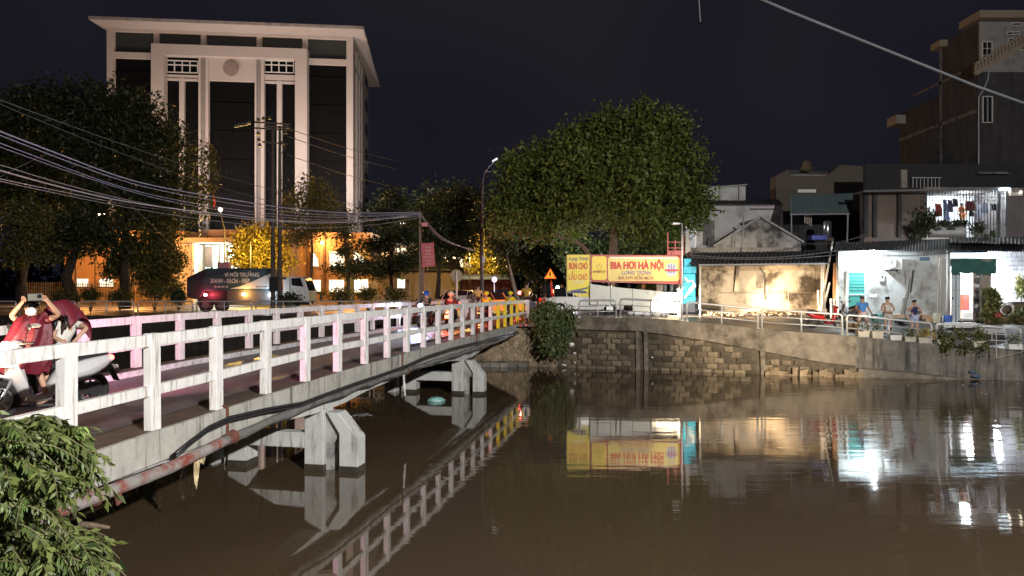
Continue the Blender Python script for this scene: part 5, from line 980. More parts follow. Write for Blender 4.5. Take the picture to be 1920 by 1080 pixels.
vbar(283, 307, 2, zF, -.6, 1, 'frame_leg'); vbar(553, 575.5, 2, zF, -.6, 1, 'frame_leg'); vbar(307, 553, zG, zF, -.6, 1, 'frame_head')
zP = zc(150, 390); zW = zc(137, 313)
for a, b_ in ((372, 376), (385, 390.5), (477.5, 480.5), (489, 495)): vbar(a, b_, 9, zG, -.1, .5, 'twin_column')
for a, b_ in ((376, 385), (480.5, 489)): vbar(a, b_, 9, zG, .1, .4, 'column_recess', M('recess_grey', (.2, .18, .17), .9))
vbar(390.5, 477.5, zP, zG, .0, .5, 'emblem_panel')
c0 = fx(433, -.1); obj('round_emblem', MB().disc((c0[0], c0[1], PZ(129, c0[1])), (0, 1, 0), .92, .25, 28), M('emblem_tan', (.22, .17, .15), .8), of)
for a, b_ in ((309, 372), (495, 553)):
    vbar(a, b_, zP+.25, zc(139, a), .05, .5, 'spandrel'); vbar(a, b_, zP-.1, zP+.12, .0, .5, 'string_course')
for i, (a, b_) in enumerate(((313, 371), (495.5, 551))):
    zt_, zb_ = zc(112+i*0, a), zc(134, a)
    A_ = fx(a, .3); B_ = fx(b_, .3); f_ = MB()
    for j in range(5):
        t_ = j/4; X = A_[0]+(B_[0]-A_[0])*t_; f_.bb(X-.06, X+.06, A_[1]+(B_[1]-A_[1])*t_-.1, A_[1]+(B_[1]-A_[1])*t_, zb_, zt_)
    for z in (zb_, zb_+(zt_-zb_)*.5+.2, zt_): f_.beam((A_[0], A_[1]-.05, z), (B_[0], B_[1]-.05, z), .1, .12)
    obj('window', f_, M('window_white', (.5, .5, .5)), of)
for x in (336, 519): vbar(x, x+9, 10, zP+.3, .05, .4, 'slim_column')
for r_ in range(7):
    z = 9+r_*3.6
    for a, b_ in ((213, 283), (390.5, 477.5), (575.5, 649.5)): vbar(a, b_, z, z+.5, .38, .14, 'floor_band', M('floor_band_dark', (.0055, .0053, .0053), .6, spec=.03))
# right side wall, running back
xr = fx(662); X0, Y0 = xr; X1, Y1 = PX(690.5, 111), 111
def side(s, t0, t1, z0, z1, o=0, t=.4):
    a = Vector((X0+(X1-X0)*t0+o, Y0+(Y1-Y0)*t0, 0)); b_ = Vector((X0+(X1-X0)*t1+o, Y0+(Y1-Y0)*t1, 0))
    return s.prism([a+Vector((0, 0, z0)), b_+Vector((0, 0, z0)), b_+Vector((0, 0, z1)), a+Vector((0, 0, z1))], (-t, 0, 0))
obj('side_pillar', side(MB(), 0, .12, 2, ZT_), ow, of); obj('side_wall', side(MB(), .62, 1, 2, ZT_), ow, of); obj('side_band', side(MB(), .12, .62, ZT_-.6, ZT_), ow, of); obj('side_band', side(MB(), .12, .62, zB, zA), ow, of)
for t0 in (.22, .38, .52): obj('side_fin', side(MB(), t0, t0+.05, 2, ZT_-.6, .1), ow, of)
obj('side_glass', side(MB(), .12, .62, 2, ZT_, -.3), og, of)
for r_ in range(8): obj('side_window', side(MB(), .74, .92, 8.6+r_*3.7, 10.2+r_*3.7, .06, .1), og2, of)
zR = PZ(31, 85.5); rt = MB()
cA = Vector((PX(167, 85.3), 85.3, 0)); cB = Vector((PX(680, 88.6), 88.6, 0)); cC = Vector((PX(711, 114), 114, 0)); cD = Vector((cA.x, 114, 0)); zz = Vector((0, 0, ZT_))
obj('roof_slab', MB().prism([cA+zz, cB+zz, cC+zz, cD+zz], (0, 0, .28)), ow, of)
obj('roof_edge', MB().beam(cA+zz+Vector((0, -.05, .2)), cB+zz+Vector((0, -.05, .2)), .2, .35).beam(cB+zz+Vector((.05, 0, .2)), cC+zz+Vector((.05, 0, .2)), .2, .35), M('roof_edge_grey', (.30, .27, .26), .8, .3, 1), of)
# unseen floodlights added on the podium roof to wash the tower
fl = thing('added_floodlights', (-28, 83, 10.6), 'added row of floodlights along the podium roof to light the tower', 'floodlight')
for X in (-46, -37, -28, -20, -12):
    obj('lamp_box', MB().box((X, 78, 10.9), (.5, .3, .35), rx=.8), blackp, fl); lamp(fl, (X, 77.6, 11.3), 4000 if X < -25 else 5000, (1, .89, .85), 'SPOT', .2, aim=(X*.93, 90, 26) if X < -15 else (-21.5, 102, 20), cone=120, blend=1)
# podium
pdm = M('podium_render', (.38, .24, .15), .85, .06, .6)
pd = thing('podium_block', (-25, 80, 2.3), 'two-storey lit front block at the foot of the office tower', 'building'); Yp = 80
obj('wall', MB().bb(PX(560, Yp), PX(696, Yp), Yp, Yp+6, 2, PZ(436, Yp)), pdm, pd); obj('wall', MB().bb(PX(120, Yp), PX(345, Yp), Yp, Yp+6, 2, PZ(432, Yp)), pdm, pd)
obj('wall', MB().bb(PX(345, Yp), PX(560, Yp), Yp+4, Yp+6, 2, PZ(425, Yp)), pdm, pd); obj('pillar', MB().bb(PX(337, Yp), PX(366, Yp), Yp-1, Yp+4, 2, PZ(458, Yp)), M('entrance_pillar', (.5, .42, .34), .8, .05), pd)
obj('entrance_beam', MB().bb(PX(335, Yp), PX(448, Yp), Yp-1.2, Yp+4, PZ(456, Yp), PZ(447, Yp)), M('entrance_pillar', (.5, .42, .34), .8), pd); obj('white_column', MB().bb(PX(366, Yp), PX(371, Yp), Yp-.9, Yp, 2, PZ(458, Yp)), white, pd)
lit = E_('lit_interior', (.72, .95, .86), .7); litw = E_('lit_window_white', (.9, 1, .93), .75)
obj('entrance_glass', MB().bb(PX(371, Yp), PX(440, Yp), Yp+1.9, Yp+2, 2, PZ(458, Yp)), lit, pd)
for x in (383, 397, 412): obj('entrance_mullion', MB().bb(PX(x, Yp), PX(x+3, Yp), Yp+1.7, Yp+1.88, 2, PZ(458, Yp)), darkb, pd)
obj('entrance_panel', MB().bb(PX(372, Yp), PX(386, Yp), Yp+1.6, Yp+1.7, PZ(500, Yp), PZ(460, Yp)), M('entrance_brown', (.12, .08, .06)), pd)
lamp(pd, (PX(395, Yp), Yp-.2, PZ(461, Yp)), 450, (.95, 1, .92), r=.3); lamp(pd, (PX(425, Yp), Yp+.6, PZ(463, Yp)), 250, (.95, 1, .92), r=.3)
def lw(par, x0, x1, y0, y1, Y, curtain=False):
    fo = obj('window', pnl(pnl(pnl(pnl(pnl(MB(), x0-1, x0, y0-1, y1+1, Y-.15, .15), x1, x1+1, y0-1, y1+1, Y-.15, .15), x0, x1, y0-1, y0, Y-.15, .15), x0, x1, y1, y1+1, Y-.15, .15), (x0+x1)/2-.4, (x0+x1)/2+.4, y0, y1, Y-.12, .1), M('window_white', (.5, .5, .5)), par)
    obj('pane', pnl(MB(), x0, x1, y0, y1, Y-.04, .03), litw, fo)
    if curtain: obj('curtain', MB().prism([P(x0+3, y0, Y-.09), P(x1, y0, Y-.09), P(x1, y1, Y-.09), P(x1-4, y1, Y-.09), P(x1-5, (y0+y1)/2, Y-.09)], (0, .03, 0)), M('curtain_ochre', (.3, .24, .1)), fo)
for a, b_, c, d, cu in ((584, 601, 472, 499, 1), (618, 645, 472, 499, 0), (663, 690, 472, 499, 1), (584, 601, 525, 547, 0), (617, 645, 525, 547, 0), (664, 690, 524, 548, 0)): lw(pd, a, b_, c, d, Yp, cu)
for a, b_, c, d in ((144, 165, 523, 537), (186, 212, 523, 537)): lw(pd, a, b_, c, d, Yp)
for a, b_ in ((606, 610), (652, 655), (576, 579)): obj('pilaster', pnl(MB(), a, b_, 440, 552, Yp-.25, .25), M('pilaster_brown', (.13, .075, .05)), pd)
wl_ = thing('wall_lamp', P(604, 455, Yp), 'round orange wall lamp high on the lit front block', 'lamp'); obj('glowing_bulb', MB().ell(P(604, 455, Yp-.4), .16), E_('sodium_bulb', (1, .5, .12), 50), wl_); lamp(wl_, P(604, 456, Yp-1.2), 330, (1, .42, .10), r=.2)
for i, (X, pw) in enumerate(((PX(660, 74), 2000), (PX(250, 73), 3600), (PX(130, 72), 2600))):
    l_ = thing('street_lamp', (X, 73, 2.3), ['sodium lamp post before the orange lit block', 'sodium lamp post in the garden left of the truck', 'sodium lamp post near the leaning trunk'][i], 'street lamp'); obj('pole', MB().tube([(X, 73, 2.3), (X, 73, 9.4)], .07, 6), blackp, l_); obj('lamp_head', MB().box((X, 72.7, 9.5), (.5, .8, .12)), blackp, l_); lamp(l_, (X, 72.8, 8.9), pw, (1, .40, .10), r=.2)
# low buildings in the middle distance
mh = thing('grey_annex', P(770, 560, 74), 'low grey-violet annex right of the orange block', 'building'); obj('wall', MB().bb(PX(696, 74), PX(862, 74), 74, 80, 2, PZ(500, 74)), M('annex_violet', (.22, .17, .17), .9, .08), mh); lw(mh, 745, 759, 523, 540, 74); obj('roof', MB().prism([P(690, 501, 73), P(866, 505, 73), P(860, 485, 77), P(700, 480, 77)], (0, 0, -.2)), roofd, mh)
rw_ = thing('red_fence', P(905, 545, 68), 'dull red corrugated fence under a blue tarpaulin roof', 'fence')
for i in range(16): obj('slat', MB().bb(PX(866+i*6.2, 68), PX(871.6+i*6.2, 68), 68+.06*(i % 2), 68.1+.06*(i % 2), 2, PZ(521, 68)), M('dull_red', (.22, .05, .035), .8, .15, 2), rw_)
obj('tarp_roof', MB().prism([P(864, 521, 67), P(962, 521, 67), P(958, 515, 69), P(868, 515, 69)], (0, 0, -.15)), M('tarp_navy', (.03, .045, .12), .6), rw_)
# spiked fence
fe = thing('spiked_fence', (PX(200, 64), 64, 2.3), 'ochre spiked iron fence in front of the garden', 'fence'); fem = M('fence_ochre', (.28, .18, .08), .7, .1)
for i in range(92):
    px = 45+i*3.3; X = PX(px, 64); obj('bar', MB().beam((X, 64, 2.3), (X, 64, PZ(529, 64)), .05, .03, up=(0, 1, 0)), fem, fe)
for y in (533, 550): obj('rail', MB().bb(PX(44, 64), PX(348, 64), 64.03, 64.07, PZ(y+1, 64), PZ(y, 64)), fem, fe)
f2 = thing('white_fence', (PX(705, 70), 70, 2.3), 'short white picket gate with a carved post', 'gate')
for i in range(9): obj('bar', MB().bb(PX(691+i*2, 70), PX(691.9+i*2, 70), 70, 70.05, 2.3, PZ(528, 70)), white, f2)
obj('gate_post', MB().bb(PX(654, 70), PX(663, 70), 69.8, 70.2, 2.3, PZ(520, 70)).ell(P(658.5, 517, 70), (.28, .28, .22)), M('gate_post', (.4, .38, .36), .8), f2)
# lamps beyond the bridge; white and pale ones added to lighten the street
for x, y, Y, c, s_, pw, lab in ((1046, 540, 47, (.85, .9, 1), 30, 260, 'added white lamp behind the bush'), (1060, 548, 46, (.9, .85, 1), 25, 160, 'second added pale lamp beside the yellow sign'), (990, 549, 44, (1, .35, .1), 16, 60, 'orange lamp glow at the bridge end'), (975, 549, 44.5, (1, .05, .04), 30, 120, 'bright red tail lamp beyond the yellow raincoats')):
    t = thing('bridge_end_lamp', P(x, y, Y), lab, 'lamp'); obj('glowing_lens', MB().ell(P(x, y, Y), (.13, .08, .1), 10, 6), E_('end_lamp_%d' % x, c, s_), t); obj('lamp_housing', MB().disc(P(x, y, Y+.14), (0, 1, 0), .15, .1, 12), blackp, t); lamp(t, P(x, y, Y-.4), pw, c, r=.1)
# ---------------------------------------------------------------- trees
lm_big = leafmat('big_tree_leaves', (.055, .088, .012), (.16, .21, .038), .6); lm_dark = leafmat('dark_leaves', (.020, .032, .012), (.055, .075, .028)); lm_mid = leafmat('mid_leaves', (.04, .055, .015), (.10, .12, .035), c3=(.14, .13, .04)); lm_yel = leafmat('yellow_green_leaves', (.08, .08, .02), (.18, .16, .04))
Yg = 44.0
def bl(px, py, rx, rz, Y=Yg, ry=None): s = Y/F; return (P(px, py, Y), (rx*s, (ry or rx)*s, rz*s))
b0 = Vector((PX(1150, Yg), Yg, 2.4)); fork = P(1152, 432, Yg)
tree('big_tree', 'broad dark green tree spreading behind the beer sign', b0, P(1150, 330, Yg),
     [bl(1190, 275, 88, 70), bl(1110, 300, 60, 62), bl(1268, 330, 58, 60), bl(1010, 330, 72, 52), bl(975, 385, 50, 48), bl(1060, 370, 70, 50), bl(1160, 365, 80, 56), bl(1255, 400, 62, 48), bl(1035, 418, 50, 30, Yg-1), bl(1205, 425, 66, 30), bl(955, 400, 38, 30), bl(1130, 245, 44, 36), bl(1068, 272, 42, 34), bl(1240, 245, 46, 34), bl(1095, 405, 40, 30, Yg+2), bl(1300, 372, 30, 36), bl(1185, 345, 90, 60, Yg-2.5), bl(1080, 335, 70, 50, Yg-2.5)],
     60000, .29, lm_big, bark, r=.30, clump=.38, per=85, trunk_pts=[b0, P(1150, 500, Yg), fork, P(1162, 400, Yg), P(1152, 350, Yg), P(1158, 300, Yg)],
     limbs=[[P(1136, 530, Yg-.3), P(1118, 500, Yg-.6), P(1101, 470, Yg-1), P(1082, 452, Yg-1.3), P(1052, 445, Yg-1.6), P(1030, 428, Yg-1.8), P(1000, 410, Yg-2)], [fork, P(1175, 385, Yg-.5), P(1190, 355, Yg-1), P(1215, 320, Yg-.5)], [P(1160, 400, Yg), P(1195, 380, Yg), P(1240, 350, Yg)]])
Yl = 58
tree('garden_tree', 'largest black-green tree mass before the office tower', (PX(235, Yl), Yl, 2.3), P(235, 350, Yl), [bl(250, 250, 75, 70, Yl), bl(180, 210, 70, 55, Yl), bl(300, 300, 60, 75, Yl), bl(330, 375, 45, 60, Yl), bl(90, 215, 75, 50, Yl), bl(160, 300, 90, 60, Yl), bl(220, 380, 80, 55, Yl)], 26000, .38, lm_dark, barkd, r=.4, clump=.6)
tree('garden_tree', 'dark spreading tree at the far left above the riders', (PX(40, Yl+4), Yl+4, 2.3), P(40, 300, Yl+4), [bl(20, 250, 80, 75, Yl+4), bl(-40, 330, 80, 90, Yl+4), bl(60, 340, 80, 60, Yl+4), bl(100, 400, 60, 40, Yl+4)], 18000, .38, lm_dark, barkd, r=.4, clump=.6)
tree('leaning_tree', 'tree with a thick dark trunk leaning right behind the fence', P(128, 560, 56), P(155, 440, 56), [bl(150, 425, 50, 25, 56), bl(200, 455, 50, 22, 56), bl(110, 455, 45, 22, 56)], 5000, .34, lm_dark, barkd, r=.42, clump=.5, trunk_pts=[P(140, 566, 56), P(124, 520, 56), P(138, 480, 56), P(158, 440, 56), P(165, 410, 56)])
tree('young_tree', 'thin pale-trunked young tree at the far left', P(48, 565, 50), P(45, 470, 50), [bl(45, 400, 32, 30, 50), bl(25, 440, 32, 24, 50), bl(70, 430, 30, 28, 50), bl(20, 480, 22, 14, 50), bl(72, 478, 22, 14, 50)], 2600, .3, lm_mid, bark, r=.15, clump=.4)
tree('garden_tree', 'small yellow-green tree lit beside the spiked fence', P(245, 560, 60), P(245, 510, 60), [bl(240, 490, 34, 26, 60), bl(270, 470, 30, 30, 60), bl(215, 510, 20, 14, 60)], 4500, .3, lm_mid, bark, r=.14)
tree('garden_tree', 'slender upright tree with olive leaves left of the entrance', P(300, 562, 58), P(300, 440, 58), [bl(300, 430, 26, 40, 58), bl(310, 490, 34, 34, 58), bl(295, 370, 18, 36, 58), bl(285, 520, 26, 18, 58), bl(320, 540, 18, 16, 58), bl(390, 330, 10, 60, 57)], 8000, .3, lm_mid, bark, r=.14)
tree('lit_tree', 'bushy tree glowing gold under a lamp by the entrance', P(487, 545, 74), P(487, 480, 74), [bl(485, 455, 40, 34, 74), bl(460, 470, 28, 26, 74), bl(515, 470, 26, 40, 74), bl(480, 490, 44, 20, 74), bl(540, 495, 14, 30, 74)], 9000, .34, leafmat('golden_leaves', (.16, .14, .03), (.34, .28, .05)), bark, r=.2, clump=.4)
lg = thing('street_lamp', (PX(478, 70), 70, 2.3), 'sodium lamp post lighting the golden tree', 'street lamp'); obj('pole', MB().tube([(PX(470, 69.5), 69.5, 2.3), (PX(470, 69.5), 69.5, 8.6)], .06, 6), blackp, lg); lamp(lg, (PX(478, 69.0), 68.0, 7.6), 3000, (1, .60, .12), r=.2)
tree('street_tree', 'tall thin yellow-green tree right of the twin poles', P(585, 566, 55), P(583, 430, 55), [bl(570, 375, 36, 30, 55), bl(600, 365, 26, 26, 55), bl(545, 395, 28, 28, 55), bl(590, 415, 38, 24, 55), bl(620, 390, 18, 20, 55), bl(575, 345, 14, 16, 55), bl(560, 440, 26, 12, 55)], 4200, .26, lm_yel, bark, r=.14, clump=.4)
def tiered(label, px, base_y, Y, tiers, N=5200):
    blobs = [(P(px+dx, y, Y+dy), (rx*Y/F, rx*Y/F*.7, rz*Y/F)) for dx, y, rx, rz, dy in tiers]
    tree('tiered_tree', label, P(px, base_y, Y), P(px, tiers[-1][1]+6, Y), blobs, N, .26, lm_dark if 'dark' in label else lm_mid, bark, r=.13, clump=.3, shell=(.1, 1.0), droop=.1)
tiered('tall almond tree with flat tiered branches by the orange block', 652, 562, 54, [(0, 505, 44, 6, 0), (30, 500, 46, 5, 1), (-4, 470, 26, 7, 0), (-6, 440, 20, 8, 0), (0, 420, 18, 6, 0), (0, 400, 12, 8, 0)], 3200)
tiered('wide dark almond tree with flat tiers beside the pink banner', 735, 562, 56, [(-20, 505, 50, 8, 0), (20, 490, 45, 10, 0), (-30, 460, 50, 12, 0), (15, 440, 45, 12, 0), (-20, 410, 44, 14, 0), (5, 385, 34, 10, 0), (0, 365, 18, 12, 0)], 9000)
tree('street_tree', 'dark forked tree behind the round traffic sign', P(820, 560, 58), P(822, 470, 58), [bl(800, 420, 40, 26, 58), bl(840, 400, 44, 36, 58), bl(800, 470, 34, 24, 58), bl(855, 450, 40, 34, 58), bl(870, 380, 30, 30, 58)], 9000, .3, lm_dark, barkd, r=.2, clump=.45)
tree('lit_tree', 'small golden-lit tree beyond the street lamp pole', P(905, 548, 70), P(905, 510, 70), [bl(905, 470, 24, 20, 70), bl(890, 490, 18, 16, 70), bl(925, 500, 20, 16, 70)], 3600, .3, leafmat('golden_leaves', (.12, .10, .02), (.26, .2, .03)), bark, r=.14)
lg = thing('street_lamp', (PX(880, 66), 66, 2.3), 'sodium lamp lighting the small golden tree', 'street lamp'); obj('pole', MB().tube([(PX(880, 66), 66, 2.3), (PX(880, 66), 66, 7.2)], .06, 6), blackp, lg); lamp(lg, (PX(893, 65.5), 65.5, 7.0), 1700, (1, .62, .15), r=.2)
tree('street_tree', 'dark low tree between golden tree and traffic triangle', P(990, 560, 62), P(990, 500, 62), [bl(960, 470, 40, 40, 62), bl(1010, 480, 44, 44, 62), bl(1040, 520, 34, 36, 62), bl(950, 420, 30, 30, 66)], 10000, .32, lm_dark, barkd, r=.25, clump=.45)
tree('street_tree', 'leaning bare trunk tree near the distant street', P(968, 562, 50), P(955, 480, 50), [bl(950, 455, 26, 20, 50)], 900, .3, lm_dark, bark, r=.16, trunk_pts=[P(970, 562, 50), P(962, 530, 50), P(955, 500, 50), P(948, 470, 50)])
tree('street_tree', 'distant dark tree right of the office tower', P(735, 520, 95), P(735, 430, 95), [bl(735, 400, 40, 30, 95), bl(780, 410, 40, 34, 95), bl(830, 390, 50, 40, 95), bl(880, 400, 40, 50, 95)], 9000, .5, lm_dark, barkd, r=.3, clump=.8)
s = leafmesh('far_treeline', np.array([(rng.uniform(-150, 170), 150+rng.uniform(0, 8), 2+rng.random()**1.5*9*(1+.3*math.sin(i*.01))) for i in range(9000)]), 1.6, lm_dark, .2, .8); tag(put('far_treeline', s), kind='stuff')
# shrubs along the left bank
for i, (px, py, rx, rz, Y, lab, m_) in enumerate([(170, 553, 22, 12, 50, 'round green shrub beneath the leaning trunk', lm_mid), (225, 555, 26, 12, 50, 'low grey-green shrub behind the left railing', lm_mid), (290, 548, 34, 18, 50, 'broad light green shrub below the slender tree', lm_mid), (335, 556, 14, 12, 49, 'small dark shrub at the truck rear', lm_dark), (120, 556, 24, 14, 51, 'ragged shrub behind the scooter riders', lm_mid), (640, 556, 34, 12, 50, 'flowering hedge piece under the tiered tree', lm_yel), (690, 552, 24, 14, 50, 'yellowish shrub left of the banner pole', lm_yel), (740, 555, 26, 16, 50, 'golden shrub beside the banner pole', lm_yel), (1000, 548, 18, 12, 58, 'dark clipped shrub beyond the bridge end', lm_dark), (540, 560, 30, 8, 50, 'low planting at the foot of the twin poles', lm_dark)]):
    c = P(px, py, Y); b_ = (c, (rx*Y/F, rx*Y/F*.6, rz*Y/F)); t = thing('shrub', (c.x, c.y, 2.25), lab, 'shrub'); tag(obj('foliage', leafmesh('foliage', blobpts([b_], 900, .15, 8, (.2, 1.0)), .2, m_, .0, .4), None, t), kind='stuff')
    obj('stem', MB().tube([(c.x, c.y, 2.2), (c.x, c.y, c.z)], .05, 5).tube([(c.x, c.y, 2.3), (c.x+.4, c.y, c.z+.1)], .03, 5).tube([(c.x, c.y, 2.3), (c.x-.4, c.y, c.z+.1)], .03, 5), bark, t)
def palm(label, px, py, Y, s_, n_=14):
    c = P(px, py, Y); t = thing('palm_plant', c, label, 'plant')
    for i in range(n_):
        a = 2*math.pi*i/n_+random.random()*.3; e = random.uniform(.5, 1.1); mb = MB()
        pts = [c+Vector((math.cos(a)*s_*f, math.sin(a)*s_*f, s_*(e*f*1.2-1.1*f*f))) for f in (0, .35, .7, 1)]; mb.tube(pts, .015, 4)
        for j in range(1, 10):
            f = j/10; p = c+Vector((math.cos(a)*s_*f, math.sin(a)*s_*f, s_*(e*f*1.2-1.1*f*f)))
            for q_ in (-1, 1):
                d = Vector((-math.sin(a)*q_, math.cos(a)*q_, -.2)).normalized()*s_*.28*(1-f*.5)+Vector((math.cos(a), math.sin(a), 0))*s_*.12; mb.quad(p, p+d*.5+Vector((0, 0, .015)), p+d, p+d*.5-Vector((math.cos(a), math.sin(a), 0))*.03)
        obj('frond', mb, lm_mid, t)
    obj('stem', MB().tube([c-Vector((0, 0, .5)), c], .12, 8), bark, t)
palm('left cycad palm under the orange block windows', 602, 552, 60, .9); palm('right cycad palm under the orange block windows', 640, 545, 60, .9)
# bush hanging over the river wall
hb = thing('hanging_bush', (PX(1038, 35), 35.4, 2.2), 'leafy green bush spilling over the wall beside the bridge end', 'bush')
Yh = 35.0
pts = blobpts([bl(1035, 610, 30, 30, Yh), bl(1012, 590, 14, 22, Yh), bl(1060, 600, 22, 26, Yh), bl(1040, 640, 26, 28, Yh-.2), bl(1028, 575, 18, 12, Yh)], 5200, .12, 10, (.3, 1.05))
tag(obj('foliage', leafmesh('foliage', pts, .24, leafmat('bush_leaves', (.08, .12, .04), (.19, .24, .10)), 1.3, .28), None, hb), kind='stuff')
for i in range(9): obj('branch', MB().tube([(PX(1038, 35.6)+random.uniform(-.2, .2), 35.7, 2.3), P(1038+random.uniform(-30, 30), 590+random.uniform(-25, 30), Yh), P(1038+random.uniform(-40, 40), 610+random.uniform(-30, 45), Yh-.3)], [.03, .02, .008], 5), bark, hb)
obj('dead_twigs', MB().tube([P(1000, 640, 35.6), P(994, 655, 35.6), P(990, 668, 35.5)], .02, 5).tube([P(1002, 645, 35.6), P(1004, 662, 35.5)], .015, 5).tube([P(1006, 640, 35.6), P(1012, 660, 35.5)], .012, 5), bark, hb)
# planters and plants on the right coping
pc = M('planter_concrete', (.48, .44, .36), .9, .15, 5, .3); pw_ = M('white_foam_box', (.7, .7, .68), .7, .06)
def lf(name, par, blobs, n_, sz, m_, droop=.1, asp=.4): tag(obj(name, leafmesh(name, blobpts(blobs, n_, .06, 6, (.2, 1.1)), sz, m_, droop, asp), None, par), kind='stuff')
plm = leafmat('potted_leaves', (.035, .06, .025), (.10, .14, .05), c3=(.2, .18, .05))
pls = [(1617, 621.5, 22, 12, 'planter of light green seedlings left under the railing', pc, 1), (1643, 624, 22, 14, 'planter with dusty green herbs beside the light green seedlings', pc, 1), (1677, 632, 22, 10, 'low empty-looking white planter right of the railing post', pw_, 0), (1704, 635, 22, 10, 'pale planter with a small green plant under the man in navy', pc, 1), (1731, 637, 24, 11, 'pale planter with yellow-green leaves at the hoop end', pc, 2), (1800, 655, 30, 11, 'dark trough of dense greens beneath the fourth hoop', M('dark_trough', (.12, .12, .11), .8), 3), (1766, 645, 24, 10, 'grey trough of bushy greens right of the hoop gap', pc, 3), (1835, 650, 26, 12, 'trough full of tall leafy greens near the right edge', pc, 3), (1900, 661, 26, 10, 'white foam planting box near the right edge', pw_, 1)]
for px, py, w_, h_, lab, m_, kind_ in pls:
    Y = edge_at(PX(px, 31.8))[1]-.12; X = PX(px, Y); z = edge_at(X)[2]; s_ = Y/F; t = thing('planter_box', (X, Y, z), lab, 'planter'); hh = h_*s_
    obj('box', MB().prism([(X-w_*s_/2+.03, Y-.14, z), (X+w_*s_/2-.03, Y-.14, z), (X+w_*s_/2, Y-.16, z+hh), (X-w_*s_/2, Y-.16, z+hh)], (0, .3, 0)), m_, t, bevel=.015); obj('soil', MB().box((X, Y, z+hh-.01), (w_*s_-.06, .26, .03)), dirt, t)
    if kind_: lf('plant', t, [((X, Y, z+hh+.18), (w_*s_*.55, .25, .25 if kind_ < 3 else .42))]+([((X+.1, Y-.15, z+.05), (w_*s_*.6, .2, .4))] if kind_ == 3 else []), [0, 160, 120, 600][kind_], .11 if kind_ < 3 else .14, plm if kind_ != 2 else leafmat('yel_potted', (.25, .2, .03), (.4, .32, .06)))
for px, py, rx, rz, Y, lab in ((1862, 566, 11, 20, 36.6, 'tall leafy plant beside the tan pillar'), (1884, 604, 20, 11, 36.2, 'bushy plant below the hose coil'), (1852, 592, 10, 14, 36.4, 'small shrub in a terracotta pot by the doorway'), (1912, 596, 14, 22, 36.0, 'leafy plant at the right edge below the yard wall'), (1915, 538, 7, 22, 38.3, 'climber on the lit yard wall'), (1857, 548, 6, 8, 36.6, 'top shoots of the doorway plant')):
    c = P(px, py, Y); t = thing('potted_plant', (c.x, c.y, gz(c.x, c.y)), lab, 'plant'); lf('foliage', t, [(c, (rx*Y/F, .4, rz*Y/F))], 620, .17, plm, .4, .5); obj('stem', MB().tube([(c.x, c.y, gz(c.x, c.y)), (c.x, c.y, c.z)], .03, 5), bark, t); obj('pot', MB().tube([(c.x, c.y, gz(c.x, c.y)), (c.x, c.y, gz(c.x, c.y)+.3)], [.14, .19], 12), M('terracotta', (.4, .16, .08), .8), t)
lf2 = thing('balcony_plant', (PX(1725, 41), 41.2, 5.4), 'dark trailing plant at the left end of the balcony cage', 'plant'); lf('foliage', lf2, [(P(1735, 415, 41), (.8, .4, .9)), (P(1722, 430, 41), (.6, .3, .5))], 1400, .2, lm_dark, .6); lf3 = thing('balcony_plant', (PX(1790, 41), 41.2, 6), 'row of dark plants along the balcony parapet', 'plant'); lf('foliage', lf3, [(P(1770, 419, 41.4), (.8, .2, .15)), (P(1800, 418, 41.4), (.6, .2, .2)), (P(1835, 430, 41.2), (.6, .3, .5)), (P(1860, 440, 41.2), (.4, .3, .3))], 1300, .15, lm_dark, .2)
# small clutter by the house front
for i, (px, py, Y, w_, h_, m_, lab) in enumerate([(1598, 612, 34.4, .5, .3, M('sack_brown', (.4, .3, .2), .9, .2), 'brown sack at the feet of the man in blue'), (1742, 628, 33.2, .5, .5, M('yellow_crate', (.5, .33, .1), .7), 'ochre crate beside the hoop gap'), (1757, 612, 35.5, .35, .5, M('pale_bucket', (.5, .45, .35), .6), 'pale bucket under the downpipe'), (1690, 605, 35.5, .5, .25, M('dark_box', (.1, .12, .12), .6), 'dark low box behind the man in the vest'), (1645, 596, 36, .6, .4, M('teal_basin', (.1, .3, .3), .5), 'teal basin against the lit wall'), (1800, 625, 34.5, 1.4, .25, white, 'long white board lying before the doorway'), (1860, 630, 33.8, 1.0, .2, M('grey_board', (.4, .4, .4), .7), 'grey board resting behind the right railing')]):
    X = PX(px, Y); z = gz(X, Y); tag(obj('clutter_box' if 'box' in lab or 'crate' in lab else lab.split()[1] if lab.split()[1] in ('sack', 'bucket', 'basin') else 'board', MB().tube([(X, Y, z), (X, Y, z+h_*.5), (X, Y, z+h_)], [w_*.42, w_*.5, w_*.48], 12) if ('bucket' in lab or 'basin' in lab or 'sack' in lab) else MB().box((X, Y, z+h_/2), (w_, .4, h_), rz=.1), m_, bevel=.02), lab, lab.split()[1] if lab.split()[1] in ('sack', 'bucket', 'basin', 'crate') else ('board' if 'board' in lab else 'box'))
tag(obj('thin_pole', MB().tube([P(1760, 498, 34), P(1758, 620, 33), P(1757, 640, 32)], .025, 6).tube([P(1763, 484, 34.2), P(1761, 525, 34)], .05, 6), M('pole_pale', (.45, .42, .38))), 'thin jointed pole standing at the railing gap', 'pole')
tag(obj('wire_line', MB().tube([P(1868, 672, 30), P(1895, 665, 30), P(1935, 655, 30)], .008, 5).tube([P(1868, 618, 30.3), P(1868, 672, 30.3)], .02, 5).tube([P(1860, 617, 30.4), P(1860, 640, 30.4)], .02, 5), M('pole_pale', (.45, .42, .38))), 'thin line tied to short stakes below the right railing', 'line')
tag(obj('wall_rubbish', MB().ell(P(1832, 705, 30.9), (.22, .1, .07), 8, 5).ell(P(1823, 697, 30.95), (.12, .08, .06), 8, 5), M('blue_bag', (.08, .13, .22), .5, .3)), 'blue rubbish caught at the waterline under the right wall', 'rubbish')
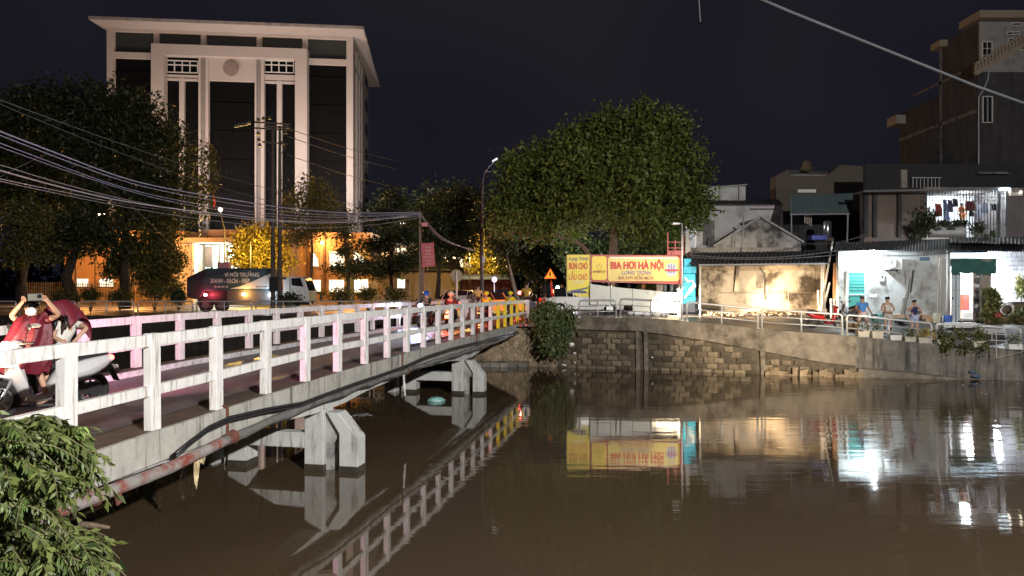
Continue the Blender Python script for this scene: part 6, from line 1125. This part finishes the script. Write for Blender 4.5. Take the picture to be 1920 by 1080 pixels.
# ---------------------------------------------------------------- poles, signs
pol = M('concrete_pole', (.09, .078, .07), .9, .15, 4)
up_ = thing('utility_pole', P(518, 565, 50), 'pair of dark concrete power poles with crossarms before the tower', 'power pole')
for x, y0 in ((511.5, 236), (524.5, 236)): obj('pole', MB().tube([(PX(x, 50), 50, 2.2), P(x, y0, 50)], [.17, .09], 10), pol, up_)
for x0, x1, y in ((478, 545, 229), (495, 546, 236), (492, 538, 266), (478, 548, 240)): obj('crossarm', MB().beam(P(x0, y, 50-.2), P(x1, y+4, 50-.2), .1, .1), pol, up_)
obj('brace', MB().beam(P(500, 280, 49.8), P(512, 292, 49.8), .05, .05).beam(P(540, 268, 49.8), P(526, 290, 49.8), .05, .05), pol, up_)
for x, y in ((443, 236), (449, 234), (455, 233), (461, 232), (467, 230), (484, 224), (494, 222), (505, 221), (484, 250), (485, 262), (538, 238), (530, 268), (535, 248), (487, 272)): obj('insulator', MB().tube([P(x, y-3, 49.8), P(x, y+3, 49.8)], [.10, .14], 8), M('insulator', (.09, .08, .075), .5), up_)
obj('transformer_box', MB().box(P(512, 533, 49.7), (.45, .35, 1.0)), blackp, up_)
for x in (512, 530): obj('band', MB().tube([P(x, 520, 50), P(x, 524, 50)], .25, 10), pol, up_)
bp_ = thing('utility_pole', P(789, 565, 43.5), 'slotted concrete pole carrying the wires and the pink banner', 'power pole')
obj('pole', MB().prism([P(786, 565, 43.5), P(790.5, 565, 43.5), P(788.5, 396, 43.5), P(785.5, 396, 43.5)], (0, .2, 0)), M('pole_brown', (.2, .15, .12), .9, .15), bp_); obj('stay_post', MB().bb(PX(792, 43.5), PX(795, 43.5), 43.5, 43.7, 2.1, PZ(500, 43.5)), M('pole_brown', (.2, .15, .12)), bp_)
for i in range(7): obj('rung', MB().bb(PX(790, 43.5), PX(792.2, 43.5), 43.52, 43.66, PZ(512+i*8, 43.5), PZ(508+i*8, 43.5)), M('pole_brown', (.2, .15, .12)), bp_)
obj('bracket', MB().beam(P(788, 425, 43.4), P(800, 423, 43.2), .05, .05), steel, bp_); obj('junction_box', MB().box(P(796, 421, 43.2), (.35, .25, .22)), M('pink_box', (.6, .25, .25)), bp_)
bn = thing('banner', P(801, 480, 43.2), 'faded pink-red banner with white lines hung on the pole', 'banner')
o = obj('cloth', MB().prism([P(789.5, 456.5, 43.2), P(813, 455, 43.2), P(816, 499.5, 43.2), P(792, 501.5, 43.2)], (0, .03, 0)), M('banner_pink', (.52, .12, .14), .6, .08), bn)
for i, (s_, wd) in enumerate((('AN TOÀN', 12), ('GIAO', 10), ('THÔNG', 11), ('LÀ TRÁCH NHIỆM', 19), ('CỦA MỌI', 11), ('NGƯỜI', 9))): text('lettering', s_, M('banner_letter', (.7, .5, .5), .6, 0), bn, P(802+i*.35, 463.5+i*6.2, 43.18), wd*43.2/F, 3.3*43.2/F, bold=.03)
sl_ = thing('street_lamp', P(904, 560, 50), 'tall curved-arm street lamp with pale head left of the big tree', 'street lamp'); stl = M('lamp_steel', (.30, .31, .33), .5, metal=.4)
obj('pole', MB().tube([(PX(904, 50), 50, 2.2), P(904, 400, 50), P(905, 340, 50), P(908, 325, 50), P(917, 313, 50), P(929, 301, 50)], [.11, .09, .07, .05, .045, .04], 10), stl, sl_, smooth=True); obj('side_arm', MB().tube([P(906, 325, 50), P(914, 322, 50), P(929, 321, 50)], .03, 6), stl, sl_)
obj('lamp_head', MB().box(P(928, 300, 50), (.42, .3, .1), ry=R(-35)), E_('lamp_white_dim', (.9, .92, 1), .4), sl_); obj('crossarm', MB().beam(P(899, 402, 50), P(912, 402, 50), .05, .05), stl, sl_)
lamp(sl_, P(934, 306, 49.4), 4200, (.95, .98, 1), 'SPOT', .15, aim=(9, 50, 5), cone=100, blend=1)
obj('signal_box', MB().box(P(905, 486, 49.8), (.35, .3, .5)), stl, sl_); obj('lower_pole', MB().tube([(PX(903, 49.7), 49.7, 2.2), P(902, 395, 49.7)], .1, 8), barkd, sl_)
sg = thing('traffic_sign', P(856, 560, 41), 'back of a round traffic sign on a pink-lit white post', 'traffic sign'); obj('disc', MB().disc(P(856, 517, 41), (0, 1, 0), .36, .03, 28), M('sign_back', (.30, .24, .14), .5), sg); obj('post', MB().tube([P(856, 575, 40.9), P(856, 509, 40.9)], .055, 8), M('post_pale', (.7, .62, .58), .5), sg)
ts = thing('traffic_sign', P(1032, 560, 43), 'orange-bordered warning triangle with a junction symbol', 'traffic sign')
def tri(s_, cx, cy, r_, Y, t): c = P(cx, cy, Y); return s_.prism([c+Vector((math.sin(a)*r_, 0, math.cos(a)*r_)) for a in (0, 2*math.pi/3, 4*math.pi/3)], (0, t, 0))
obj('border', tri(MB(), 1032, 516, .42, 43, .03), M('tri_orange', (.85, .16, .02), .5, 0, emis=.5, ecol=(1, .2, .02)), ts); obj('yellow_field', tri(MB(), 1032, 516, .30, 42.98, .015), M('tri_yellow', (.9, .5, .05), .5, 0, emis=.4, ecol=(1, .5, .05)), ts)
c = P(1031.5, 515.5, 42.96); obj('symbol', MB().box(c, (.05, .012, .28)).box(c+Vector((0, 0, .02)), (.13, .012, .05)).prism([c+Vector((-.06, 0, .1)), c+Vector((.06, 0, .1)), c+Vector((0, 0, .2))], (0, .012, 0)), darkm, ts); obj('post', MB().tube([P(1034, 526, 43), P(1036, 566, 43)], .05, 8), M('post_red', (.6, .08, .05), .5), ts)
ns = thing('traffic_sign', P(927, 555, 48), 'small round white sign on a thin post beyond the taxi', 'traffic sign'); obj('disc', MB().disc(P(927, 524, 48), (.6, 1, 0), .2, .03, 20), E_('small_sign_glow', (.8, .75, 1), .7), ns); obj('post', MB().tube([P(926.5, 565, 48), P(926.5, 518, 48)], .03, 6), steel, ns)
gl = thing('garden_lamp', P(415, 520, 70), 'thin garden lamp post with a pale globe before the entrance', 'street lamp'); obj('post', MB().tube([P(421, 545, 70), P(421, 430, 70), P(417, 415, 70), P(414, 398, 70)], [.1, .07, .04, .04], 8), pol, gl); obj('lamp_head', MB().ell(P(413, 393, 70), (.22, .2, .25)), E_('pale_lamp', (.85, .9, .85), 1.2), gl)
for i, (x, w_) in enumerate(((157, 9), (191, 14))): t = thing('street_lamp', P(x, 402, 76), ['left', 'right'][i]+' lit lamp head glowing through the trees at left', 'street lamp'); obj('lamp_head', MB().box(P(x, 402, 76), (w_*76/F*.7, .4, .16)), E_('warm_lamp_head', (1, .85, .6), 7), t); obj('pole', MB().tube([(PX(178, 76), 76, 2.3), P(178, 408, 76), P(x, 404, 76)], .06, 6), barkd, t)
tag(obj('red_flag', MB().prism([P(399, 362, 78), P(400, 358, 78), P(404, 380, 78), P(401, 390, 78)], (0, .05, 0)), M('flag_red', (.6, .05, .03), .7)), 'narrow red flag before the glass tower front', 'flag')
# ---------------------------------------------------------------- overhead wires
wire_m = M('wire_grey', (.42, .42, .46), .4); wire_d = M('wire_dark', (.10, .10, .11), .6); wire_b = M('wire_bluish', (.36, .38, .52), .4)
def wire(pts, r_, m_, lab, grp='overhead wires crossing above the bridge'): 
    out = []
    for (a, b_) in zip(pts, pts[1:]):
        for i in range(6): t_ = i/6; out.append(P(a[0]+(b_[0]-a[0])*t_, a[1]+(b_[1]-a[1])*t_, a[2]+(b_[2]-a[2])*t_))
    out.append(P(*pts[-1]))
    # ease the corners so each wire hangs in one curve
    for _ in range(12): out = [out[0]]+[(out[i-1]+out[i]*2+out[i+1])/4 for i in range(1, len(out)-1)]+[out[-1]]
    o = obj('overhead_wire', MB().tube(out, r_*.78, 6), m_, smooth=True); tag(o, lab, 'wire', grp)
wire([(-60, 168, 20), (0, 196, 21), (250, 299, 27), (480, 375, 34), (640, 405, 40), (787, 405, 43.4)], .014, wire_d, 'highest single wire running from upper left to the banner pole')
wire([(-60, 165, 22), (200, 262, 26), (400, 327, 34), (560, 370, 44), (800, 400, 55)], .02, wire_d, 'thin dark wire passing above the golden tree')
wire([(-40, 230, 16), (0, 247, 17), (140, 300, 21), (250, 344, 25), (420, 372, 31), (600, 402, 38), (787, 398, 43.4)], .026, wire_b, 'thickest bluish bundle at the upper left')
wire([(-40, 238, 16), (0, 254, 17), (140, 308, 21), (255, 350, 25), (420, 380, 31), (600, 408, 38), (787, 400, 43.4)], .016, wire_b, 'bluish wire just under the thickest bundle')
wire([(-40, 255, 15), (0, 268, 16), (120, 314, 20), (250, 361, 25), (420, 392, 31), (600, 412, 38), (787, 401, 43.4)], .015, wire_b, 'third bluish wire from the top at left')
wire([(-40, 262, 15), (0, 275, 16), (120, 320, 20), (300, 378, 26), (450, 400, 32), (620, 418, 38), (787, 402, 43.4)], .012, wire_b, 'lower pale strand of the bluish group')
wire([(-40, 308, 14), (0, 320, 15), (100, 348, 19), (240, 382, 24), (420, 402, 30), (560, 418, 36), (680, 418, 40), (787, 401, 43.4)], .028, wire_g if 'wire_g' in globals() else wire_m, 'thickest grey bundle sagging across to the banner pole')
wire([(-40, 300, 14), (0, 308, 15), (80, 335, 18), (240, 378, 24), (420, 408, 30), (600, 425, 38), (787, 404, 43.4)], .012, wire_m, 'thin grey wire above the thick grey bundle')
wire([(-40, 326, 14), (0, 336, 15), (130, 362, 20), (250, 388, 25), (420, 406, 30), (560, 421, 36), (787, 406, 43.4)], .014, wire_m, 'grey wire just under the thick grey bundle')
wire([(-40, 330, 14), (0, 340, 15), (130, 368, 20), (250, 392, 25), (420, 418, 30), (560, 430, 36), (700, 424, 41), (787, 408, 43.4)], .010, wire_m, 'lowest long wire across the left half')
wire([(-10, 337, 20), (40, 310, 22), (90, 288, 24)], .012, wire_d, 'short wire rising towards the upper left bundle')
wire([(190, 345, 26), (250, 385, 30), (300, 440, 40), (370, 500, 50)], .014, wire_d, 'slanting wire dropping towards the truck')
wire([(240, 412, 26), (330, 400, 30), (440, 402, 34), (560, 404, 40), (787, 399, 43.4)], .009, wire_d, 'faint level wire behind the bundles')
for i, (x1, y1) in enumerate(((830, 445), (850, 460), (870, 470))): wire([(788, 399+i*3, 43.5), (805, 422+i*3, 45), (830, 450+i*3, 47), (890+i*4, 472-i, 50)], .016-.003*i, wire_m, '%s wire sagging right from the banner pole to the lamp pole' % ['upper', 'middle', 'lower'][i], 'wires right of the banner pole')
for i, y in enumerate((240, 255, 290)): wire([(538, y, 49.8), (600, y+22, 54), (662, y+42, 62), (760, y+66, 80)], .03, wire_d, '%s dark wire running right from the crossarms' % ['upper', 'middle', 'lower'][i], 'wires right of the twin poles')
# ---------------------------------------------------------------- foreground branch, lower left
fg = thing('leafy_branch', (-3.6, 2.6, 1.9), 'dense leafy tree branch hanging in the lower left corner', 'branch')
fm1 = leafmat('foreground_leaves', (.016, .032, .008), (.065, .10, .025), .55, c3=(.16, .2, .05))
def leafobj(L_, Wd_, curl):
    v = []; f_ = []; n_ = 5
    for i in range(n_+1):
        t_ = i/n_; w_ = Wd_*math.sin(math.pi*min(1, t_*.9+.06))**.8*(1 if i < n_ else 0); z = -curl*L_*t_*t_
        v += [(-w_/2, L_*t_, z+.12*w_), (0, L_*t_, z), (w_/2, L_*t_, z+.12*w_)]
    for i in range(n_): a = i*3; f_ += [(a, a+1, a+4, a+3), (a+1, a+2, a+5, a+4)]
    m_ = MB().add(v, f_).mesh('leaf', fm1, True); return m_
base_leaf = [leafobj(1, .24, c_) for c_ in (.15, .35, .55)]
rand_mat = M('single_leaf', (.05, .08, .018), .5, .3, 6, rand=.5); bright_mat = M('bright_leaf', (.16, .25, .06), .45, .2, 6, rand=.25)
bl2 = [leafobj(1, .34, c_) for c_ in (.2, .4)]
for m_ in base_leaf: m_.materials.clear(); m_.materials.append(rand_mat)
for m_ in bl2: m_.materials.clear(); m_.materials.append(bright_mat)
region = [(0, 790, 110), (40, 800, 110), (90, 800, 70), (60, 850, 110), (120, 830, 50), (20, 900, 120), (80, 910, 80), (110, 880, 50), (30, 960, 110), (90, 990, 80), (140, 1000, 60), (170, 1030, 45), (60, 1040, 90), (10, 1040, 110), (120, 1050, 60)]
cnt = 0; small = []; smd = []; stems = MB()
def frond(p, d, L_, nl, size, down=.8, lead=True, bright=False):
    global cnt
    d = d.normalized(); side_ = d.cross(Vector((0, 0, 1))).normalized(); prev = p; pts_ = [p]
    for i in range(1, nl+1):
        t_ = i/nl; c = p+d*L_*t_+Vector((0, 0, -down*L_*t_*t_*.55)); pts_.append(c)
        tang = (c-prev).normalized(); prev = c
        for s_ in ((-1, 1) if i < nl else (0,)):
            ld = (tang*.65+side_*s_*.9+Vector((0, 0, -.55 if not bright else -.9))).normalized() if s_ else tang
            sz = size*(.75+.5*random.random())*(1-.25*t_)
            if cnt < 290 and lead:
                o = bpy.data.objects.new('leaf', random.choice(bl2 if bright else base_leaf)); C.objects.link(o); o.parent = fg; o.location = c-fg.location
                o.rotation_mode = 'QUATERNION'; o.rotation_quaternion = ld.to_track_quat('Y', 'Z'); o.scale = (sz,)*3; cnt += 1
            else: small.append(c); smd.append(ld*1.6)
    stems.tube(pts_, [.0045*(1-.6*i/nl) for i in range(nl+1)], 4)
# the long bright frond at the top
frond(P(-20, 842, 4.4), P(150, 800, 4.6)-P(-20, 842, 4.4)+Vector((0, 0, .17)), .62, 17, .125, down=.62, bright=True)
frond(P(-10, 830, 4.3), Vector((.5, .1, -.15)), .2, 5, .11, down=1.2, bright=True)
todo = []
for k_ in range(760):
    px, py, rr = random.choice(region); a = random.random()*6.28; r_ = rr*math.sqrt(random.random())*.8; x, y = px+math.cos(a)*r_-20, py+math.sin(a)*r_*.7
    lim = interp(y, [(770, 115), (830, 158), (880, 140), (910, 118), (940, 98), (965, 72), (985, 120), (1010, 182), (1045, 200), (1080, 140)])
    if x > lim-28 or y < 786+max(0, (x-60))*.1: continue
    Y = random.uniform(4.0, 6.2); todo.append((Y, x, y))
todo.sort()
for Y, x, y in todo:
    frond(P(x, y, Y), Vector((random.uniform(.1, 1), random.uniform(-.6, .4), random.uniform(-.2, .5))), random.uniform(.16, .30), random.randint(7, 12), random.uniform(.042, .075), down=random.uniform(.7, 1.6))
obj('twigs', stems, M('twig_green', (.12, .11, .05), .7), fg, kind='stuff')
tag(obj('far_leaves', leafmesh('far_leaves', np.array([tuple(p) for p in small]), .075, fm1, .1, .34, dirs=[tuple(v) for v in smd]), None, fg), kind='stuff')
for a in ([(-120, 1000, 4.2), (-20, 960, 4.8), (60, 900, 5.2), (110, 860, 5.4)], [(-120, 1040, 4.2), (0, 1040, 4.8), (90, 1020, 5.2), (180, 1025, 5.4)], [(-100, 900, 4.3), (0, 860, 4.8), (60, 820, 5)], [(150, 985, 5.2), (170, 984, 5.2), (205, 989, 5.3)]):
    obj('branch', MB().tube([P(*q_) for q_ in a], [.03, .02, .012, .006][:len(a)], 6), bark, fg)
# things seen in the gap above the hoarding, and lit shops far up the street
for i, (px, w_, y0, y1, m_, lab) in enumerate([(1150, 6, 530, 541, white, 'leftmost white bundle above the hoarding'), (1237, 12, 531, 547, white, 'widest white cloth hanging behind the hoarding'), (1247, 7, 532, 545, M('pale_blue_cloth', (.4, .5, .6)), 'pale blue cloth behind the hoarding'), (1262, 14, 531, 550, M('pale_blue_cloth', (.4, .5, .6)), 'pale sheet hanging at the right end of the hoarding'), (1207, 6, 530, 541, M('ochre_jar', (.4, .2, .05)), 'ochre pot standing behind the hoarding')]):
    tag(obj('hanging_cloth' if i != 4 else 'pot', MB().grid([[P(px-w_/2+w_*j/4, y0+(y1-y0)*k/3, 41+.1*math.sin(j*2+k)) for j in range(5)] for k in range(4)]) if i != 4 else MB().ell(P(px, 536, 41), (.12, .12, .2)), m_), lab, 'cloth' if i != 4 else 'pot')
c = P(1218, 538, 41.6); t = thing('shrub', (c.x, c.y, 2.5), 'leafy shrub rising behind the hoarding under the beer sign', 'shrub'); tag(obj('foliage', leafmesh('foliage', blobpts([(c, (.9, .4, .4))], 700, .1, 8, (.2, 1)), .16, lm_mid, 0, .4), None, t), kind='stuff'); obj('stem', MB().tube([(c.x, c.y, 2.4), c], .04, 5), bark, t)
obj_ = thing('street_shop', (PX(850, 90), 92, 2.3), 'distant shop front glowing warm white behind the dark tree', 'building')
obj('wall', MB().bb(PX(800, 92), PX(900, 92), 92, 98, 2, PZ(470, 92)), M('shop_cream', (.4, .32, .24)), obj_)
for a, b_ in ((812, 838), (842, 868), (872, 890)): obj('lit_window', MB().bb(PX(a, 91.9), PX(b_, 91.9), 91.9, 91.98, PZ(500, 91.9), PZ(482, 91.9)), E_('shop_glow', (1, .8, .5), 1.6), obj_)
obj_ = thing('street_shop', (PX(715, 96), 96, 2.3), 'distant low building with a lit balcony right of the tower', 'building')
obj('wall', MB().bb(PX(692, 98), PX(778, 98), 98, 104, 2, PZ(455, 98)), M('shop_cream', (.4, .32, .24)), obj_)
for i in range(6): obj('lit_window', MB().bb(PX(700+i*8, 97.9), PX(704+i*8, 97.9), 97.85, 97.95, PZ(492, 97.9), PZ(468, 97.9)), E_('shop_glow2', (1, .65, .25), 1.2), obj_)
obj('lit_balcony', MB().bb(PX(738, 97.9), PX(760, 97.9), 97.7, 97.9, PZ(472, 97.9), PZ(466, 97.9)), E_('shop_glow', (1, .8, .5), 1.6), obj_)
for i, (px, py, rx, rz, Y, lab) in enumerate([(1090, 478, 40, 30, 54, 'dark undergrowth tree left behind the yellow sign'), (1180, 475, 60, 34, 56, 'dark undergrowth tree centred behind the beer sign'), (1260, 470, 40, 36, 54, 'dark undergrowth tree behind the pink-red balcony frame')]):
    tree('street_tree', lab, (PX(px, Y), Y, 2.3), P(px, py, Y), [bl(px, py, rx, rz, Y), bl(px-20, py-18, rx*.7, rz*.7, Y+1), bl(px+18, py+12, rx*.8, rz*.7, Y-1)], 5200, .3, leafmat('undergrowth_leaves', (.03, .045, .012), (.08, .11, .03)), barkd, r=.15)
# tide marks, floating scraps, clutter on the house fronts
wetm = M('wet_tide_mark', (.05, .045, .035), .35, .4, 6, .3)
for n0 in (4.45, 11.9):
    for v0, w_, t_ in ((-.42, .46, .5), (-2.3, .46, .5), (.40, .44, .42)):
        p = B(n0, v0+w_/2, .03)+NU*t_/2; obj('tide_mark', MB().box(p, (w_+.006, t_+.006, .16+random.random()*.05), rz=RZ), wetm, br)
for i in range(26):
    X = random.uniform(15.6, 24) if i < 18 else random.uniform(-2, 12); Y = edge_at(X)[1]-random.uniform(.8, 6.5); r_ = random.uniform(.02, .05)
    s = MB().ell((X, Y, .01), (r_*1.6, r_, .02), 7, 4); tag(obj('floating_scrap', s, M('dull_scrap', (.3, .3, .28), .8) if i % 3 else M('leaf_litter', (.25, .2, .08), .8)), 'small scrap floating on the water below the '+('streaked concrete river wall' if i < 18 else 'stone block wall'), 'litter', 'small scraps below the '+('streaked concrete wall' if i < 18 else 'stone block wall'))
for i, (a, b_, sag) in enumerate((((1296, 482, 37.7), (1566, 478, 37.7), 6), ((1296, 478, 37.6), (1570, 470, 37.4), 9), ((1572, 476, 37.2), (1782, 474, 37.2), 4), ((1500, 455, 43), (1622, 440, 42.3), 8), ((1300, 470, 41.9), (1500, 462, 41.9), 10))):
    pts_ = [P(a[0]+(b_[0]-a[0])*k/14, a[1]+(b_[1]-a[1])*k/14+sag*4*(k/14)*(1-k/14), a[2]+(b_[2]-a[2])*k/14) for k in range(15)]
    tag(obj('sagging_cable', MB().tube(pts_, .018, 5), wire_d), ['dark cable sagging under the canopy edge', 'second cable sagging along the canopy', 'cable strung under the eave of the lit house', 'cable sagging from the green awning to the balcony house', 'cable sagging across the blackened gable'][i], 'cable')
mt = thing('meter_box', P(1655, 520, 37.4), 'small grey electric meter box on the lit wall left of the air conditioner', 'meter box'); obj('case', MB().bb(PX(1650, 37.4), PX(1659, 37.4), 37.38, 37.5, PZ(528, 37.4), PZ(514, 37.4)), M('meter_grey', (.35, .36, .37), .5), mt, bevel=.01); obj('dial', MB().disc(P(1654.5, 519, 37.37), (0, 1, 0), .05, .01, 12), blackp, mt); obj('conduit', MB().tube([P(1654.5, 514, 37.45), P(1654.5, 474, 37.45)], .018, 6), M('gutter_grey', (.25, .25, .26)), mt)
for i, (px, Y, w_, h_, m_, lab) in enumerate(((1868, 36.9, .5, .5, M('red_bucket', (.4, .04, .03), .5), 'red plastic bucket at the foot of the tan pillar'), (1778, 36.9, .4, .35, M('blue_bucket', (.05, .12, .4), .5), 'blue bucket under the downpipes'), (1668, 37.0, .45, .3, M('pale_bucket', (.5, .45, .35)), 'pale basin against the peeling wall base'), (1722, 37.0, .35, .55, M('dark_jar', (.06, .05, .045), .4), 'dark jar against the peeling wall base'))):
    X = PX(px, Y); z = gz(X, Y); t = thing('bucket' if 'bucket' in lab else 'basin' if 'basin' in lab else 'jar', (X, Y, z), lab, 'bucket' if 'bucket' in lab else 'basin' if 'basin' in lab else 'jar')
    obj('body', MB().tube([(X, Y, z), (X, Y, z+h_*.5), (X, Y, z+h_)], [w_*.36, w_*.46, w_*.5], 14), m_, t, smooth=False); obj('rim', MB().torus((X, Y, z+h_), (0, 0, 1), w_*.5, .015, 16, 5), m_, t)
